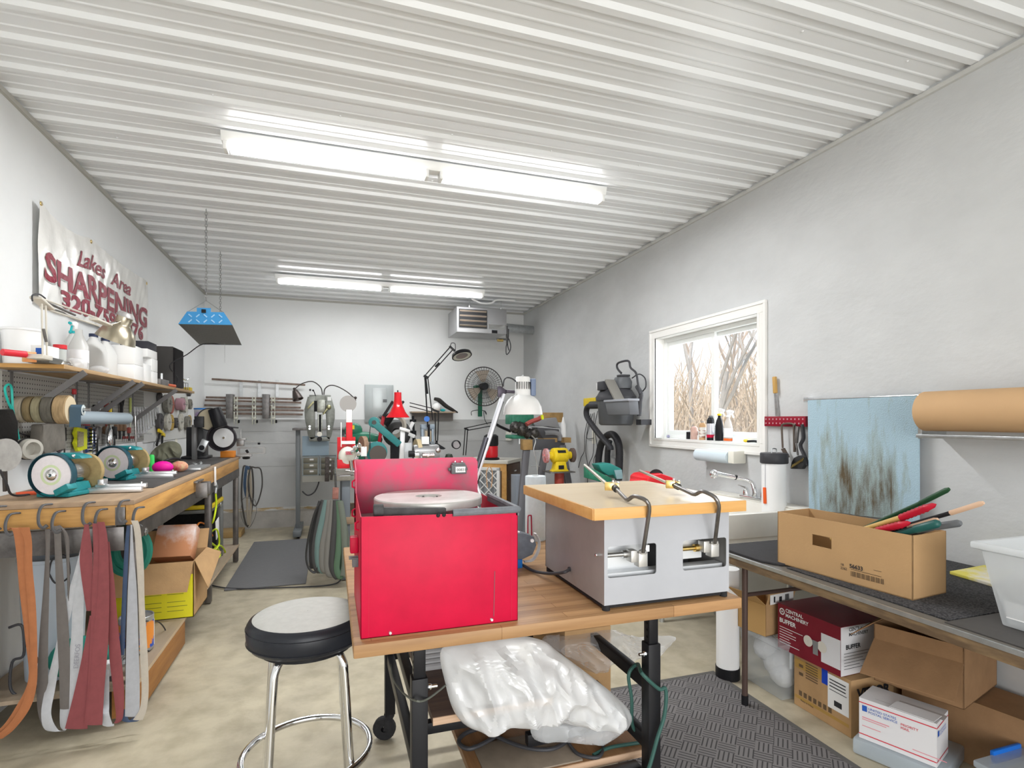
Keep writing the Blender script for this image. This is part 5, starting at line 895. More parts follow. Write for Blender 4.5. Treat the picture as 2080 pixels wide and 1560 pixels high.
sp1 = P(308, 703, y=5.30); sp_t = thing('speaker', 'tall charcoal speaker box standing on the shelf', 'speaker', (-1.33, 5.45, SZ)); MB().box(-1.50, -1.25, 5.25, 5.55, SZ+.001, SZ+.345).build('cabinet', M('charcoal_vinyl', (.075, .072, .07), .6), sp_t, bevel=.003); MB().box(-1.25, -1.238, 5.26, 5.54, SZ+.01, SZ+.335).build('grille', M('grille_black', (.02, .018, .02), .8), sp_t)
tag(MB().tube([(-1.245, 5.35, SZ+.01), (-1.235, 5.33, SZ+.09), P(345, 742, y=5.2), P(380, 720, y=5.35), P(412, 699, y=5.6), V(-1.0, 5.9, 2.145)], .0045, smooth=5).build('heater_cable', cordm), 'black cord sagging from speaker up to the hanging blue light', 'cord')
b_ = base(318, -1.30); tr = thing('parts_tray', 'dark steel tray of chrome parts in front of speaker', 'tray', (-1.32, 4.98, SZ)); MB().box(-1.44, -1.24, 4.86, 5.10, SZ+.001, SZ+.05).build('tray', dsteel, tr, bevel=.004)
for i, (x, y, h_) in enumerate(((-1.3, 4.92, .04), (-1.27, 5.0, .05), (-1.33, 5.05, .03), (-1.38, 4.95, .03))): MB().cyl((x, y, SZ+.05), (x, y, SZ+.05+h_), .007+.003*(i % 2)).build('fitting', chrome, tr)
tag(MB().cyl((-1.25, 5.08, SZ+.014), (-1.235, 5.24, SZ+.014), .013).build('screwdriver', M('red_orange_handle', (.65, .12, .04), .4)), 'red orange screwdriver handle at the shelf front edge', 'screwdriver')
bk = thing('wire_basket', 'chrome wire basket of fittings near the shelf far end', 'basket', (-1.3, 5.65, SZ)); q = MB()
for x in (-1.36, -1.25):
    for y in (5.6, 5.68, 5.76): q.cyl((x, y, SZ+.001), (x, y, SZ+.07), .003, n=6)
q.tube([(-1.36, 5.6, SZ+.07), (-1.25, 5.6, SZ+.07), (-1.25, 5.76, SZ+.07), (-1.36, 5.76, SZ+.07)], .003, n=6, closed=True); q.build('basket', chrome, bk); MB().sph((-1.3, 5.64, SZ+.03), .028, 10).sph((-1.31, 5.71, SZ+.035), .032, 10).build('fittings', M('mixed_metal', (.3, .3, .28), .3, .9, var=.5, scale=60), bk); MB().tube([(-1.36, 5.62, SZ+.08), (-1.3, 5.66, SZ+.12), (-1.27, 5.75, SZ+.10), (-1.25, 5.8, SZ+.12)], .006, smooth=4).build('rods', chrome, bk)
tag(MB().box(-1.32, -1.235, 5.79, 5.865, SZ+.001, SZ+.035).build('yellow_tape', M('mustard', (.70, .52, .05), .5), bevel=.006), 'yellow tape measure at the tip of the shelf', 'tape measure')
# ---- hanging blue shop light
hl = thing('hanging_light', 'blue diamond plate shop light hanging on chains', 'light', (-.93, 5.35, 2.14)); bl = M('sky_blue_plate', (.06, .30, .62), .4, .2)
A_, B_, C_, D_ = [P(a, b_, z=2.14) for a, b_ in ((362, 658), (472, 660), (495, 705), (405, 700))]
ax = ((C_-B_)+(D_-A_))/2; up_ = V(0, 0, 1)
w1 = (B_-A_)
def tr_(o): return [o, o+w1, o+w1*.84+up_*.095, o+w1*.60+up_*.095, o+w1*.60+up_*.125, o+w1*.34+up_*.125, o+w1*.34+up_*.095, o+w1*.16+up_*.095]
MB().prism(tr_(A_), ax.normalized()*.012).build('end_plate', bl, hl); MB().prism(tr_(D_), -ax.normalized()*.012).build('end_plate', bl, hl)
q = MB(); o0, o1 = A_+ax.normalized()*.012, D_-ax.normalized()*.012
q.add([o0, o0+w1*.16+up_*.09, o0+w1*.84+up_*.09, o0+w1, o1, o1+w1*.16+up_*.09, o1+w1*.84+up_*.09, o1+w1], [(0, 1, 5, 4), (1, 2, 6, 5), (2, 3, 7, 6)]); q.build('reflector', M('reflector_grey', (.16, .155, .15), .45, .6), hl, fix=False)
MB().add([o0, o0+w1, o1+w1, o1], [(0, 1, 2, 3)]).build('grille', M('dull_grille', (.20, .19, .17), .5, .5, var=.3, scale=60, stretch=(6, .3, 1)), hl, fix=False)
q = MB(); 
dn = ax.normalized()
for i in range(5):
    for j in range(2):
        c = A_+w1*(.22+.14*i)+up_*(.025+.04*j)-dn*.002; s_ = 1 if (i+j) % 2 else -1; q.bar(c+w1*.03*s_+up_*-.01, c-w1*.03*s_+up_*.01, .008, .004, dn)
q.build('diamond_pattern', M('pale_blue', (.35, .58, .80), .3, .3), hl); MB().obox(A_+w1*.47+up_*.10-dn*.004, (.03, .008, .026)).build('outlet', black, hl)
def chain(a, b_, parent=None, r=.0022, L_=.03):
    a, b_ = Vector(a), Vector(b_); n_ = int((b_-a).length/(L_*.75)); q = MB(); d = (b_-a).normalized(); u, v, _ = basis(d)
    for i in range(n_):
        c = a+(b_-a)*((i+.5)/n_); s_ = u if i % 2 else v; q.tube([c+d*math.cos(t)*L_/2+s_*math.sin(t)*L_*.28 for t in [2*PI*k/8 for k in range(8)]], r, n=4, closed=True)
    return q.build('chain', M('chain_steel', (.4, .4, .4), .4, .9), parent)
nt_ = A_+w1*.5+up_*.19+dn*.05; ft = D_+w1*.5+up_*.14-dn*.03
chain(nt_, (nt_.x, nt_.y, ZC-.02), hl); chain(ft, (ft.x, ft.y, ZC-.02), hl)
for t_ in (.16, .84): MB().cyl(A_+w1*t_+up_*.095+dn*.02, nt_, .0025, n=6).build('hanger_wire', steel, hl); MB().cyl(D_+w1*t_+up_*.095-dn*.02, ft, .0025, n=6).build('hanger_wire', steel, hl)
pc_ = D_+w1*.62-dn*.1; MB().cyl(pc_, pc_+V(0, 0, -.18), .0015, n=5).build('pull_cable', steel, hl)
# ================================================================ back of the shop
def at(y): return lambda a, b_: P(a, b_, y=y)
def pbox(q, pxs, y, d, bev=None):      # box whose front face spans pixel corners (x0,y0)-(x1,y1) in the plane y, depth d
    a = P(pxs[0], pxs[1], y=y); c = P(pxs[2], pxs[3], y=y); return q.box(min(a.x, c.x), max(a.x, c.x), y, y+d, min(a.z, c.z), max(a.z, c.z))
# knife guide bars rack on the back wall
g = at(7.78); rusty = M('rusty_bar', (.23, .17, .14), .6, .5, var=.4, scale=14); clampm = M('clamp_cast', (.55, .55, .47), .5, .3, var=.2, scale=40)
for i, (a, b_, c_, d_, lab) in enumerate(((430, 770, 620, 782, 'uppermost long steel bar hung alone on the back wall'), (418, 807, 612, 811, 'first steel bar of the lower rack'), (416, 813, 612, 818, 'second steel bar of the lower rack'), (415, 823, 611, 828, 'third steel bar of the lower rack'), (416, 832, 617, 834, 'fourth steel bar of the lower rack'), (440, 840, 615, 842, 'lowest steel bar of the rack'))):
    tag(MB().bar(g(a, b_), g(c_, d_), .006, .026, (0, 0, 1)).build('steel_bar', rusty, bevel=.001), lab, 'bar', 'steel bars racked on back wall')
for px, lab in ((490, 'left'), (527, 'middle'), (563, 'right')):
    o = thing('hanger_strip', lab+' of three pale slotted strips between upper and lower bars', 'strip', at(7.80)(px, 806)); MB().bar(at(7.80)(px, 772), at(7.80)(px, 806), .036, .006, (0, 1, 0)).build('strip', galv, o)
for px, lab in ((468, 'left'), (541, 'right')):
    o = thing('rack_upright', lab+' dark steel upright carrying the rack of bars', 'upright', at(7.82)(px, 850)); MB().box(*[v for v in (g(px-7, 0).x, g(px+7, 0).x)], 7.70, 7.845, g(px, 850).z, g(px, 801).z).build('channel', dsteel, o, bevel=.003)
for px, lab in ((479, 'left'), (516, 'middle'), (555, 'right')):
    o = thing('chain_clamp', lab+' pale cast clamp hanging on the bar rack', 'clamp', at(7.7)(px, 862)); q = MB()
    for k, (y0, y1) in enumerate(((806, 820), (822, 834), (836, 862))): q.bar(at(7.70)(px-3, y0), at(7.70)(px-3, y1), .012, .03, (0, 1, 0)).bar(at(7.70)(px+3, y0), at(7.70)(px+3, y1), .012, .03, (0, 1, 0)).bar(at(7.69)(px-4, (y0+y1)/2), at(7.69)(px+4, (y0+y1)/2), .015, .03)
    q.build('clamp', clampm, o, bevel=.001); MB().cyl(at(7.66)(px+6, 854), at(7.69)(px+6, 858), .012, n=8).build('knob', blackm, o)
# electrical panel
ep = thing('breaker_box', 'grey electrical panel flush on the back wall', 'panel', at(7.84)(770, 858)); pm = M('panel_grey', (.40, .43, .43), .35, .4, var=.08, scale=4)
q = pbox(MB(), (741, 781, 799, 858), 7.825, .02).build('cover', pm, ep, bevel=.002); dr_ = pbox(MB(), (756, 788, 785, 848), 7.818, .008).build('panel_door', M('panel_grey_pale', (.48, .51, .51), .3, .4), ep, bevel=.001); pbox(MB(), (778, 811, 786, 817), 7.812, .008).build('latch', gpl, dr_)
# small wall shelf with things
ws = thing('ledge', 'narrow tan ledge on the back wall beside the black lamp', 'ledge', at(7.8)(875, 850)); a = at(7.84)(832, 836); b2 = at(7.84)(919, 836)
MB().box(a.x, b2.x, 7.62, 7.845, a.z-.02, a.z).build('board', woodmat('ledge_wood', (.42, .33, .24), (.33, .25, .18), 0, 2, .7), ws, bevel=.001); MB().box(a.x+.03, b2.x, 7.80, 7.845, a.z-.13, a.z-.021).build('rail', M('ledge_rail', (.2, .18, .17), .6), ws)
c = at(7.7)(887, 825); tag(MB().sph((c.x, 7.7, a.z+.062), .061, 16).build('white_ball', paper), 'round white ball on the narrow tan ledge', 'ball')
c = at(7.7)(900, 832); tag(MB().sph((c.x, 7.72, a.z+.02), .02, 10, (2, 1, 1)).build('teal_item', tq2), 'small teal item beside the white ball', 'item')
tag(MB().tube([at(7.72)(*p) for p in ((882, 810), (892, 813), (905, 824), (918, 832), (930, 838))], .04, n=10, smooth=4, rs=[.03, .045, .042, .035, .012], flat=.7).build('dark_glove', M('dark_glove', (.035, .032, .03), .9, bump=.006, bscale=25)), 'dark glove lying over the white ball on ledge', 'glove')
# wall fan
fc = at(7.62)(983, 785); fn = thing('wall_fan', 'round caged fan with tan blades on a green wall bracket', 'fan', (fc.x, 7.7, fc.z)); wire = M('cage_wire', (.05, .045, .045), .5, .4); R_ = .278
q = MB(); dep = {0: -.07, 1: .05}
for s_ in (0, 1):
    for i in range(44):
        a = 2*PI*i/44; q.tube([fc+V(R_*k*math.cos(a), dep[s_]*(1-k**3), R_*k*math.sin(a)) for k in (.12, .6, .85, 1)], .0016, n=4)
    for rr in (.35, .62, .84): q.tube([fc+V(R_*rr*math.cos(t), dep[s_]*(1-rr**3), R_*rr*math.sin(t)) for t in [2*PI*i/32 for i in range(32)]], .0018, n=4, closed=True)
q.tube([fc+V(R_*math.cos(t), 0, R_*math.sin(t)) for t in [2*PI*i/48 for i in range(48)]], .007, n=6, closed=True); q.build('cage', wire, fn)
bm_ = M('tan_blade', (.44, .37, .30), .5); 
for k, (a0, mm) in enumerate(((PI/2+.1, bm_), (PI*7/6+.05, M('shaded_blade', (.40, .34, .28), .5)), (-PI/6-.1, bm_))):
    q = MB(); pts = []
    for t, rr in ((-.32, .25), (-.42, .9), (.42, .9), (.32, .25)): pts.append(fc+V(R_*rr*math.cos(a0+t), .01+.03*t, R_*rr*math.sin(a0+t)))
    q.prism(pts, (0, .004, 0)); q.build('blade', bm_, fn)
MB().cyl(fc+V(0, -.075, 0), fc+V(0, .12, 0), .05, n=20).build('hub', blackm, fn); 
gb = M('fan_green', (.02, .14, .08), .45); MB().bar(fc+V(-.03, .10, -.05), at(7.76)(975, 846), .06, .03, (0, 1, 0)).build('bracket', gb, fn, bevel=.004); MB().box(fc.x-.1, fc.x+.0, 7.7, 7.845, fc.z-.06, fc.z+.02).build('mount', gb, fn)
tag(MB().tube([at(7.74)(*p) for p in ((958, 844), (958, 836), (970, 833), (985, 835), (988, 842), (983, 834), (984, 850), (990, 862))], .005, smooth=6).build('fan_cable', cordm), 'black cord knotted below the fan bracket', 'cord')
# hanging unit heater
ht = thing('unit_heater', 'grey gas unit heater hanging from ceiling in back corner', 'heater', (2.0, 7.1, 2.6)); hm_ = M('heater_grey', (.40, .40, .41), .35, .5, var=.06, scale=3)
A0 = P(928, 622, y=6.95); A1 = P(1029, 676, y=6.95); hx0, hx1, hz0, hz1 = A0.x, A1.x, A1.z-.02, A0.z
q = MB().box(hx0, hx1, 6.95, 7.5, hz0, hz1); q.build('casing', hm_, ht, bevel=.004)
lx0, lx1 = P(932, 640, y=6.95).x, P(989, 640, y=6.95).x; MB().box(lx0, lx1, 6.94, 6.951, hz0+.06, hz1-.03).build('opening', M('heater_dark', (.02, .02, .022), .6), ht)
lv = M('louver_tan', (.52, .44, .37), .35, .4)
for i in range(4): z = hz0+.085+i*.063; MB().prism([(lx0+.01, 6.945, z-.012), (lx0+.01, 6.92, z+.008), (lx0+.01, 6.935, z+.014), (lx0+.01, 6.945, z)], (lx1-lx0-.02, 0, 0)).build('louver', lv, ht)
MB().box(P(992, 0, y=6.95).x, hx1-.02, 6.944, 6.95, hz0+.06, hz0+.12).build('foil_sticker', chrome, ht); MB().box(P(999, 0, y=6.95).x, P(1010, 0, y=6.95).x, 6.943, 6.95, hz0-.0+.005, hz0+.045).build('switch', black, ht)
MB().cyl((hx1, 7.3, hz0+.15), (XR, 7.45, hz0+.16), .062, n=24).build('flue_pipe', galv, ht)
for x in (hx0+.18, hx1-.06): MB().cyl((x, 7.0, hz1-.01), (x, 7.0, ZC-.02), .004, n=6).cyl((x, 7.0, hz1), (x, 7.0, hz1+.03), .012, n=8).build('hanger_rod', chrome, ht)
MB().cyl((hx1+.02, 7.0, hz0-.12), (hx1+.02, 7.0, hz0+.12), .012).cyl((hx1-.12, 7.0, hz0-.06), (hx1+.02, 7.0, hz0-.06), .014).build('gas_pipe', M('gas_pipe', (.12, .12, .12), .5, .4), ht); MB().cyl((hx1-.12, 6.98, hz0-.08), (hx1-.04, 6.98, hz0-.08), .018).build('gas_valve', brass, ht)
tag(MB().tube([P(a, b_, y=7.0) for a, b_ in ((1033, 668), (1032, 690), (1028, 705), (1029, 720), (1036, 712), (1037, 700), (1033, 688), (1031, 700), (1034, 712))], .007, smooth=6).build('heater_cable', cordm), 'black power cord dangling in loops below unit heater', 'cord')
tag(MB().tube([P(958, 607, y=7.0), P(966, 611, y=7.0), P(978, 616, y=7.0), P(998, 616, y=7.0), P(1010, 609, y=7.0), P(1046, 611, y=7.0)], .014, smooth=4).build('gas_line', whitepl), 'white pipe bending above the unit heater', 'pipe')
# ---- sharpening machine on stand, back left centre
mg = M('machine_grey_green', (.25, .26, .235), .4, .4, var=.25, scale=20); y = 7.1; g = at(y)
stn = thing('machine_stand', 'grey pedestal stand with pale blue front and small drawers', 'stand', (-.15, 7.3, 0)); gs = M('stand_grey', (.20, .215, .225), .5, .3)
MB().box(-.40, -.35, 7.15, 7.21, .10, 1.30).build('post', gs, stn, bevel=.003); MB().box(-.42, -.33, 6.95, 7.6, .03, .10).build('foot', gs, stn, bevel=.004); MB().cyl((-.38, 7.02, .03), (-.35, 7.02, .03), .03).build('caster', rubber, stn)
MB().box(.12, .17, 7.15, 7.21, .10, 1.30).build('post', gs, stn, bevel=.003); MB().box(.10, .19, 6.95, 7.6, .03, .10).build('foot', gs, stn, bevel=.004)
MB().box(-.43, .28, 7.0, 7.6, 1.29, 1.315).build('table_plate', dsteel, stn, bevel=.002)
pbox(MB(), (614, 886, 668, 925), 7.1, .02).build('blue_panel', M('pale_blue_panel', (.36, .47, .56), .5), stn, bevel=.002)
for n_, (pxa, pxb) in enumerate(((614, 648), (650, 683))):
    cbn = pbox(MB(), (pxa, 927, pxb, 966), 7.1, .18).build('drawer_cabinet', M('cabinet_blue_grey', (.30, .34, .35), .5), stn)
    for k in range(3): d_ = pbox(MB(), (pxa+2, 930+k*12, pxb-3, 940+k*12), 7.09, .03).build('drawer', M('drawer_bronze', (.19, .18, .14), .4, .3), cbn, bevel=.002)
pbox(MB(), (614, 967, 690, 977), 7.08, .2).build('bracket', M('beige_grey', (.35, .34, .30), .5), stn)
for k in range(3):
    for px in (629, 665): pbox(MB(), (px, 932+k*12, px+8, 935+k*12), 7.084, .005).build('drawer_label', paper, stn)
tag(MB().tube([g(*p) for p in ((614, 998), (625, 1006), (638, 1000), (646, 985), (648, 975))], .008, smooth=6).build('stand_cable', cordm), 'black cord sagging beneath the small drawers', 'cord')
vm_ = thing('saw_chain_machine', 'tall grey green sharpening machine with two gooseneck lamps at back', 'machine', (-.1, 7.0, 1.31))
fr_ = MB(); LW = [(625, 806), (640, 804), (640, 890), (632, 893), (626, 886), (619, 850), (618, 832)]
fr_.prism([at(6.98)(*p) for p in LW], (0, .05, 0)); fr_.prism([at(6.98)(a, b_) for a, b_ in ((673, 806), (660, 804), (664, 890), (669, 893), (673, 886), (680, 850), (680, 832))], (0, .05, 0)); pbox(fr_, (628, 802, 672, 826), 6.99, .06); pbox(fr_, (628, 888, 670, 896), 6.98, .05)
fr_.build('frame', mg, vm_, bevel=.003)
q = MB(); [pbox(q, r_, 6.95, .06) for r_ in ((644, 812, 661, 838), (645, 840, 648, 882), (652, 840, 655, 882))]; q.build('slide', M('slide_metal', (.36, .37, .33), .35, .7, var=.3, scale=40), vm_, bevel=.002)
q = MB(); [pbox(q, r_, 6.97, .05) for r_ in ((638, 814, 646, 836), (655, 814, 662, 840), (648, 842, 652, 880))]; q.build('dark_parts', blackm, vm_)
q = MB(); q.bar(at(6.93)(625, 830), at(6.93)(637, 816), .02, .035, (0, 1, 0)).bar(at(6.93)(665, 830), at(6.93)(656, 842), .015, .03, (0, 1, 0)).sph(at(6.93)(668, 827), .03, 10); q.build('levers', M('olive_brass', (.38, .36, .2), .4, .6, var=.3, scale=60), vm_, bevel=.001)
MB().cyl(at(6.93)(649, 882), at(6.96)(649, 882), .03).build('white_knob', cream, vm_); MB().cyl(at(6.93)(649, 892), at(6.97)(649, 892), .03).build('black_knob', black, vm_)
q = MB()
for px in (629, 668):
    for py in (866, 871): q.cyl(at(6.97)(px, py), at(6.98)(px, py), .011, n=10)
q.build('bolts', chrome, vm_); pbox(MB(), (665, 806, 673, 814), 6.975, .01).build('name_plate', paper, vm_)
MB().tube([at(6.98)(641, 804), at(6.98)(637, 793)], .005).sph(at(6.98)(636, 793), .012, 8).sph(at(6.98)(630, 792), .013, 8).build('lever_knobs', black, vm_)
for nm, pts, sp_, sd2, lab in (('gooseneck', ((655, 802), (652, 788), (640, 777), (628, 775), (612, 780), (600, 789)), (598, 790), (606, 812), 'a'), ('gooseneck', ((658, 802), (660, 790), (670, 783), (685, 785), (705, 796), (720, 809)), (722, 808), (708, 822), 'b')):
    gn = MB().tube([at(6.9)(*p) for p in pts], .0065, n=8, smooth=6).build(nm, M('goose', (.10, .095, .09), .35, .6), vm_); a_ = at(6.9)(*sp_); b_ = at(6.9)(*sd2); d_ = (b_-a_).normalized(); d_ = (d_+V(0, -.25, 0)).normalized()
    MB().sph(a_, .018, 10).lathe([(.012, .01), (.03, .02), (.045, .07), (.062, .135), (.058, .135), (.04, .07)], a_, d_, 20).build('lamp_shade', M('bronze_shade', (.07, .055, .05), .35, .5), gn, ang=50)
# tools hanging under the drawers and wall belts
tag(MB().bar(at(6.98)(665, 928), at(6.98)(664, 978), .05, .03, (0, 1, 0)).bar(at(6.97)(676, 935), at(6.97)(673, 975), .03, .02, (0, 1, 0)).build('hanging_tools', M('tool_dark', (.10, .085, .08), .5, .4, var=.5, scale=50), bevel=.004), 'cluster of dark pliers like tools hanging before right drawers', 'tools')
def loop(pts, y, r, m, nm, label, cat, grp=None, flat=.35, sm=6): return tag(MB().tube([at(y)(*p) for p in pts], r, n=8, smooth=sm, closed=True, flat=flat).build(nm, m), label, cat, grp)
bc = [M('belt_char', (.07, .065, .06), .7), M('belt_navy', (.05, .09, .16), .6), M('belt_tan', (.38, .33, .26), .7), M('belt_grey', (.17, .165, .155), .7)]
for i, (x0, x1, y0, y1, k, lab) in enumerate(((491, 514, 952, 1070, 0, 'dark belt loop hanging widest in back left corner'), (497, 508, 952, 1010, 1, 'narrow blue belt loop in the back left corner'), (502, 510, 960, 1068, 2, 'tan belt loop hanging in back left corner'), (490, 520, 1015, 1072, 3, 'round grey wire hoop low in back left corner'), (505, 532, 953, 1028, 0, 'thin black belt loop swinging right in corner'))):
    loop(((x0+3, y0), ((x0+x1)/2, y0-3), (x1-2, y0+2), (x1, (y0+y1)/2), ((x0+x1)/2, y1), (x0, (y0+y1)/2+5)), 7.45-.02*i, (.010, .016, .014, .008, .008)[i], bc[k], 'belt_loop', lab, 'belt', 'belts in the back left corner')
tag(MB().box(-1.28, -1.02, 7.3, 7.6, 0, .07).build('wood_block', M('pale_block', (.42, .28, .12), .7), bevel=.004), 'small wooden block on floor beneath the corner belts', 'block')
# ---- second bench full of machines
b2 = thing('machine_bench', 'worn grey steel bench behind red machine crowded with tools', 'bench', (.85, 5.4, 0)); bt2 = M('worn_bench_top', (.30, .28, .24), .55, .3, var=.35, scale=8)
MB().box(.05, 1.35, 5.0, 5.95, .885, .925).build('bench_top', bt2, b2, bevel=.003)
for x in (.13, 1.28):
    for yy in (5.08, 5.86): MB().box(x-.035, x+.035, yy-.035, yy+.035, .01, .885).build('leg', M('leg_blue_grey', (.16, .18, .20), .5, .3), b2, bevel=.003)
MB().box(.07, 1.33, 5.03, 5.9, .50, .56).build('lower_shelf', woodmat('shelf_plank', (.40, .29, .19), (.3, .2, .13), 0, 2, .7), b2, bevel=.003)
Z2 = .926; 
def on(px, y, py=940): v = P(px, py, y=y); return V(v.x, v.y, Z2)
# belts bundle hanging at the bench near left corner
bb = [((652, 1018), (640, 1040), (628, 1085), (622, 1130), (628, 1155), (641, 1162), (648, 1140)), ((658, 1016), (650, 1050), (642, 1090), (638, 1130), (645, 1158), (656, 1155)), ((664, 1016), (655, 1055), (646, 1100), (646, 1140), (655, 1160), (664, 1150)), ((670, 1016), (665, 1060), (655, 1110), (655, 1150), (662, 1160), (672, 1150)), ((676, 1016), (672, 1060), (666, 1110), (664, 1150), (670, 1168), (680, 1160)), ((682, 1016), (680, 1060), (676, 1110), (674, 1150), (684, 1172), (692, 1160)), ((688, 1017), (690, 1060), (688, 1110), (684, 1155), (692, 1172), (700, 1150)), ((691, 1018), (697, 1060), (700, 1110), (700, 1150), (697, 1170), (704, 1150))]
bcl = [M('bb_char', (.06, .06, .06), .7), M('bb_green_grey', (.15, .17, .14), .7), M('bb_grey', (.19, .185, .17), .7), M('bb_teal', (.14, .22, .21), .7), M('bb_green', (.10, .17, .11), .7)]
bt_ = ['dark outermost belt swinging left on the bundle', 'second dark belt from left in the hanging bundle', 'teal tinted belt in the hanging bundle', 'grey belt fourth from left in hanging bundle', 'wide grey belt in the middle of bundle', 'charcoal belt right of bundle middle', 'green edged belt near right of bundle', 'dark green belt rightmost in the bundle']
for i, pts in enumerate(bb):
    yy = 4.86-.008*i; q = MB(); pp = [at(yy)(*p) for p in pts]; q.tube(pp, .024, n=8, smooth=6, flat=.35); q.tube([at(yy+.05)(*pts[0])]+[at(yy+.06)(pts[j][0]+6, pts[j][1]) for j in (2, 4)], .022, n=6, smooth=4, flat=.3)
    tag(q.build('sanding_belt', bcl[(0, 0, 3, 2, 2, 0, 4, 1)[i]]), bt_[i], 'belt', 'bundle of belts hanging from machine bench')
o = thing('hook_strap', 'rusty red strap hook holding the bundle of belts', 'hook', at(4.92)(680, 1000)); MB().bar(at(4.92)(682, 990), at(4.90)(681, 1014), .05, .02, (0, 1, 0)).build('strap', M('rusty_red', (.30, .13, .10), .6, var=.3, scale=40), o, bevel=.004); MB().cyl(at(4.95)(681, 962), at(4.92)(682, 992), .008).build('rod', iron, o)
# red upright grinder with white motor
rg = thing('upright_grinder', 'red machine with white column and clear grinding disc on back bench', 'machine', on(705, 5.05)); rd = M('bright_red', (.70, .02, .03), .35)
q = MB(); pbox(q, (685, 888, 722, 948), 5.14, .03); pbox(q, (703, 858, 716, 900), 5.1, .04); pbox(q, (685, 934, 720, 951), 5.04, .1); q.build('frame', rd, rg, bevel=.003)
q = MB(); pbox(q, (703, 832, 715, 858), 5.1, .035); pbox(q, (693, 896, 722, 902), 5.06, .03); pbox(q, (692, 858, 694, 908), 5.04, .01); q.build('column', white, rg, bevel=.003)
MB().cyl(at(5.16)(707, 820), at(5.175)(707, 820), .073, n=36).build('disc', M('clear_disc', (.42, .40, .38), .4, alpha=.85), rg); MB().sph(at(5.08)(706, 928), .08, 18, (1, .7, 1.15)).build('motor', cream, rg)
q = MB().cyl(at(4.98)(712, 935), at(4.99)(715, 955), .016).obox(at(5.0)(709, 920), (.06, .04, .03)).cyl(at(5.0)(702, 955), at(5.0)(722, 958), .008); [q.sph(at(4.98)(a, b_), .022, 8) for a, b_ in ((721, 910), (728, 922), (724, 932), (717, 918), (730, 905))]; q.build('chrome_parts', chrome, rg)
tag(MB().box(at(5.0)(690, 955).x, at(5.0)(712, 955).x, 5.0, 5.04, Z2, Z2+.004).build('clipboard', galv), 'flat metal plate lying at bench near left corner', 'plate')
gw = thing('angle_grinder', 'small grinder with rust edged wheel and white tag', 'grinder', on(738, 5.1)); c = at(5.1)(738, 905); MB().lathe([(.001, -.02), (.085, -.02), (.085, .02), (.001, .02)], c, (1, .3, 0), 28).build('wheel', M('rust_wheel', (.34, .22, .15), .8, var=.4, scale=30), gw, ang=40); MB().obox(at(5.02)(739, 917), (.05, .01, .085)).build('white_tag', paper, gw, bevel=.001); MB().obox(at(5.14)(752, 918), (.10, .1, .18)).build('motor', M('motor_slate', (.20, .21, .21), .5, .3), gw, bevel=.01)
gr = thing('green_machine', 'green cast machine with yellow square label behind the red column', 'machine', on(735, 5.7)); gm_ = M('cast_green', (.03, .20, .12), .4, var=.3, scale=10)
q = MB().sph(at(5.7)(735, 890), .12, 14, (1.5, .8, .55)).sph(at(5.72)(718, 875), .10, 14, (.9, .8, .8)).sph(at(5.7)(757, 893), .10, 14, (1, .8, .6)); q.bar(on(735, 5.7)+V(0, 0, .001), at(5.7)(735, 900), .16, .1).build('body', gm_, gr, bevel=.01); pbox(MB(), (712, 864, 720, 872), 5.58, .02).build('yellow_label', yel, gr)
# teal belt grinder
tg = thing('belt_grinder', 'teal belt grinder with long slanted arm on back bench', 'grinder', on(790, 5.1)); tc_ = M('belt_teal', (.03, .19, .19), .45, var=.2, scale=12)
MB().bar(at(5.1)(758, 858), at(5.1)(811, 903), .06, .075, (0, 1, 0)).cyl(at(5.07)(760, 858), at(5.13)(760, 858), .05, n=20).build('arm', tc_, tg, bevel=.004); MB().cyl(at(5.06)(760, 858), at(5.07)(760, 858), .02).build('pivot', iron, tg)
MB().cyl(at(5.08)(765, 918), at(5.2)(765, 918), .095, n=28).build('wheel_guard', tc_, tg, bevel=.003); MB().cyl(at(5.05)(768, 922), at(5.08)(768, 922), .075, n=28).build('contact_wheel', M('wheel_dark2', (.09, .075, .065), .7), tg)
MB().tube([at(5.08)(753, 858), at(5.08)(751, 880), at(5.08)(752, 912)], .004, n=6).build('belt', iron, tg); MB().box(on(755, 5.1).x, on(812, 5.1).x, 5.05, 5.25, Z2, Z2+.02).build('base', tc_, tg)
tb2 = thing('plastic_tub', 'white plastic tub with rim in front of teal grinder', 'tub', on(781, 5.0)); a = on(781, 5.02); MB().lathe([(.001, 0), (.07, 0), (.088, .115), (.096, .118), (.096, .135), (.086, .135), (.07, .012), (.001, .012)], a, n=4 if False else 24).build('tub', M('tub_white', (.70, .72, .68), .45), tb2, ang=40); MB().lathe([(.0725, .02), (.0845, .095)], a, n=24).build('label', M('tub_label', (.55, .56, .55), .6), tb2, fix=False)
# red lamp
rl = thing('red_lamp', 'glossy red lamp with flared shade among back bench machines', 'lamp', on(765, 5.4)); rg_ = M('glossy_red', (.72, .01, .02), .15, coat=.6); a = at(5.3)(808, 797)
h_ = at(5.3)(808, 797).z-at(5.3)(808, 848).z; MB().lathe([(.001, 0), (.034, 0), (.036, -.07), (.048, -.13), (.075, -.19), (.112, -h_+.004), (.115, -h_), (.108, -h_), (.07, -.18), (.04, -.12)], a, n=40).build('lamp_shade', rg_, rl, ang=50)
MB().cyl(a, a+V(0, 0, .02), .006).build('switch', black, rl); MB().bar(at(5.4)(770, 898), at(5.4)(779, 845), .03, .03, (0, 1, 0)).build('arm', M('dark_red_arm', (.38, .01, .02), .35), rl, bevel=.003); MB().bar(at(5.38)(779, 845), at(5.36)(798, 815), .025, .025, (0, 1, 0)).build('upper_arm', black, rl)
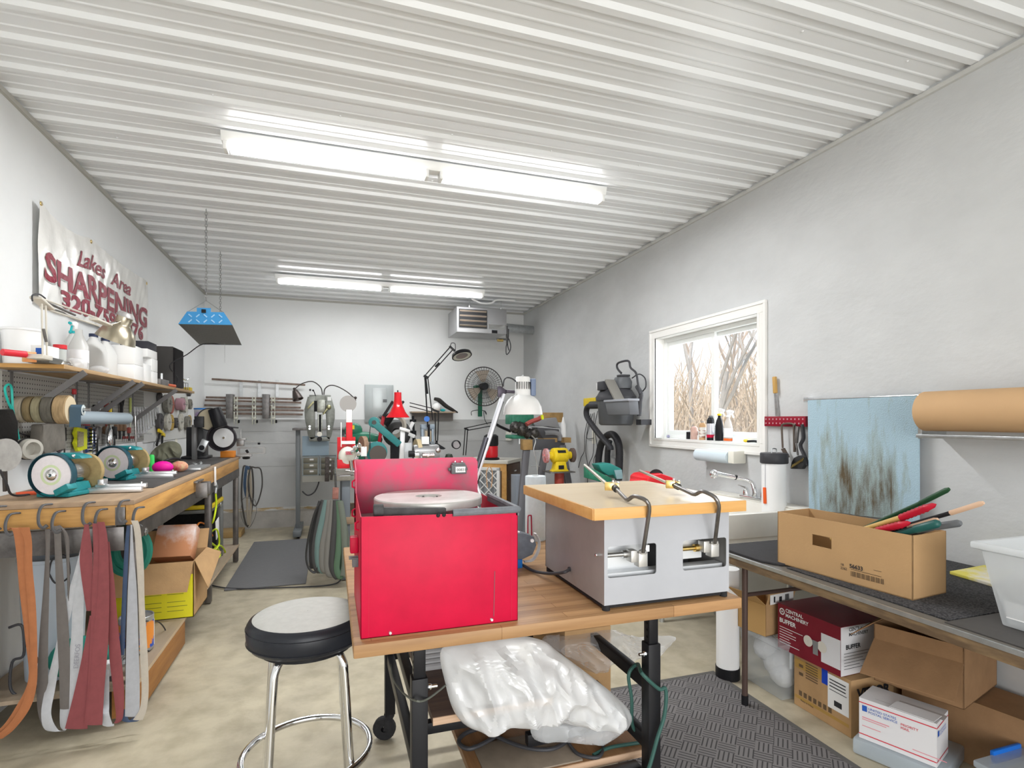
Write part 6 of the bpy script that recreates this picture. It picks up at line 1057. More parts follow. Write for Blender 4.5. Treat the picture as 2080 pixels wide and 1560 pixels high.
MB().bar(on(768, 5.4), at(5.4)(770, 898), .05, .05, (0, 1, 0)).build('base', black, rl)
tag(MB().lathe([(.001, .0), (.03, .0), (.05, .05), (.07, .12), (.001, .11)], at(5.5)(798, 842), (-.8, 0, -.6), 20).cyl(at(5.5)(798, 842), at(5.5)(820, 815), .012).build('black_lamp', black), 'black lamp head tucked behind the red shade', 'lamp')
tag(MB().bar(at(5.15)(818, 872), at(5.15)(815, 942), .045, .03, (0, 1, 0)).obox(at(5.13)(822, 873), (.10, .03, .03), ry=.3).build('white_lever', M('lever_white', (.72, .72, .72), .3, .3), bevel=.006), 'white cast lever arm standing in front of dark machines', 'lever')
q = thing('dust_collector', 'dark round motor housing with pale ring behind white lever', 'motor', on(805, 5.6)); MB().lathe([(.06, -.12), (.13, -.10), (.14, 0), (.10, .05), (.04, .06)], at(5.6)(806, 880), (-.2, -1, .2), 26).build('housing', M('charcoal_cast', (.06, .06, .06), .5), q, ang=50); MB().lathe([(.085, .05), (.11, .07), (.13, .05), (.11, .03), (.085, .05)], at(5.6)(800, 868), (-.2, -1, .3), 26).build('ring', M('ring_bone', (.50, .47, .40), .6), q); MB().bar(on(806, 5.6), at(5.6)(806, 895), .12, .1).build('foot', blackm, q)
gm2 = thing('bench_motor', 'big grey ribbed motor with tan buffing wheel and white box on it', 'motor', on(865, 5.2)); gg = M('motor_grey', (.33, .33, .33), .4, .5)
MB().lathe([(.001, -.12), (.085, -.12), (.092, -.10), (.092, .10), (.085, .12), (.001, .12)], at(5.25)(865, 922), (1, 0, 0), 28).build('motor', gg, gm2, ang=40); q = MB(); 
for k in range(4): q.box(at(5.15)(855, 0).x, at(5.15)(882, 0).x, 5.145, 5.155, Z2+.03+k*.035, Z2+.045+k*.035)
q.build('ribs', M('rib_white', (.65, .65, .66), .4), gm2); MB().lathe([(.001, -.02), (.125, -.02), (.125, .02), (.001, .02)], at(5.3)(848, 918), (1, .1, 0), 32).build('buff_wheel', M('buff_tan', (.60, .49, .30), .9), gm2, ang=40)
MB().lathe([(.001, -.02), (.11, -.02), (.11, .02), (.001, .02)], at(5.3)(876, 920), (1, .1, 0), 32).build('slate_wheel', M('slate_wheel', (.13, .15, .16), .7), gm2, ang=40); MB().box(at(5.25)(855, 0).x, at(5.25)(870, 0).x, 5.2, 5.27, at(5.25)(855, 902).z, at(5.25)(855, 887).z).build('white_box', paper, gm2, bevel=.002); pbox(MB(), (820, 900, 836, 945), 5.2, .06).build('side_plate', M('pale_steel', (.50, .52, .53), .4, .5), gm2, bevel=.002)
cm_ = thing('chrome_fixture', 'small chrome and black fixture in front of the grey motor', 'fixture', on(842, 5.0)); MB().cyl(at(5.0)(830, 922), at(5.0)(842, 922), .03).build('barrel', black, cm_); MB().cyl(at(5.0)(842, 924), at(5.0)(850, 924), .036).build('ring', chrome, cm_); MB().box(at(5.0)(836, 0).x, at(5.0)(852, 0).x, 4.99+.02, 5.06, Z2, Z2+.03).build('base', paper, cm_, bevel=.002); q = MB().cyl(at(5.0)(858, 925), at(5.0)(882, 925), .022).sph(at(5.0)(870, 927), .026, 8).sph(at(5.05)(890, 915), .026, 8); q.build('chrome_barrel', M('reddish_chrome', (.55, .45, .45), .15, 1), gm2)
bp_ = thing('drill_press', 'slender black drill stand with round table behind the grey motor', 'drill', on(840, 5.8)); MB().cyl(at(5.8)(839, 845), at(5.8)(841, 890), .012).cyl(at(5.8)(839, 852), at(5.8)(839, 857), .035).cyl(at(5.8)(840, 875), at(5.8)(840, 885), .03).cyl(on(843, 5.8), at(5.8)(841, 890), .018).build('column', black, bp_)
tag(MB().obox(at(5.6)(834, 868), (.035, .02, .12), ry=.45).obox(at(5.55)(836, 884), (.07, .03, .035), ry=.4).build('white_tool', paper, bevel=.004), 'small white angled tool between lever and drill stand', 'tool')
bs2 = thing('belt_stand', 'blue grey upright stand with wooden panel at black lamp base', 'stand', on(872, 5.5)); pbox(MB(), (856, 862, 883, 872), 5.5, .1).box(at(5.5)(856, 0).x, at(5.5)(861, 0).x, 5.5, 5.58, Z2, at(5.5)(856, 870).z).box(at(5.5)(877, 0).x, at(5.5)(881, 0).x, 5.5, 5.58, Z2, at(5.5)(856, 870).z).build('frame', M('stand_blue_grey', (.30, .36, .42), .4, .3), bs2, bevel=.003); pbox(MB(), (864, 875, 876, 900), 5.48, .02).build('panel', M('pale_wood', (.60, .50, .36), .6), bs2)
MB().cyl(at(5.42)(867, 851), at(5.45)(867, 851), .028).build('blue_knob', M('blue_knob', (.02, .15, .55), .3), bs2)
# black magnifier lamp
ml = thing('magnifier_lamp', 'black spring arm magnifier lamp rising above the back bench', 'lamp', on(872, 5.45)); g = at(5.45)
MB().cyl(on(872, 5.45), g(871, 862), .012).build('post', black, ml); q = MB().cyl(g(869, 868), g(863, 763), .007, n=8).cyl(g(879, 853), g(869, 768), .0055, n=8).cyl(g(864, 768), g(868, 800), .012, n=8); q.build('lower_arm', black, ml)
q = MB().cyl(g(864, 762), g(915, 704), .0055, n=8).cyl(g(868, 768), g(919, 711), .0055, n=8).cyl(g(884, 745), g(892, 737), .01, n=8); q.build('upper_arm', black, ml)
q = MB().bar(g(861, 763), g(870, 768), .02, .05, (0, 1, 0)).bar(g(913, 703), g(924, 713), .015, .035, (0, 1, 0)); q.build('joint', black, ml); MB().tube([g(*p) for p in ((915, 703), (917, 697), (924, 698), (925, 708), (924, 714))], .004, smooth=5).build('cord', cordm, ml)
hc = g(938, 722); hd = V(.15, -.35, -.9).normalized(); MB().lathe([(.001, -.035), (.075, -.035), (.098, -.02), (.104, .01), (.098, .014), (.092, .012)], hc, hd, 36).build('head', black, ml, ang=50); MB().lathe([(.062, .006), (.092, .010)], hc, hd, 36).build('ring_lens', M('ring_milk', (.55, .56, .50), .4), ml, fix=False); MB().lathe([(.0, .004), (.062, .005)], hc, hd, 36).build('lens', M('lens_dark', (.22, .24, .24), .08), ml, fix=False)
lp = at(5.7); tl_ = thing('swing_lamp', 'thin black spring lamp arm reaching left from the ledge', 'lamp', at(5.7)(876, 905)); MB().cyl(lp(832, 818), lp(880, 830), .005, n=6).cyl(lp(832, 825), lp(878, 837), .005, n=6).cyl(lp(884, 838), lp(885, 895), .006, n=6).cyl(lp(891, 838), lp(889, 895), .006, n=6).bar(lp(878, 832), lp(892, 837), .02, .03, (0, 1, 0)).cyl(lp(887, 895), V(lp(887, 895).x, 5.7, Z2), .012, n=8).build('arm', black, tl_)
tag(MB().prism([at(5.3)(*p) for p in ((886, 898), (895, 904), (906, 911), (901, 913), (890, 912), (884, 905))], (0, .05, 0)).build('black_scoop', blackm, bevel=.006), 'black pointed scoop jutting right of the grey motor', 'scoop')
tag(MB().lathe([(.001, 0), (.05, 0), (.05, .1), (.03, .16), (.001, .17)], on(912, 5.2), n=20).build('dark_bottle', M('green_black', (.03, .045, .03), .4)), 'dark rounded canister at right end of machine bench', 'canister')
mk = thing('scope_stand', 'small black topped stand with round chrome face', 'stand', on(929, 5.1)); MB().lathe([(.001, 0), (.04, 0), (.02, .02), (.018, .10), (.001, .1)], on(929, 5.1), n=20).build('stem', gpl, mk); MB().cyl(at(5.08)(927, 905), at(5.12)(927, 905), .032, n=24).build('face', M('face_dark', (.18, .17, .17), .3, .6), mk); MB().lathe([(.034, -.01), (.042, -.008), (.042, .03), (.034, .03)], at(5.08)(927, 903), (0, 1, 0), 24).build('hood', black, mk)
# ---- brown cabinet with air filter
cz = .93; cb_ = thing('base_cabinet', 'brown wood cabinet with pale laminate top in the back', 'cabinet', (2.02, 6.72, 0)); cbr = woodmat('dark_brown_wood', (.115, .06, .03), (.075, .038, .02), 2, 2, .45, 10)
rz_ = -.67; R3 = Matrix.Rotation(rz_, 3, 'Z'); co = P(1029, 940, z=.9); co.z = 0
def cbox(q, x0, x1, y0, y1, z0, z1):      # local: x to the right along the golden side, origin at the near corner
    c = co+R3 @ V((x0+x1)/2, (y0+y1)/2, 0)+V(0, 0, (z0+z1)/2); return q.obox(c, (x1-x0, y1-y0, z1-z0), rz_)
rz_b = rz_
cbox(MB(), -.62, 0, .0, .50, 0.001, .885).build('body', cbr, cb_, bevel=.002); cbox(MB(), -.64, .02, -.02, .52, .886, .925).build('countertop', M('laminate_cream', (.66, .63, .56), .4), cb_, bevel=.003)
cbox(MB(), -.62, 0, -.006, 0, .80, .885).build('golden_rail', pine, cb_); cbox(MB(), -.06, .002, -.006, .0, .08, .80).build('golden_stile', pine, cb_)
for z0, z1 in ((.70, .87), (.12, .68)): d_ = cbox(MB(), .0, .012, .03, .47, z0, z1).build('drawer' if z0 > .5 else 'cabinet_door', cbr, cb_, bevel=.003); cbox(MB(), .012, .03, .20, .27, z1-.09, z1-.075).build('handle', chrome, d_)
fl = thing('air_filter', 'white framed pleated air filter leaning on the brown cabinet', 'filter', co+R3 @ V(-.35, -.05, 0)); fz0, fz1, fx0, fx1 = .30, .84, -.60, -.075
q = MB(); wf = M('filter_white', (.80, .80, .79), .6)
cbox(q, fx0, fx1, -.05, -.01, fz1-.035, fz1); cbox(q, fx0, fx1, -.05, -.01, fz0, fz0+.035); cbox(q, fx0, fx0+.035, -.05, -.01, fz0, fz1); cbox(q, fx1-.035, fx1, -.05, -.01, fz0, fz1); q.build('frame', wf, fl, bevel=.001)
cbox(MB(), fx0+.03, fx1-.03, -.035, -.02, fz0+.03, fz1-.03).build('pleats', M('pleat_grey', (.15, .16, .17), .9, col2=(.32, .34, .36), scale=30, stretch=(3, 3, .05), thr=(.45, .55)), fl)
q = MB(); f3 = lambda u, v: co+R3 @ V(u, -.042, 0)+V(0, 0, v); W_, H_ = fx1-fx0-.07, fz1-fz0-.07; st_ = .13
k = -4
def clipseg(u0, v0, du):
    pts = []; 
    for s_ in (1,):
        t0, t1 = 0, H_; 
        a = u0; bq = u0+du*H_; lo_, hi_ = 0, W_
        ta, tb = 0, H_
        if du > 0: ta = max(0, -u0); tb = min(H_, W_-u0)
        else: ta = max(0, u0-W_); tb = min(H_, u0)
        if tb-ta > .02: q.bar(f3(fx0+.035+u0+du*ta, fz0+.035+ta), f3(fx0+.035+u0+du*tb, fz0+.035+tb), .012, .006, (0, 1, 0))
for k in range(-5, 9): clipseg(k*st_*.9, 0, 1); clipseg(k*st_*.9, 0, -1)
q.build('lattice', wf, fl); MB().tube([P(a, b_, y=co.y-.12) for a, b_ in ((990, 990), (988, 960), (994, 948), (1000, 960), (998, 990))], .006, smooth=5).build('orange_strap', M('pale_orange', (.75, .45, .25), .6), fl)
tag(MB().obox(P(998, 1006, y=4.4), (.16, .1, .07), rz=.3, ry=.35).build('torn_carton', card, bevel=.003), 'torn cardboard piece below the air filter', 'cardboard') if False else None
wv_ = thing('wet_vacuum', 'small black and red shop tool standing on the brown cabinet', 'vacuum', co+V(-.1, .25, .926)); c = co+V(-.13, .22, .926); MB().lathe([(.001, 0), (.10, 0), (.105, .02), (.08, .03), (.001, .03)], c, n=20).build('base', black, wv_); MB().lathe([(.08, .03), (.085, .05), (.085, .16), (.08, .17), (.001, .17)], c, n=20).build('red_body', rd, wv_); MB().lathe([(.085, .17), (.09, .19), (.088, .29), (.06, .31), (.001, .31)], c, n=20).build('black_head', blackm, wv_, ang=50)
sl = thing('spring_lamp', 'black spring arm lamp bending over the cabinet top', 'lamp', at(6.6)(944, 925)); g = at(6.6); q = MB().cyl(g(941, 925), g(945, 871), .006, n=6).cyl(g(946, 925), g(950, 873), .006, n=6).cyl(g(943, 870), g(998, 858), .006, n=6).cyl(g(950, 874), g(1000, 865), .006, n=6).bar(g(943, 870), g(951, 873), .02, .03, (0, 1, 0)); q.build('arm', black, sl); MB().tube([g(*p) for p in ((1005, 860), (1015, 866), (1028, 872), (1037, 876))], .03, n=10, smooth=3, flat=.6).build('head', black, sl)
tag(MB().tube([(co+V(-.55+.06*math.cos(t)-.02*t, .12+.06*math.sin(t), .935)) for t in [k*.7 for k in range(14)]], .006, smooth=3).build('brown_cable', M('brown_cable', (.12, .08, .05), .5)), 'brown cord coiled on the cabinet top', 'cord')
q = thing('outlet_box', 'cream outlet box on back wall behind the black red tool', 'outlet', at(7.8)(1033, 885)); pbox(MB(), (1029, 877, 1039, 895), 7.8, .045).build('box', cream, q, bevel=.003)
# ---- white lamp on the centre table
wlp = thing('white_lamp', 'large white enamel spring arm lamp leaning over the centre table', 'lamp', (.66, 2.5, T)); we = M('white_enamel', (.80, .80, .79), .35, var=.04, scale=18); yl = 2.46; g = at(yl)
MB().bar(g(1022, 800), g(966, 975), .012, .040, (0, 1, 0)).build('upper_arm', M('arm_white', (.74, .76, .82), .35, .3), wlp, bevel=.002); MB().bar(g(1021, 815), g(988, 915), .013, .006, (0, 1, 0)).build('arm_slot', gpl, wlp)
MB().cyl(g(986, 888)+V(0, -.012, 0), g(967, 950)+V(0, -.012, 0), .011, n=10).build('spring', M('spring_dark', (.10, .10, .12), .4, .8), wlp); bj = g(962, 972); MB().obox(bj, (.05, .03, .05), ry=.3).sph(bj+V(-.03, -.01, .0), .018, 8).build('joint', black, wlp, bevel=.004)
MB().bar(bj, V(.735, yl, T+.02), .012, .036, (0, 1, 0)).build('lower_arm', MATS['arm_white'], wlp, bevel=.002); MB().box(.70, .78, yl-.04, yl+.05, T+.0005, T+.03).build('base', black, wlp, bevel=.003)
MB().prism([g(*p) for p in ((1011, 785), (1016, 784), (1030, 793), (1031, 798), (1015, 807), (1012, 806))], (0, .012, 0)).cyl(g(1028, 795), g(1045, 796), .008).build('head_plate', M('plate_dark', (.07, .06, .08), .4, .5), wlp, bevel=.001); MB().tube([g(*p) for p in ((1022, 785), (1024, 772), (1030, 767), (1040, 769), (1048, 775))], .0035, smooth=5).build('cord', cordm, wlp)
lc = g(1062, 765); s_ = (g(1102, 800)-g(1062, 800)).length; hh = lc.z-g(1062, 842).z
MB().lathe([(.001, .0), (.030, -.001), (.034, -.006), (.037, -hh*.48), (.04, -hh*.50), (.055, -hh*.53), (.074, -hh*.64), (.089, -hh*.80), (.0935, -hh*.97), (.094, -hh), (.0915, -hh), (.085, -hh*.8), (.07, -hh*.65), (.05, -hh*.54)], lc, n=48).build('lamp_shade', we, wlp, ang=40)
q = MB(); 
for i in range(10): a = PI+.25+i*.29; p = lc+V(.0362*math.cos(a), .0362*math.sin(a), -hh*.24); q.obox(p, (.003, .003, hh*.19), rz=a)
q.build('vent_slot', M('slot_black', (.02, .02, .02), .8), wlp); MB().obox(lc+V(.048, .0, -hh*.28), (.026, .04, hh*.46)).build('blue_handle', M('slate_blue', (.17, .22, .33), .45), wlp, bevel=.006); MB().sph(lc+V(0, 0, .002), .006, 8).build('finial', galv, wlp)
# ---- sawhorse group, yellow grinder
y = 5.7; g = at(y); sh_ = thing('miter_saw', 'green framed saw clamped on the sawhorse behind the white lamp', 'saw', (2.5, y, 1.0)); q = MB(); pbox(q, (1040, 842, 1085, 862), y, .25); pbox(q, (1040, 884, 1085, 891), y, .25); q.build('green_frame', greenp, sh_, bevel=.01)
q = MB().sph(g(1047, 868), .07, 10).sph(g(1060, 872), .08, 10).cyl(g(1050, 862), g(1075, 885), .05).cyl(g(1072, 875), g(1085, 888), .04).sph(g(1085, 880), .06, 10); q.build('mechanism', M('mech_dark', (.09, .085, .08), .4, .7, var=.8, scale=45), sh_); MB().cyl(g(1055, 891), g(1055, 902), .02).build('clamp_screw', galv, sh_)
wt_ = M('work_wood', (.40, .25, .10), .7, var=.25, scale=14)
sth = thing('sawhorse', 'grey metal stand with splayed legs and wooden blocks in corner', 'sawhorse', (2.6, 6.6, 0)); sg2 = M('sawhorse_grey', (.15, .15, .165), .45, .3)
MB().bar(g(1075, 903), at(5.95)(1142, 902), .09, .12, (0, 0, 1)).build('beam', sg2, sth, bevel=.004)
for a_, b_ in (((1070, 905), (1057, 1040)), ((1108, 912), (1085, 1040)), ((1142, 905), (1163, 1040))):
    p0 = at(y-.05)(*a_); p1 = at(y-.2)(*b_); d_ = (p1-p0); p1 = p0+d_*((p0.z-.01)/(-d_.z)); MB().bar(p0, p1, .07, .05, (0, 1, 0)).build('leg', sg2, sth, bevel=.003)
pbox(MB(), (1063, 893, 1082, 914), y-.1, .1).build('wood_block', wt_, sth, bevel=.003)
bl_ = at(5.85); tag(pbox(MB(), (1104, 838, 1144, 858), 6.0, .05).build('wooden_plank', wt_, bevel=.003), 'wooden plank standing behind the grey case', 'plank'); cs = thing('circular_saw', 'grey plastic tool case with dark handle on the sawhorse', 'case', bl_(1110, 890)); MB().prism([bl_(*p) for p in ((1085, 862), (1102, 852), (1130, 848), (1138, 870), (1112, 866), (1086, 866))], (0, .2, 0)).build('shell', M('case_grey', (.27, .27, .28), .5), cs, bevel=.005); MB().prism([bl_(*p) for p in ((1090, 868), (1136, 872), (1138, 895), (1104, 893))], (0, .18, 0)).build('lower', M('saw_dark', (.10, .10, .11), .5, .3), cs, bevel=.006); MB().tube([bl_(*p) for p in ((1106, 880), (1125, 879), (1136, 884), (1138, 895))], .03, smooth=4).build('handle', MATS['case_grey'], cs); pbox(MB(), (1104, 890, 1132, 898), 5.83, .18).build('wood_base', wt_, cs)
tag(MB().tube([at(5.62)(*p) for p in ((1069, 862), (1080, 856), (1092, 852), (1099, 848))], .05, n=8, smooth=4, flat=.5).build('red_rag', M('dull_red_cloth', (.36, .08, .07), .9)), 'dull red rag draped beside green saw', 'rag'); MB().bar(at(5.5)(1101, 843), at(5.5)(1102, 852), .03, .02).build('yellow_clip', M('neon', (.75, .8, .02), .5), sh_)
wb_ = thing('squeeze_bottle', 'white squeeze bottle standing right of the grey case', 'bottle', at(5.9)(1144, 893)); c = at(5.9)(1144, 890); MB().lathe([(.001, 0), (.035, 0), (.035, .15), (.015, .2), (.008, .24), (.001, .25)], c, n=20).build('bottle', whitepl, wb_, ang=60); pbox(MB(), (1146, 889, 1160, 899), 5.75, .10).build('wood_block', wt_, wb_)
tag(MB().tube([at(5.4)(*p) for p in ((1080, 885), (1088, 895), (1084, 915), (1090, 940), (1093, 985))], .006, smooth=5).cyl(at(5.4)(1082, 917), at(5.4)(1094, 917), .005).cyl(at(5.4)(1078, 947), at(5.4)(1096, 947), .004).build('bar_clamp', galv), 'thin steel bar clamp hanging at the sawhorse', 'clamp')
yg = thing('yellow_grinder', 'yellow bench grinder on a red and black pedestal', 'grinder', (2.5, 5.3, .8)); g = at(5.3); yc = g(1136, 925)
MB().lathe([(.001, -.13), (.039, -.13), (.043, -.087), (.074, -.078), (.08, -.06), (.08, .06), (.074, .078), (.043, .087), (.039, .13), (.001, .13)], yc, (1, 0, 0), 28).build('motor', yel, yg, ang=40); zb = g(1136, 957).z; MB().prism([(yc.x-.095, 5.25, zb), (yc.x+.095, 5.25, zb), (yc.x+.07, 5.25, zb+.026), (yc.x+.052, 5.25, yc.z-.052), (yc.x-.052, 5.25, yc.z-.052), (yc.x-.07, 5.25, zb+.026)], (0, .10, 0)).build('base', yel, yg, bevel=.005)
MB().obox((yc.x, 5.245, zb+.045), (.06, .006, .04)).build('switch', blackm, yg, bevel=.002); MB().obox((yc.x, 5.235, yc.z+.042), (.09, .01, .03), rx=-.5).build('name_plate', blackm, yg)
for s_, m_, nm in ((-1, M('red_disc', (.55, .05, .05), .6, col2=(.7, .6, .6), scale=20), 'wheel'), (1, M('brown_disc', (.14, .10, .09), .8), 'wheel')): MB().lathe([(.012, -.015), (.074, -.013), (.076, .013), (.012, .015)], yc+V(.15*s_, 0, 0), (1, 0, 0), 28).cyl(yc+V(.15*s_, 0, 0), yc+V(.18*s_, 0, 0), .015).build(nm, m_, yg, ang=40)
MB().box(yc.x-.14, yc.x+.14, 5.2, 5.42, zb-.012, zb).build('plate', dsteel, yg, bevel=.002); MB().cyl((yc.x+.0, 5.3, .02), (yc.x, 5.3, zb-.012), .05, n=20).build('pedestal', M('pedestal_red', (.33, .05, .035), .5), yg); MB().cyl((yc.x, 5.3, 0), (yc.x, 5.3, .02), .15, n=28).build('foot', black, yg)
tag(MB().box(yc.x-.27, yc.x-.14, 5.9, 6.1, 0, .78).build('steel_cabinet', M('pale_slate', (.32, .36, .42), .5, .3), bevel=.005), 'pale blue grey steel cabinet behind yellow grinder', 'cabinet')
# ================================================================ right side
def ax(x): return lambda a, b_: P(a, b_, x=x)
# ---- shop vacuum hung on the wall
vc = thing('shop_vacuum', 'grey wall hung shop vacuum with black hose port', 'vacuum', (2.6, 4.75, 1.36)); vg = M('vac_grey', (.10, .105, .112), .42, var=.08, scale=6); vb = M('vac_black', (.045, .045, .05), .5)
VX, VY = 2.585, 4.66
q = MB().lathe([(.001, 1.365), (.135, 1.365), (.15, 1.38), (.165, 1.60), (.168, 1.61), (.001, 1.612)], (VX, VY, 0), n=32, sq=(1, 1.25)); q.build('tank', vg, vc, ang=45)
MB().lathe([(.001, 1.60), (.178, 1.60), (.18, 1.635), (.168, 1.65), (.14, 1.70), (.10, 1.72), (.001, 1.725)], (VX, VY, 0), n=32, sq=(1, 1.25)).build('lid', vb, vc, ang=45)
MB().lathe([(.085, 1.71), (.09, 1.77), (.07, 1.815), (.001, 1.82)], (VX+.02, VY-.09, 0), n=24).build('motor_cap', vg, vc, ang=45); MB().box(VX-.02, VX+.08, VY-.13, VY-.05, 1.82, 1.84).build('top_knob', vb, vc, bevel=.004)
MB().obox(ax(2.45)(1225, 784), (.07, .12, .085)).build('hose_adapter', vb, vc, bevel=.01); MB().cyl(ax(2.5)(1200, 823), ax(2.56)(1228, 822), .038, n=20).build('hose_port', vb, vc)
MB().bar(ax(2.46)(1238, 772), ax(2.46)(1262, 820), .02, .10, (1, 0, 0)).build('crevice_tool', M('vac_brush', (.20, .19, .17), .6), vc, bevel=.004)
hn = MB().tube([ax(2.6)(*p) for p in ((1262, 758), (1254, 748), (1255, 738), (1270, 733), (1278, 735), (1281, 747), (1292, 758), (1296, 780), (1300, 800))], .010, smooth=5).build('handle', vb, vc)
tag(MB().tube([ax(2.68)(*p) for p in ((1284, 768), (1298, 760), (1310, 768), (1312, 785), (1305, 795), (1300, 800))], .006, smooth=5).build('vacuum_cable', cordm), 'black cord arc beside the wall vacuum', 'cord')
MB().tube([ax(2.62)(*p) for p in ((1294, 785), (1302, 800), (1300, 815), (1298, 845))], .02, smooth=4).box(2.66, 2.782, ax(2.7)(1310, 850).y, ax(2.7)(1300, 850).y, 1.37, 1.42).build('bracket_arm', vb, vc)
tr2 = thing('attachment_tray', 'grey bin of attachments on front of the wall vacuum', 'tray', (2.42, 4.6, 1.44)); a = ax(2.42)(1242, 808); c = ax(2.42)(1288, 808); 
MB().prism([(2.38, a.y, 1.46), (2.38, c.y, 1.46), (2.36, c.y-.015, 1.58), (2.36, a.y+.015, 1.58)], (.09, 0, 0)).build('bin', M('bin_grey', (.15, .157, .17), .4), tr2, bevel=.006); MB().box(2.35, 2.46, c.y-.02, a.y+.02, 1.575, 1.595).build('rim', M('bin_rim', (.30, .31, .34), .4), tr2, bevel=.003)
tag(MB().lathe([(.001, 0), (.05, 0), (.055, .06), (.001, .065)], (2.6, 4.98, 1.725), n=18).build('filter_disc', whitepl), 'white filter lid resting on top of wall vacuum', 'lid')
hose = M('black_hose', (.03, .03, .034), .55, bump=.004, bscale=60); hs = thing('vacuum_hose', 'thick black ribbed hose looped on the wall below the vacuum', 'hose', ax(2.7)(1240, 950))
MB().tube([ax(2.55)(*p) for p in ((1205, 822), (1193, 828), (1192, 845), (1205, 866), (1222, 888), (1238, 906), (1240, 914))], .03, n=12, smooth=6).build('feed', hose, hs)
MB().tube([ax(2.66)(*p) for p in ((1216, 960), (1216, 930), (1222, 900), (1235, 884), (1248, 885), (1257, 905), (1258, 940), (1256, 975))], .036, n=12, smooth=6).build('outer_loop', hose, hs)
MB().tube([ax(2.70)(*p) for p in ((1234, 960), (1234, 920), (1238, 895))], .03, n=12, smooth=6).build('inner_run', hose, hs); MB().cyl(ax(2.64)(1248, 930), ax(2.64)(1247, 945), .03).build('cuff', M('cuff_grey', (.3, .3, .31), .4), hs)
ps2 = thing('power_strip', 'yellow power strip with many black cords by the vacuum hose', 'power strip', ax(2.76)(1203, 815)); MB().box(2.74, 2.782, ax(2.76)(1212, 820).y, ax(2.76)(1188, 820).y, 1.57, 1.66).build('strip', yel, ps2, bevel=.006)
lb_ = ['leftmost thin', 'second', 'third', 'fourth', 'rightmost']
for i, pts in enumerate((((1197, 840), (1188, 880), (1187, 915), (1180, 930), (1175, 950)), ((1200, 840), (1192, 880), (1190, 920), (1194, 945), (1194, 965)), ((1204, 840), (1196, 870), (1192, 890), (1205, 890)), ((1207, 838), (1206, 870), (1205, 920), (1196, 945), (1193, 985)), ((1214, 835), (1208, 870), (1213, 910), (1206, 935), (1210, 950)))):
    tag(MB().tube([ax(2.76)(*p) for p in pts], .004, n=6, smooth=5).build('black_cable', cordm), lb_[i]+' black cord hanging from the yellow power strip', 'cord', 'cords from yellow strip')
tag(MB().box(2.776, 2.783, ax(2.78)(1209, 890).y, ax(2.78)(1203, 890).y, 1.15, 1.30).build('outlet_plate', cream, bevel=.002), 'cream outlet plate on grey wall behind vacuum cords', 'outlet')
ga = thing('green_sander', 'teal and green belt sander behind the maple board', 'sander', (2.2, 3.9, .8)); g = at(4.2)
MB().prism([g(*p) for p in ((1196, 948), (1243, 972), (1243, 985), (1196, 972))], (0, .1, 0)).build('bed', greenp, ga, bevel=.003); MB().prism([g(*p) for p in ((1216, 944), (1240, 941), (1262, 952), (1264, 972), (1252, 973), (1246, 965), (1236, 966), (1222, 956))], (0, .14, 0)).build('head', M('teal_green', (.03, .23, .20), .4), ga, bevel=.006); MB().prism([g(*p) for p in ((1247, 955), (1262, 954), (1264, 972), (1252, 973))], (0, -.01, 0)).build('clear_guard', M('guard_blue', (.30, .45, .48), .25), ga)
MB().cyl(g(1225, 980), V(g(1225, 980).x, 4.25, 0), .04).build('pedestal', iron, ga)
rm = thing('red_toolbox', 'bright red machine housing peeking over the maple board', 'machine', (2.45, 3.5, .8)); g = at(3.5); MB().prism([g(*p) for p in ((1314, 985), (1315, 972), (1322, 966), (1345, 962), (1372, 972), (1376, 985))], (0, .25, 0)).build('housing', rd, rm, bevel=.01); MB().cyl(at(3.56)(1333, 968), at(3.66)(1333, 968), .055, n=24).build('wheel', blackm, rm); MB().box(g(1318, 0).x, g(1372, 0).x, 3.52, 3.74, 0, g(1345, 984).z).build('stand', dsteel, rm); MB().prism([g(*p) for p in ((1292, 985), (1294, 975), (1306, 975), (1312, 985))], (0, .1, 0)).build('side_part', rd, rm, bevel=.004)
# ---- wall strip, knife, hanging tools
rs = thing('magnetic_strip', 'perforated dark red tool rail on the wall beside the window', 'rail', (2.775, 2.78, 1.39)); mr = M('deep_red_rail', (.28, .008, .025), .35); MB().box(2.755, 2.782, 2.62, 2.955, 1.375, 1.44).build('rail', mr, rs, bevel=.003); q = MB()
for i in range(11):
    for z in (1.395, 1.422): q.cyl((2.7545, 2.64+i*.03, z), (2.7552, 2.64+i*.03, z), .006, n=8)
q.build('holes', M('pale_dot', (.5, .25, .28), .5), rs)
kn_ = thing('hand_saw', 'thin saw blade with wooden handle hanging above the red rail', 'saw', ax(2.765)(1574, 845)); MB().bar(ax(2.76)(1573, 765), ax(2.76)(1575, 799), .025, .02, (1, 0, 0)).build('handle', M('ochre_handle', (.55, .33, .10), .45), kn_, bevel=.005); MB().prism([ax(2.768)(*p) for p in ((1572, 799), (1577, 799), (1581, 845), (1575, 845))], (.003, 0, 0)).build('blade', steel, kn_)
o = thing('scraper', 'thin rod scraper with small flat foot hanging from red rail', 'scraper', ax(2.74)(1590, 870)); MB().tube([ax(2.74)(*p) for p in ((1616, 863), (1604, 860), (1590, 862), (1588, 870), (1590, 910))], .006, smooth=4).prism([ax(2.74)(*p) for p in ((1586, 912), (1592, 910), (1602, 928), (1596, 931))], (.01, 0, 0)).build('rod', M('brown_iron', (.14, .11, .09), .5, .5), o)
o = thing('hook_tool', 'short dark rod hanging between scraper and wire brush', 'tool', ax(2.74)(1613, 870)); MB().bar(ax(2.74)(1613, 862), ax(2.74)(1614, 918), .012, .01, (1, 0, 0)).build('rod', M('brown_iron', (.14, .11, .09)), o)
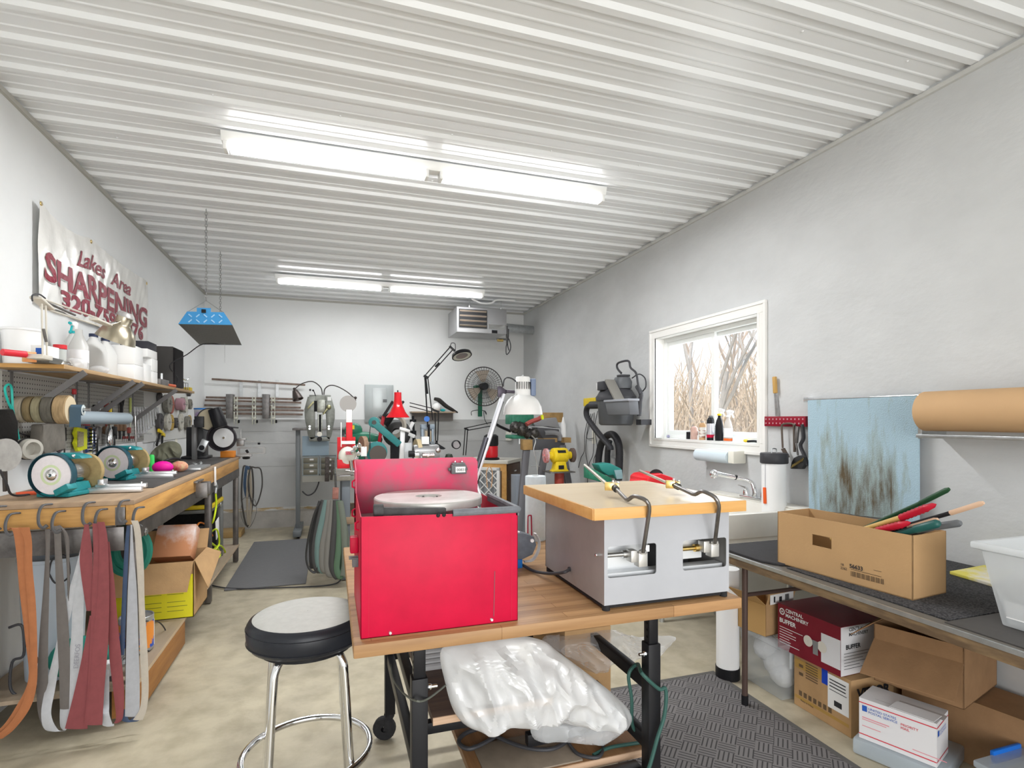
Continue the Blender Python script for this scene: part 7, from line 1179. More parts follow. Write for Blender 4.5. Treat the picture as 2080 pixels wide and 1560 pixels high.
o = thing('grill_brush', 'wire brush with grey handle hanging under the red rail', 'brush', ax(2.73)(1620, 870)); MB().bar(ax(2.73)(1620, 866), ax(2.73)(1617, 900), .022, .015, (1, 0, 0)).bar(ax(2.73)(1617, 900), ax(2.73)(1621, 925), .01, .01, (1, 0, 0)).build('handle', dsteel, o, bevel=.003); MB().prism([ax(2.72)(*p) for p in ((1612, 930), (1622, 925), (1632, 928), (1632, 946), (1628, 953), (1605, 952), (1607, 940))], (.03, 0, 0)).build('brush_head', M('brush_black', (.03, .03, .03), .8), o, bevel=.004); q = MB(); 
for i in range(9): q.bar(ax(2.715)(1608+i*2.6, 950-i*1.6), ax(2.715)(1611+i*2.6, 943-i*1.6), .004, .003, (1, 0, 0))
q.build('bristles', brass, o)
o = thing('flat_brush', 'dark curved brush hanging half behind the blue towel', 'brush', ax(2.75)(1630, 870)); MB().tube([ax(2.75)(*p) for p in ((1630, 862), (1632, 890), (1626, 905), (1634, 925), (1641, 945))], .014, smooth=5, flat=.6).build('handle', vb, o)
# ---- towel
tw = thing('towel', 'pale blue towel with brown stains hanging on a wall rail', 'towel', (2.74, 2.26, .92)); tm = M('stained_towel', (.30, .50, .62), .95, bump=.004, bscale=160); n, L, b = nodes(tm)
tcx = n.new('ShaderNodeTexCoord'); mp = n.new('ShaderNodeMapping'); mp.inputs['Scale'].default_value = (1, 11, 2.2); L.new(tcx.outputs['Object'], mp.inputs[0]); ns = n.new('ShaderNodeTexNoise'); ns.inputs['Scale'].default_value = 1.6; ns.inputs['Detail'].default_value = 7; ns.inputs['Roughness'].default_value = .65; L.new(mp.outputs[0], ns.inputs[0])
n3 = n.new('ShaderNodeTexNoise'); n3.inputs['Scale'].default_value = 3.2; n3.inputs['Detail'].default_value = 2; L.new(tcx.outputs['Object'], n3.inputs[0])
sx_ = n.new('ShaderNodeSeparateXYZ'); L.new(tcx.outputs['Object'], sx_.inputs[0])
gr_ = n.new('ShaderNodeMapRange'); gr_.inputs['From Min'].default_value = .48; gr_.inputs['From Max'].default_value = .18; L.new(sx_.outputs[2], gr_.inputs['Value'])
g2_ = n.new('ShaderNodeMapRange'); g2_.inputs['From Min'].default_value = .34; g2_.inputs['From Max'].default_value = .14; ab = n.new('ShaderNodeMath'); ab.operation = 'ABSOLUTE'; L.new(sx_.outputs[1], ab.inputs[0]); L.new(ab.outputs[0], g2_.inputs['Value'])
m1 = n.new('ShaderNodeMath'); m1.operation = 'MULTIPLY'; L.new(gr_.outputs[0], m1.inputs[0]); L.new(g2_.outputs[0], m1.inputs[1]); ad = n.new('ShaderNodeMath'); ad.operation = 'MULTIPLY_ADD'; L.new(m1.outputs[0], ad.inputs[0]); ad.inputs[1].default_value = .30; L.new(ns.outputs[0], ad.inputs[2])
r1_ = n.new('ShaderNodeValToRGB'); r1_.color_ramp.elements[0].position = .56; r1_.color_ramp.elements[0].color = (.42, .57, .66, 1); r1_.color_ramp.elements[1].position = .92; r1_.color_ramp.elements[1].color = (.13, .10, .06, 1); e_ = r1_.color_ramp.elements.new(.72); e_.color = (.34, .42, .42, 1); L.new(ad.outputs[0], r1_.inputs[0])
m2 = n.new('ShaderNodeMix'); m2.data_type = 'RGBA'; m2.blend_type = 'MULTIPLY'; m2.inputs[0].default_value = .35; L.new(r1_.outputs[0], m2.inputs['A']); L.new(n3.outputs['Color'], m2.inputs['B']); L.new(r1_.outputs[0], b.inputs['Base Color'])
rows = []
for j in range(25):
    z = 1.535-j/24*.62
    rows.append([V(2.735-.012*math.sin(i*.55)*(j/24)-.006*math.sin(i*1.3+1)*(j/24), 1.925+.66*i/30-.006*(j/24), z-(.03*(1-i/30) if False else 0)-(.035*(i/30)*(j/24)**3)) for i in range(31)])
MB().sheet(rows, .006).build('cloth', tm, tw, ang=80)
# origin for the stain pattern is the thing's origin, the hem is a thicker band
MB().cyl((2.745, 1.90, 1.538), (2.745, 2.62, 1.538), .007).box(2.74, 2.783, 2.585, 2.62, 1.525, 1.552).box(2.74, 2.783, 1.90, 1.93, 1.525, 1.552).build('towel_rail', chrome, tw)
# ---- kraft paper roll
kr = thing('kraft_paper_roll', 'fat roll of brown kraft paper on the wall at right', 'roll', (2.62, 1.4, 1.36)); kp = M('kraft_paper', (.60, .38, .20), .7, var=.04, scale=3)
MB().lathe([(.02, 0), (.086, 0), (.091, .004), (.091, .90), (.02, .90)], (2.62, 1.815, 1.458), (0, -1, 0), 48).build('paper', kp, kr, ang=40); MB().cyl((2.62, 1.86, 1.458), (2.62, .88, 1.458), .012).build('spindle', steel, kr)
MB().box(2.60, 2.66, .9, 1.845, 1.335, 1.352).box(2.62, 2.782, 1.83, 1.85, 1.33, 1.48).build('cutter_bar', galv, kr, bevel=.002)
# ---- paper towel holder under the window
ph = thing('paper_towel_holder', 'pale blue paper towel roll under the window sill', 'paper towel', (2.7, 3.3, 1.13)); pa, pb_ = ax(2.70)(1418, 929), ax(2.70)(1484, 930); MB().cyl((2.70, pa.y, 1.15), (2.70, pb_.y, 1.15), .045, n=28).build('paper', M('paper_blue_white2', (.64, .74, .80), .85), ph)
MB().obox((2.725, pb_.y-.035, 1.155), (.11, .06, .09)).build('end_bracket', cream, ph, bevel=.008); MB().obox((2.75, pa.y+.012, 1.165), (.06, .015, .05)).box(2.755, 2.782, pb_.y-.05, pa.y, 1.17, 1.185).build('back_plate', cream, ph)
# ---- window sill things
ZS = wz0
def sill(px, x=2.87): r_ = ray(px, 890); t = x/r_.x; return V(x, r_.y*t, ZS)
def canlike(px, r, h, col, label, cap=None, name='spray_can', x=2.86, lab=None):
    c = sill(px, x); o = thing(name, label, 'can', c); MB().lathe([(.001, 0), (r, 0), (r, h*.8), (r*.75, h*.9), (r*.4, h*.94), (.001, h*.94)], c, n=24).build('can', col, o, ang=40)
    if cap: MB().cyl(c+V(0, 0, h*.92), c+V(0, 0, h), r*.5, n=14).build('cap', cap, o)
    if lab: MB().lathe([(r+.0006, h*.12), (r+.0006, h*.68)], c, n=24).build('label', lab, o, fix=False)
    return o, c
o, c = canlike(1410, .030, .115, M('pink_brown', (.55, .36, .30), .5, var=.15, scale=30), 'pinkish brown paper cup on the window sill', name='paper_cup')
o, c = canlike(1427, .027, .15, M('can_orange', (.55, .33, .16), .4), 'spray can with orange and white print on sill', M('cap_steel', (.4, .38, .36), .4), lab=M('print_mix', (.75, .72, .66), .5, col2=(.30, .12, .06), scale=14, stretch=(1, 1, 4), thr=(.42, .5)))
o, c = canlike(1443, .028, .195, black, 'tall black and silver spray can with red band on sill', gpl, lab=M('silver_print', (.62, .62, .66), .35, .3)); MB().lathe([(.0292, .022), (.0292, .045)], c, n=24).build('red_band', redp, o, fix=False)
def trig(px, body, cap, label, h, sc=1.0, x=2.86):
    c = sill(px, x); s_ = thing('spray_bottle', label, 'bottle', c); MB().lathe([(.001, 0), (.036, 0), (.038, .02), (.036, h*.45), (.026, h*.62), (.014, h*.72), (.012, h*.8), (.001, h*.8)], c, n=24, sq=(.75, 1)).build('bottle', body, s_, ang=60); MB().cyl(c+V(0, 0, h*.78), c+V(0, 0, h*.84), .016).build('collar', cap, s_)
    MB().prism([c+V(0, a, d_+h*.84) for a, d_ in ((-.045, .03), (-.04, .015), (-.015, .012), (-.012, 0), (.012, 0), (.02, .02), (.03, .035), (0, .04))], (.018, 0, 0)).build('head', whitepl, s_, bevel=.002); MB().bar(c+V(.008, -.028, h*.84+.015), c+V(.008, -.05, h*.84-.02), .01, .007, (1, 0, 0)).build('trigger', whitepl, s_); return s_, c
trig(1461, black, yel, 'black spray bottle with yellow collar and white trigger on sill', .25)
s_, c = trig(1479, M('clear_amber', (.70, .66, .62), .15, alpha=.7), whitepl, 'clear spray bottle with white label on the window sill', .235); MB().lathe([(.0385, .03), (.0385, .10)], c, n=24, sq=(.75, 1)).build('label', paper, s_, fix=False); MB().lathe([(.0386, .004), (.0386, .022)], c, n=24, sq=(.75, 1)).build('orange_base', M('amber_red', (.8, .15, .03), .3), s_, fix=False)
c = sill(1515, 2.84); tag(MB().sph(c+V(0, 0, .012), .012, 8, (1, 2.2, 1)).build('yellow_plug', yel), 'small yellow ear plug on the window sill', 'plug')
c = sill(1533, 2.83); tag(MB().tube([c+V(0, .07, .008), c+V(.01, .02, .012), c+V(0, -.03, .01), c+V(.01, -.07, .01)], .008, smooth=3).build('sill_pliers', blackm), 'dark pliers lying at right end of the sill', 'pliers')
c = sill(1398, 2.86); tag(MB().lathe([(.001, 0), (.016, 0), (.016, .06), (.001, .062)], c, n=16).build('black_vial', black), 'tiny black bottle left of the paper cup', 'bottle')
c = sill(1358, 2.87); tag(MB().sph(c+V(0, 0, .014), .014, 8, (1, 2, 1)).sph(c+V(.02, -.06, .012), .012, 8).build('foil_scraps', M('foil_purple', (.5, .5, .7), .25, .8)), 'crumpled pale foil bits at left end of sill', 'foil')
# ---- laundry sink, faucet, tubes
tubm = M('tub_cream', (.78, .76, .70), .45, var=.05, scale=9); ls = thing('laundry_sink', 'cream plastic laundry sink against wall under the window', 'sink', (2.45, 3.0, 0)); sx0, sx1, sy0, sy1, sz0, sz1 = 2.14, 2.76, 2.58, 3.42, .56, .875
q = MB(); ir, br_ = .03, .06
def ring(x0, x1, y0, y1, z): return [(x0, y0, z), (x1, y0, z), (x1, y1, z), (x0, y1, z)]
def loft(q, rings): 
    vs = [p for r_ in rings for p in r_]; fs = []
    for k in range(len(rings)-1):
        for i in range(4): fs.append((k*4+i, k*4+(i+1) % 4, (k+1)*4+(i+1) % 4, (k+1)*4+i))
    fs.append(tuple(range(4))[::-1]); fs.append(tuple(range(len(rings)*4-4, len(rings)*4))); return q.add(vs, fs)
loft(q, [ring(sx0+.05, sx1-.05, sy0+.05, sy1-.05, sz0), ring(sx0+.02, sx1-.01, sy0+.01, sy1-.02, sz1-.14), ring(sx0-.005, sx1, sy0-.005, sy1, sz1-.14), ring(sx0-.01, sx1, sy0-.01, sy1, sz1), ring(sx0+.03, sx1-.10, sy0+.03, sy1-.03, sz1), ring(sx0+.08, sx1-.14, sy0+.08, sy1-.08, sz0+.03)])
q.build('basin', tubm, ls, bevel=.004); MB().box(sx1-.09, sx1+.02, sy0-.01, sy1, sz1, sz1+.012).build('back_ledge', tubm, ls, bevel=.003)
for x in (sx0+.07, sx1-.09):
    for yy in (sy0+.08, sy1-.09): MB().cyl((x, yy, 0), (x, yy, sz0+.02), .018).build('leg', galv, ls)
fz = sz1+.0125; fc2 = V(2.70, 2.98, fz); fa = thing('faucet', 'chrome pull out faucet with two lever handles on the sink', 'faucet', fc2); MB().box(2.665, 2.735, 2.87, 3.09, fz, fz+.018).build('base_plate', chrome, fa, bevel=.006)
e1 = P(1524, 978, x=2.70); e2 = P(1494, 970, x=2.62); e3 = P(1455, 962, x=2.50); MB().tube([fc2+V(0, 0, .01), fc2+V(0, 0, .06), e1, e2, e3], .014, n=14, smooth=6, rs=[.02, .017, .014, .014, .017]).build('spout', chrome, fa); MB().sph(e3+V(-.01, .01, -.004), .030, 14).cyl(e3+V(-.01, .01, -.03), e3+V(-.01, .01, -.005), .02).build('spray_head', chrome, fa); MB().tube([e2+V(.01, 0, 0), e2+V(-.006, 0, .001)], .0165).build('black_ring', black, fa)
for s_ in (-1, 1): c = fc2+V(0, .08*s_, .018); MB().lathe([(.022, 0), (.02, .03), (.012, .05), (.001, .055)], c, n=16).bar(c+V(0, 0, .048), c+V(-.03, .045*s_ if s_ > 0 else -.03, .065), .014, .008).build('lever', chrome, fa, ang=50)
pt_ = thing('capped_tube', 'tall white plastic tube with black screw cap standing in sink', 'tube', (2.62, 2.78, .6)); c = V(2.645, 2.755, 0); MB().lathe([(.001, .60), (.072, .60), (.073, 1.165), (.001, 1.166)], c, n=32).build('tube', whitepl, pt_); MB().lathe([(.001, 1.145), (.079, 1.145), (.082, 1.15), (.082, 1.205), (.078, 1.21), (.001, 1.21)], c, n=32).build('cap', vb, pt_, ang=40); MB().tube([c+V(-.02, 0, 1.21), c+V(-.015, 0, 1.235), c+V(.015, 0, 1.235), c+V(.02, 0, 1.21)], .004, smooth=4).build('loop', galv, pt_); MB().bar(c+V(-.073, -.005, .9), c+V(-.0735, -.005, 1.15), .002, .0025).build('scale_line', M('line_grey', (.35, .35, .38), .7), pt_)
tag(MB().bar(P(1553, 990, x=2.57), P(1554, 1023, x=2.57), .02, .012, (1, 0, 0)).build('orange_scraper', M('scraper_orange', (.85, .12, .02), .4), bevel=.003), 'narrow orange red scraper behind the white tube', 'scraper')
pw = thing('drain_pipe', 'white upright pipe with black foot beside table leg', 'pipe', (2.10, 2.53, 0)); MB().cyl((2.08, 2.50, .06), (2.08, 2.50, .60), .06, n=28).build('pipe', whitepl, pw); MB().cyl((2.08, 2.50, 0), (2.08, 2.50, .062), .064, n=28).build('foot', black, pw)
# ---- long table with dark mats
rt = thing('folding_table', 'long brown edged folding table with dark mats along right wall', 'table', (2.3, 1.4, 0)); te = M('table_edge', (.13, .085, .05), .55, col2=(.24, .16, .085), scale=6, stretch=(1, 1, 5), thr=(.4, .6)); RX0, RX1, RY0, RY1, RZ = 1.872, 2.765, .25, 2.39, .757
MB().box(RX0, RX1, RY0, RY1, RZ-.05, RZ-.008).build('edge_board', te, rt, bevel=.002); MB().box(RX0-.002, RX1, RY0, RY1+.002, RZ-.008, RZ).build('tabletop', M('table_grey_brown', (.13, .12, .105), .5), rt, bevel=.001); MB().box(RX0-.004, RX0+.004, RY0, RY1, RZ-.014, RZ+.0015).build('metal_trim', galv, rt)
for x in (1.95, 2.68):
    for yy in (2.22, .45): l_ = MB().cyl((x, yy, .05), (x, yy, RZ-.05), .014, n=14).build('leg', M('brown_leg', (.10, .065, .055), .5, .3), rt); MB().cyl((x, yy, 0), (x, yy, .055), .017, n=14).build('foot', black, l_)
MB().cyl((1.95, 2.22, .55), (2.68, 2.22, .55), .01).build('crossbar', MATS['brown_leg'], rt)
dm2 = M('dark_table_mat', (.04, .038, .04), .8, var=.15, scale=40, bump=.001, bscale=200); mh = M('hatched_mat', (.07, .068, .07), .8, col2=(.022, .022, .025), scale=140, thr=(.45, .55))
tag(MB().prism([(1.89, 2.37, RZ+.001), (1.89, 2.05, RZ+.001), (1.93, 1.97, RZ+.001), (2.05, 1.94, RZ+.001), (2.74, 1.94, RZ+.001), (2.74, 2.37, RZ+.001)], (0, 0, .011)).build('rubber_mat', dm2, bevel=.002), 'black rubber mat at the far end of right table', 'mat')
tag(MB().box(1.925, 2.74, 1.26, 1.935, RZ+.001, RZ+.006).build('hatched_mat', mh, bevel=.002), 'dark hatched mat beneath the long cardboard box', 'mat'); tag(MB().box(1.90, 2.75, .3, 1.255, RZ+.001, RZ+.004).build('plain_mat', M('plain_grey_mat', (.075, .07, .066), .55, var=.15, scale=12)), 'plain dark grey mat at the near end of the table', 'mat')
# generic carton from three floor corners in the ground plan
def carton(A, B, C, z0, h, t_=.004, open_=False, m=card, name='carton', parent=None):
    A, B, C = [V(a[0], a[1], z0) for a in (A, B, C)]; D = A+C-B; up_ = V(0, 0, h); q = MB()
    if not open_: q.prism([A, B, C, D], up_)
    else:
        u = (A-B).normalized()*t_; v = (C-B).normalized()*t_; q.prism([A, B, B+v, A+v], up_).prism([B, C, C+u, B+u], up_).prism([D, C, C-v, D-v], up_).prism([A, D, D-u, A-u], up_).prism([A, B, C, D], V(0, 0, t_))
    return q.build(name, m, parent), A, B, C, D
def marks(o, nrm, right, up_, rects, m, parent, name='print'):
    q = MB(); right = Vector(right).normalized(); up_ = Vector(up_).normalized(); e = nrm*.0012
    for (x0, x1, z0, z1) in rects: p = [o+right*a+up_*b_+e for a, b_ in ((x0, z0), (x1, z0), (x1, z1), (x0, z1))]; q.add(p, [(0, 1, 2, 3)])
    return q.build(name, m, parent, fix=False, smooth=False)
Z1 = RZ+.0065
tb3 = thing('cardboard_box', 'long open cardboard box of paint sticks on the right table', 'box', (2.08, 1.7, Z1)); cl_ = M('cardboard_light', (.50, .31, .15), .85, var=.06, scale=5, bump=.0004, bscale=120)
A, B, C = V(1.945, 2.005, Z1), V(2.004, 1.432, Z1), V(2.214, 1.457, Z1); D = A+C-B; uL = (A-B); up_ = V(0, 0, 1); t_ = .004; hh = .235; v_ = (C-B).normalized()*t_; u_ = uL.normalized()*t_
hu0, hu1, hz0_, hz1_ = .545, .70, .118, .165      # hand hole in the long face, measured from the near corner
q = MB(); fp_ = lambda s, z: B+uL*s+up_*z
for s0, s1, z0, z1 in ((0, hu0, 0, hh), (hu1, 1, 0, hh), (hu0, hu1, 0, hz0_), (hu0, hu1, hz1_, hh)): q.prism([fp_(s0, z0), fp_(s1, z0), fp_(s1, z1), fp_(s0, z1)], v_)
q.prism([B, C, C+up_*hh, B+up_*hh], u_).prism([C, D, D+up_*hh, C+up_*hh], -v_).prism([A, D, D+up_*hh, A+up_*hh], -u_).prism([A, B, C, D], (0, 0, t_)); q.build('carton', cl_, tb3)
nl = uL.normalized().cross(up_); nl = -nl if nl.x > 0 else nl; rt_ = -uL.normalized()
text('56633', .022, fp_(.41, .062)+nl*.001, rt_, up_, ink, tb3, 'print', off=.0006); text('18\n2362', .014, fp_(.475, .062)+nl*.001, rt_, up_, ink, tb3, 'print')
marks(fp_(.40, .03), nl, rt_, up_, [(i*.0062, i*.0062+(.004 if i % 3 else .0022), 0, .02) for i in range(21)], M('barcode_ink', (.14, .09, .05), .7), tb3); marks(fp_(.40, .03), nl, rt_, up_, [(.0, .12, .026, .028), (.09, .12, .045, .047)], MATS['barcode_ink'], tb3)
st_ = [((1700, 1098), (1870, 1022), (1928, 993), 2.16, .010, M('dark_green_grip', (.02, .07, .03), .4), M('dark_green_grip', (.02, .07, .03)), 'dark green handled paint stick standing highest in box'), ((1690, 1096), (1830, 1052), (1902, 1024), 2.04, .013, M('ochre_wood', (.62, .40, .13), .5), M('red_grip', (.48, .01, .03), .35), 'ochre brush handle with upper ribbed red grip'),
       ((1700, 1100), (1782, 1078), (1850, 1061), 2.02, .013, MATS['ochre_wood'], MATS['red_grip'], 'second red grip lower in the cardboard box'), ((1780, 1085), (1931, 1042), (1998, 1021), 2.08, .009, blackm, M('pale_tan_wood', (.66, .44, .30), .5), 'black stick with long pale wood tip jutting right'), ((1760, 1090), (1846, 1072), (1905, 1055), 2.05, .010, blackm, MATS['pale_tan_wood'], 'black stick with shorter pale wood tip'), ((1790, 1095), (1860, 1075), (1908, 1062), 2.03, .015, M('dark_teal_grip', (.02, .10, .09), .35), MATS['dark_teal_grip'], 'dark teal handle lying at the box right end'), ((1840, 1088), (1900, 1070), (1952, 1062), 2.11, .013, gpl, M('grey_grip', (.16, .17, .18), .35), 'grey ribbed handle sticking out lowest at right')]
for a_, m__, b_, x, r_, ma, mb, lab in st_:
    o = thing('paint_stick', lab, 'handle', ax(x)(*m__)); p0, p1, p2 = ax(x)(*a_), ax(x)(*m__), ax(x)(*b_); d_ = p1-p0
    MB().cyl(p0, p1, r_*.85, n=12).build('shaft', ma, o)
    if mb.name == 'red_grip':
        pr_ = [(r_, 0)]; Ln = (p2-p1).length
        for k in range(7): pr_ += [(r_*1.12, Ln*(.05+.11*k)), (r_*.92, Ln*(.10+.11*k))]
        MB().lathe(pr_+[(r_*.7, Ln*.92), (.001, Ln)], p1, p2-p1, 16).build('grip', mb, o, ang=60)
    else: MB().lathe([(r_, 0), (r_, (p2-p1).length*.9), (r_*.6, (p2-p1).length), (.001, (p2-p1).length)], p1, p2-p1, 16).build('grip', mb, o, ang=60)
# clear tote, notebook
ct = thing('plastic_tote', 'translucent white plastic tote with paper inside at right edge', 'tote', (2.2, 1.0, RZ)); tp = M('tote_plastic', (.80, .83, .85), .3, alpha=.55); z0 = RZ+.0045
def rr(cx0, cx1, cy0, cy1, z): return [(cx0, cy0, z), (cx1, cy0, z), (cx1, cy1, z), (cx0, cy1, z)]
q = MB(); bl_x, bl_y = 2.025, 1.185; R1 = Matrix.Rotation(.08, 3, 'Z')
loft(q, [rr(2.04, 2.38, .72, 1.175, z0), rr(2.005, 2.42, .68, 1.215, z0+.235), rr(1.985, 2.44, .66, 1.235, z0+.24), rr(1.985, 2.44, .66, 1.235, z0+.262), rr(2.0, 2.425, .675, 1.22, z0+.262), rr(2.05, 2.37, .73, 1.165, z0+.006)])
q.build('tub', tp, ct, bevel=.006); tag(MB().prism([(2.035, 1.16, z0+.03), (2.035, .78, z0+.03), (2.035, .78, z0+.26), (2.035, .86, z0+.30), (2.035, 1.17, z0+.13)], (.006, 0, 0)).build('paper_sheet', paper), 'white paper sheet standing inside the translucent tote', 'paper')
tag(MB().prism([P(a, b_, z=RZ+.007) for a, b_ in ((1929, 1166), (2015, 1192), (2060, 1165), (1999, 1153))], (0, 0, .012)).build('notebook', M('yellow_print_cover', (.75, .66, .12), .5, col2=(.78, .74, .62), scale=9, thr=(.4, .55)), bevel=.001), 'yellow covered magazine on the dark mat near tote', 'magazine')
# ---- boxes under the table
nx = V(-1, 0, 0); ny = V(0, -1, 0)
bb_ = thing('cardboard_box', 'brown shipping carton with VEVOR and label under the table', 'box', (2.4, 2.0, 0)); cn_, A, B, C, D = carton((2.2, 2.16), (2.2, 1.845), (2.62, 1.845), .001, .255, parent=bb_)
lab_ = V(2.2, 1.845, 0); Rt = V(0, -1, 0)
marks(V(2.2, 2.02, .085), nx, Rt, up_, [(.055, .165, 0, .155)], paper, bb_, 'shipping_label'); marks(V(2.2, 2.02, .085), nx*2, Rt, up_, [(.065, .15, .13, .135), (.065, .15, .115, .12), (.065, .15, .10, .105), (.09, .13, .02, .045), (.065, .155, .085, .088)], ink, bb_); marks(V(2.2, 2.02, .085), nx, Rt, up_, [(.022, .055, .095, .17)], M('blue_tape', (.01, .06, .5), .5), bb_, 'blue_tape')
marks(V(2.2, 2.15, .06), nx, Rt, up_, [(i*.028+.02, i*.028+.038, 0, .024) for i in range(7)]+[(.06, .13, .1+k*.012, .105+k*.012) for k in range(7)]+[(.02, .045, .14, .155), (.02, .045, .1, .115)], MATS['barcode_ink'], bb_); marks(V(2.2, 2.155, .0), nx*.5, Rt, up_, [(0, .3, .19, .235), (0, .3, .04, .055)], M('packing_tape', (.45, .27, .07), .3), bb_, 'packing_tape')
text('VEVOR', .062, (2.235, 1.8435, .17), (1, 0, 0), up_, ink, bb_, off=.003); text('Made in China', .013, (2.1985, 2.12, .035), (0, -1, 0), up_, ink, bb_, 'print')
rb_ = thing('buffer_box', 'dark red and white BUFFER machine box on brown carton', 'box', (2.35, 2.0, .257)); cr = M('crimson_carton', (.22, .01, .025), .45); A, B, C = V(2.175, 2.24, .257), V(2.185, 1.885, .257), V(2.50, 1.90, .257); carton(A, B, C, .257, .225, m=cr, parent=rb_)
wm_ = M('buffer_white', (.78, .78, .80), .5); Rr = (B-A).normalized(); nr = V(-1, 0, 0); Rf = (C-B).normalized(); nf = V(.05, -1, 0).normalized()
marks(B, nf, Rf, up_, [(.0, .31, .002, .223)], wm_, rb_, 'white_face'); marks(B+V(0, 0, 0), nr, -Rr, up_, [(-.0, .10, .03, .165)], wm_, rb_, 'white_panel')
text('BUFFER', .03, A+Rr*.012+up_*.135+nr*.0015, Rr, up_, paper, rb_, off=.001); text('CENTRAL\nMACHINERY', .024, A+Rr*.05+up_*.195+nr*.0015, Rr, up_, paper, rb_, off=.0006); q = MB(); cc_ = A+Rr*.028+up_*.19+nr*.0015; q.lathe([(.011, 0), (.017, 0)], cc_, nr, 20).lathe([(.001, 0), (.005, 0)], cc_, nr, 12); q.build('emblem', paper, rb_, fix=False)
marks(A, nr, Rr, up_, [(.012, .012+w_, .11-k*.013, .113-k*.013) for k, w_ in enumerate((.14, .08, .10, .10, .06, .07, .12))], paper, rb_); text('BUFFER', .028, B+Rf*.03+up_*.12+nf*.002, Rf, up_, ink, rb_, off=.001); text('CENTRAL\nMACHINERY', .022, B+Rf*.05+up_*.20+nf*.002, Rf, up_, ink, rb_, off=.0004); marks(B, nf*1.6, Rf, up_, [(.02, .02+w_, .10-k*.014, .102-k*.014) for k, w_ in enumerate((.16, .15, .12, .15, .10, .14))], ink, rb_)
mk_ = A+Rr*.20+up_*.07+nr*.001; marks(mk_, nr*2, Rr, up_, [(0, .05, .02, .045), (.012, .04, -.02, .02)], M('motor_print', (.25, .25, .25), .4), rb_, 'motor_picture'); q = MB().lathe([(.001, 0), (.026, 0)], mk_+Rr*-.015+up_*.03+nr*.003, nr, 20).lathe([(.001, 0), (.026, 0)], mk_+Rr*.062+up_*.03+nr*.003, nr, 20); q.build('wheel_picture', M('bone_print', (.75, .72, .64), .6), rb_, fix=False)
ub = thing('postal_box', 'white postal carton with red stripes and blue emblem', 'box', (2.3, 1.7, .05)); A, B, C = [P(a, b_, z=.07) for a, b_ in ((1745, 1497), (1903, 1560), (1962, 1525))]; C = B+(C-B).normalized()*.15; C = B+V(-(A-B).normalized().y, (A-B).normalized().x, 0)*-.16 if True else C
if C.x < B.x: C = B*2-C
pwm = M('postal_white', (.80, .79, .80), .55); cb3, A, B, C, D = carton(A, B, C, .07, .17, m=pwm, parent=ub); Rr = (B-A).normalized(); nr = Rr.cross(up_); Rf = (C-B).normalized(); nf = Rf.cross(up_); LA = (B-A).length; LF = (C-B).length
for o_, n_, r_, L_ in ((A, nr, Rr, LA), (B, nf, Rf, LF)): marks(o_, n_, r_, up_, [(0, L_, .018, .022), (0, L_, .150, .154)], redink, ub, 'stripe_print')
text('UNITED STATES\nPOSTAL SERVICE', .014, A+Rr*.035+up_*.13+nr*.0015, Rr, up_, blueink, ub); text('PRIORITY\nMAIL', .014, A+Rr*.15+up_*.115+nr*.0015, Rr, up_, redink, ub); marks(A, nr, Rr, up_, [(.012, .030, .118, .142)], blueink, ub, 'emblem'); marks(A, nr, Rr, up_, [(.012, .11, .09, .094), (.012, .10, .082, .085), (.012, .08, .055, .058), (.19, .30, .035, .038)], M('pink_ink', (.8, .3, .35), .6), ub)
text('UNITED STATES\nPOSTAL SERVICE', .012, B+Rf*.035+up_*.125+nf*.0015, Rf, up_, blueink, ub); marks(B, nf, Rf, up_, [(.01, .03, .115, .137)], blueink, ub, 'emblem')
marks(A+up_*.17, up_, Rr, (C-B), [(.05, .2, .03, .034), (.12, .28, .05, .1)], M('top_print', (.6, .58, .58), .5), ub); MB().prism([B+up_*.172-Rr*.01, B+up_*.172-Rr*.16, B+up_*.176-Rr*.15+Rf*.07, B+up_*.176+Rf*.07], (0, 0, .002)).build('torn_flap', pwm, ub)
lid_ = thing('storage_container', 'clear plastic storage container lid under the postal carton', 'lid', (2.3, 1.7, 0)); cA, cB = A-Rr*.02-Rf*.02, B+Rr*.03-Rf*.02; MB().prism([V(p.x, p.y, .002) for p in (cA, cB, cB+Rf*.30, cA+Rf*.30)], (0, 0, .066)).build('container', M('clear_blue_plastic', (.62, .70, .76), .25, alpha=.6), lid_, bevel=.01)
ob = thing('cardboard_box', 'open brown carton with raised flaps leaning behind the postal box', 'box', (2.5, 1.5, .26)); A, B, C = V(2.28, 1.80, .27), V(2.38, 1.50, .27), V(2.745, 1.60, .27)
_, A, B, C, D = carton(A, B, C, .27, .25, m=card2, parent=ob, open_=True); MB().prism([A+up_*.18, B+up_*.18, B+up_*.06+V(-.10, -.03, 0), A+up_*.06+V(-.12, -.03, 0)], (0, 0, .004)).prism([A+up_*.25, A+up_*.25+V(-.10, .03, -.05), D+up_*.25+V(-.09, .05, -.04), D+up_*.25], (0, 0, .004)).build('flaps', card2, ob)
lb2 = thing('cardboard_box', 'large flat brown carton on the floor at back right', 'box', (2.6, 1.45, 0)); A, B, C = V(2.30, 1.84, 0), V(2.42, 1.37, 0), V(2.76, 1.45, 0); A = B+V(-.055, .35, 0)+V(.12, .12, 0)*0; A = V(2.45, 1.80, 0); B = V(2.53, 1.38, 0); C = V(2.76, 1.425, 0); carton(A, B, C, .001, .262, m=card2, parent=lb2)
og = thing('cardboard_box', 'small open carton with shipping label atop clear bin', 'box', (2.3, 2.35, .3)); A, B, C = V(2.10, 2.44, .3), V(2.13, 2.275, .3), V(2.33, 2.30, .3); oc = M('ochre_card', (.48, .29, .11), .8); _, A, B, C, D = carton(A, B, C, .30, .16, m=card, parent=og, open_=True)
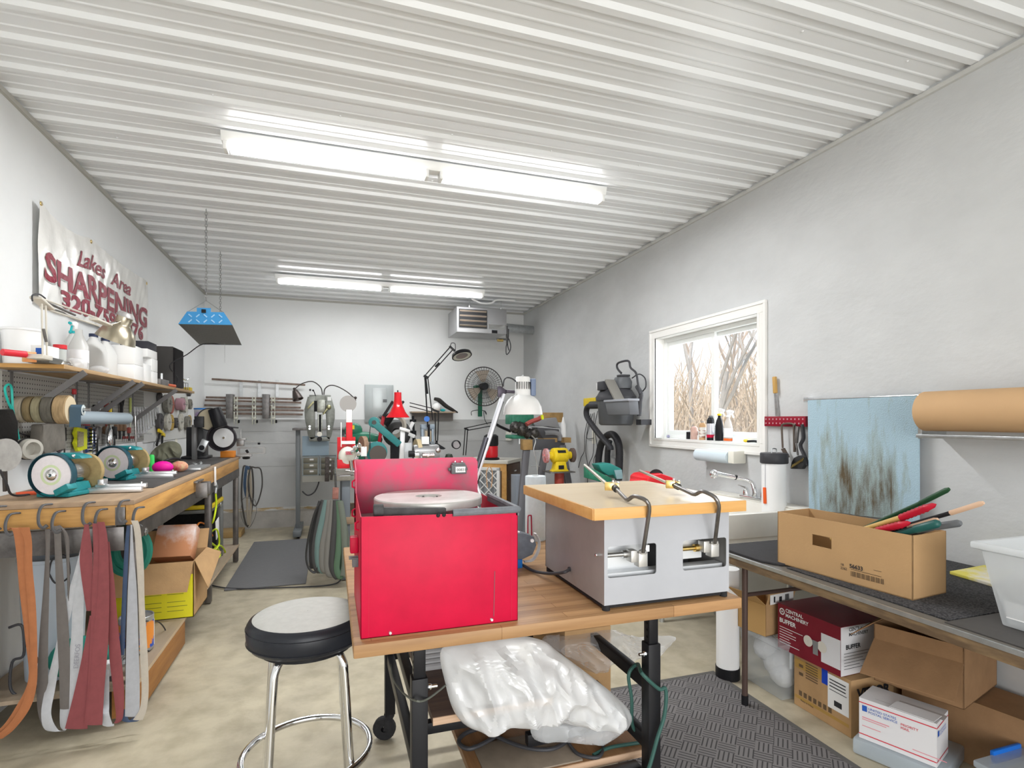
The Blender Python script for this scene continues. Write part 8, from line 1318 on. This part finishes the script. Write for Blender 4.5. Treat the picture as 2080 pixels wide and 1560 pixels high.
MB().prism([A+up_*.16, B+up_*.16, B+up_*.22+V(-.07, 0, 0), A+up_*.22+V(-.07, 0, 0)], (0, 0, .003)).build('flap', oc, og); MB().prism([B+up_*.16, C+up_*.16, C+up_*.22+V(.01, -.01, 0), B+up_*.22+V(.01, -.01, 0)], (0, -.003, 0)).build('flap', card, og); Rf = (C-B).normalized(); nf = Rf.cross(up_); marks(B+up_*.165+V(.012, -.012, 0), nf, Rf, up_, [(.005, .18, .0, .05)], paper, og, 'label'); marks(B+up_*.165+V(.012, -.013, 0), nf*2, Rf, up_, [(.03, .04, .01, .04), (.07, .09, .01, .035)]+[(.115+i*.005, .118+i*.005, .01, .042) for i in range(6)], ink, og)
MB().prism([A+(A-B).normalized()*0+up_*.0, B, B+up_*.16, A+up_*.16], (-.0012, 0, 0)).build('side_panel', oc, og)
cbn = thing('clear_bin', 'clear plastic bin full of white rags beneath small open carton', 'bin', (2.35, 2.33, 0)); q = MB(); loft(q, [rr(2.16, 2.52, 2.20, 2.44, .002), rr(2.13, 2.56, 2.17, 2.465, .27), rr(2.115, 2.575, 2.165, 2.475, .275), rr(2.115, 2.575, 2.165, 2.475, .298)]); q.build('bin', M('bin_clear', (.62, .66, .68), .2, alpha=.34), cbn, bevel=.004)
MB().sph((2.3, 2.31, .14), .10, 16, (1.3, .95, 1)).sph((2.42, 2.3, .12), .08, 12).sph((2.24, 2.27, .10), .07, 12).sph((2.36, 2.26, .2), .06, 12).sph((2.22, 2.36, .2), .07, 12).build('white_rags', M('rag_white', (.72, .73, .74), .8, bump=.012, bscale=18), cbn); MB().box(2.20, 2.27, 2.188, 2.19, .16, .25).build('label', M('bin_label', (.75, .78, .8), .5, col2=(.05, .4, .5), scale=10, thr=(.42, .46)), cbn)
lt = thing('latch_bin', 'clear storage bin with bright blue latches at bottom right', 'bin', (2.3, 1.2, 0)); loft(MB(), [rr(2.30, 2.62, .95, 1.36, .002), rr(2.27, 2.66, .92, 1.385, .13), rr(2.26, 2.67, .91, 1.395, .135), rr(2.26, 2.67, .91, 1.395, .16)]).build('bin', MATS['clear_blue_plastic'], lt, bevel=.006); MB().box(2.252, 2.27, 1.12, 1.30, .10, .175).box(2.36, 2.52, 1.385, 1.40, .10, .175).build('latch', M('latch_blue', (.01, .16, .65), .35), lt, bevel=.005)
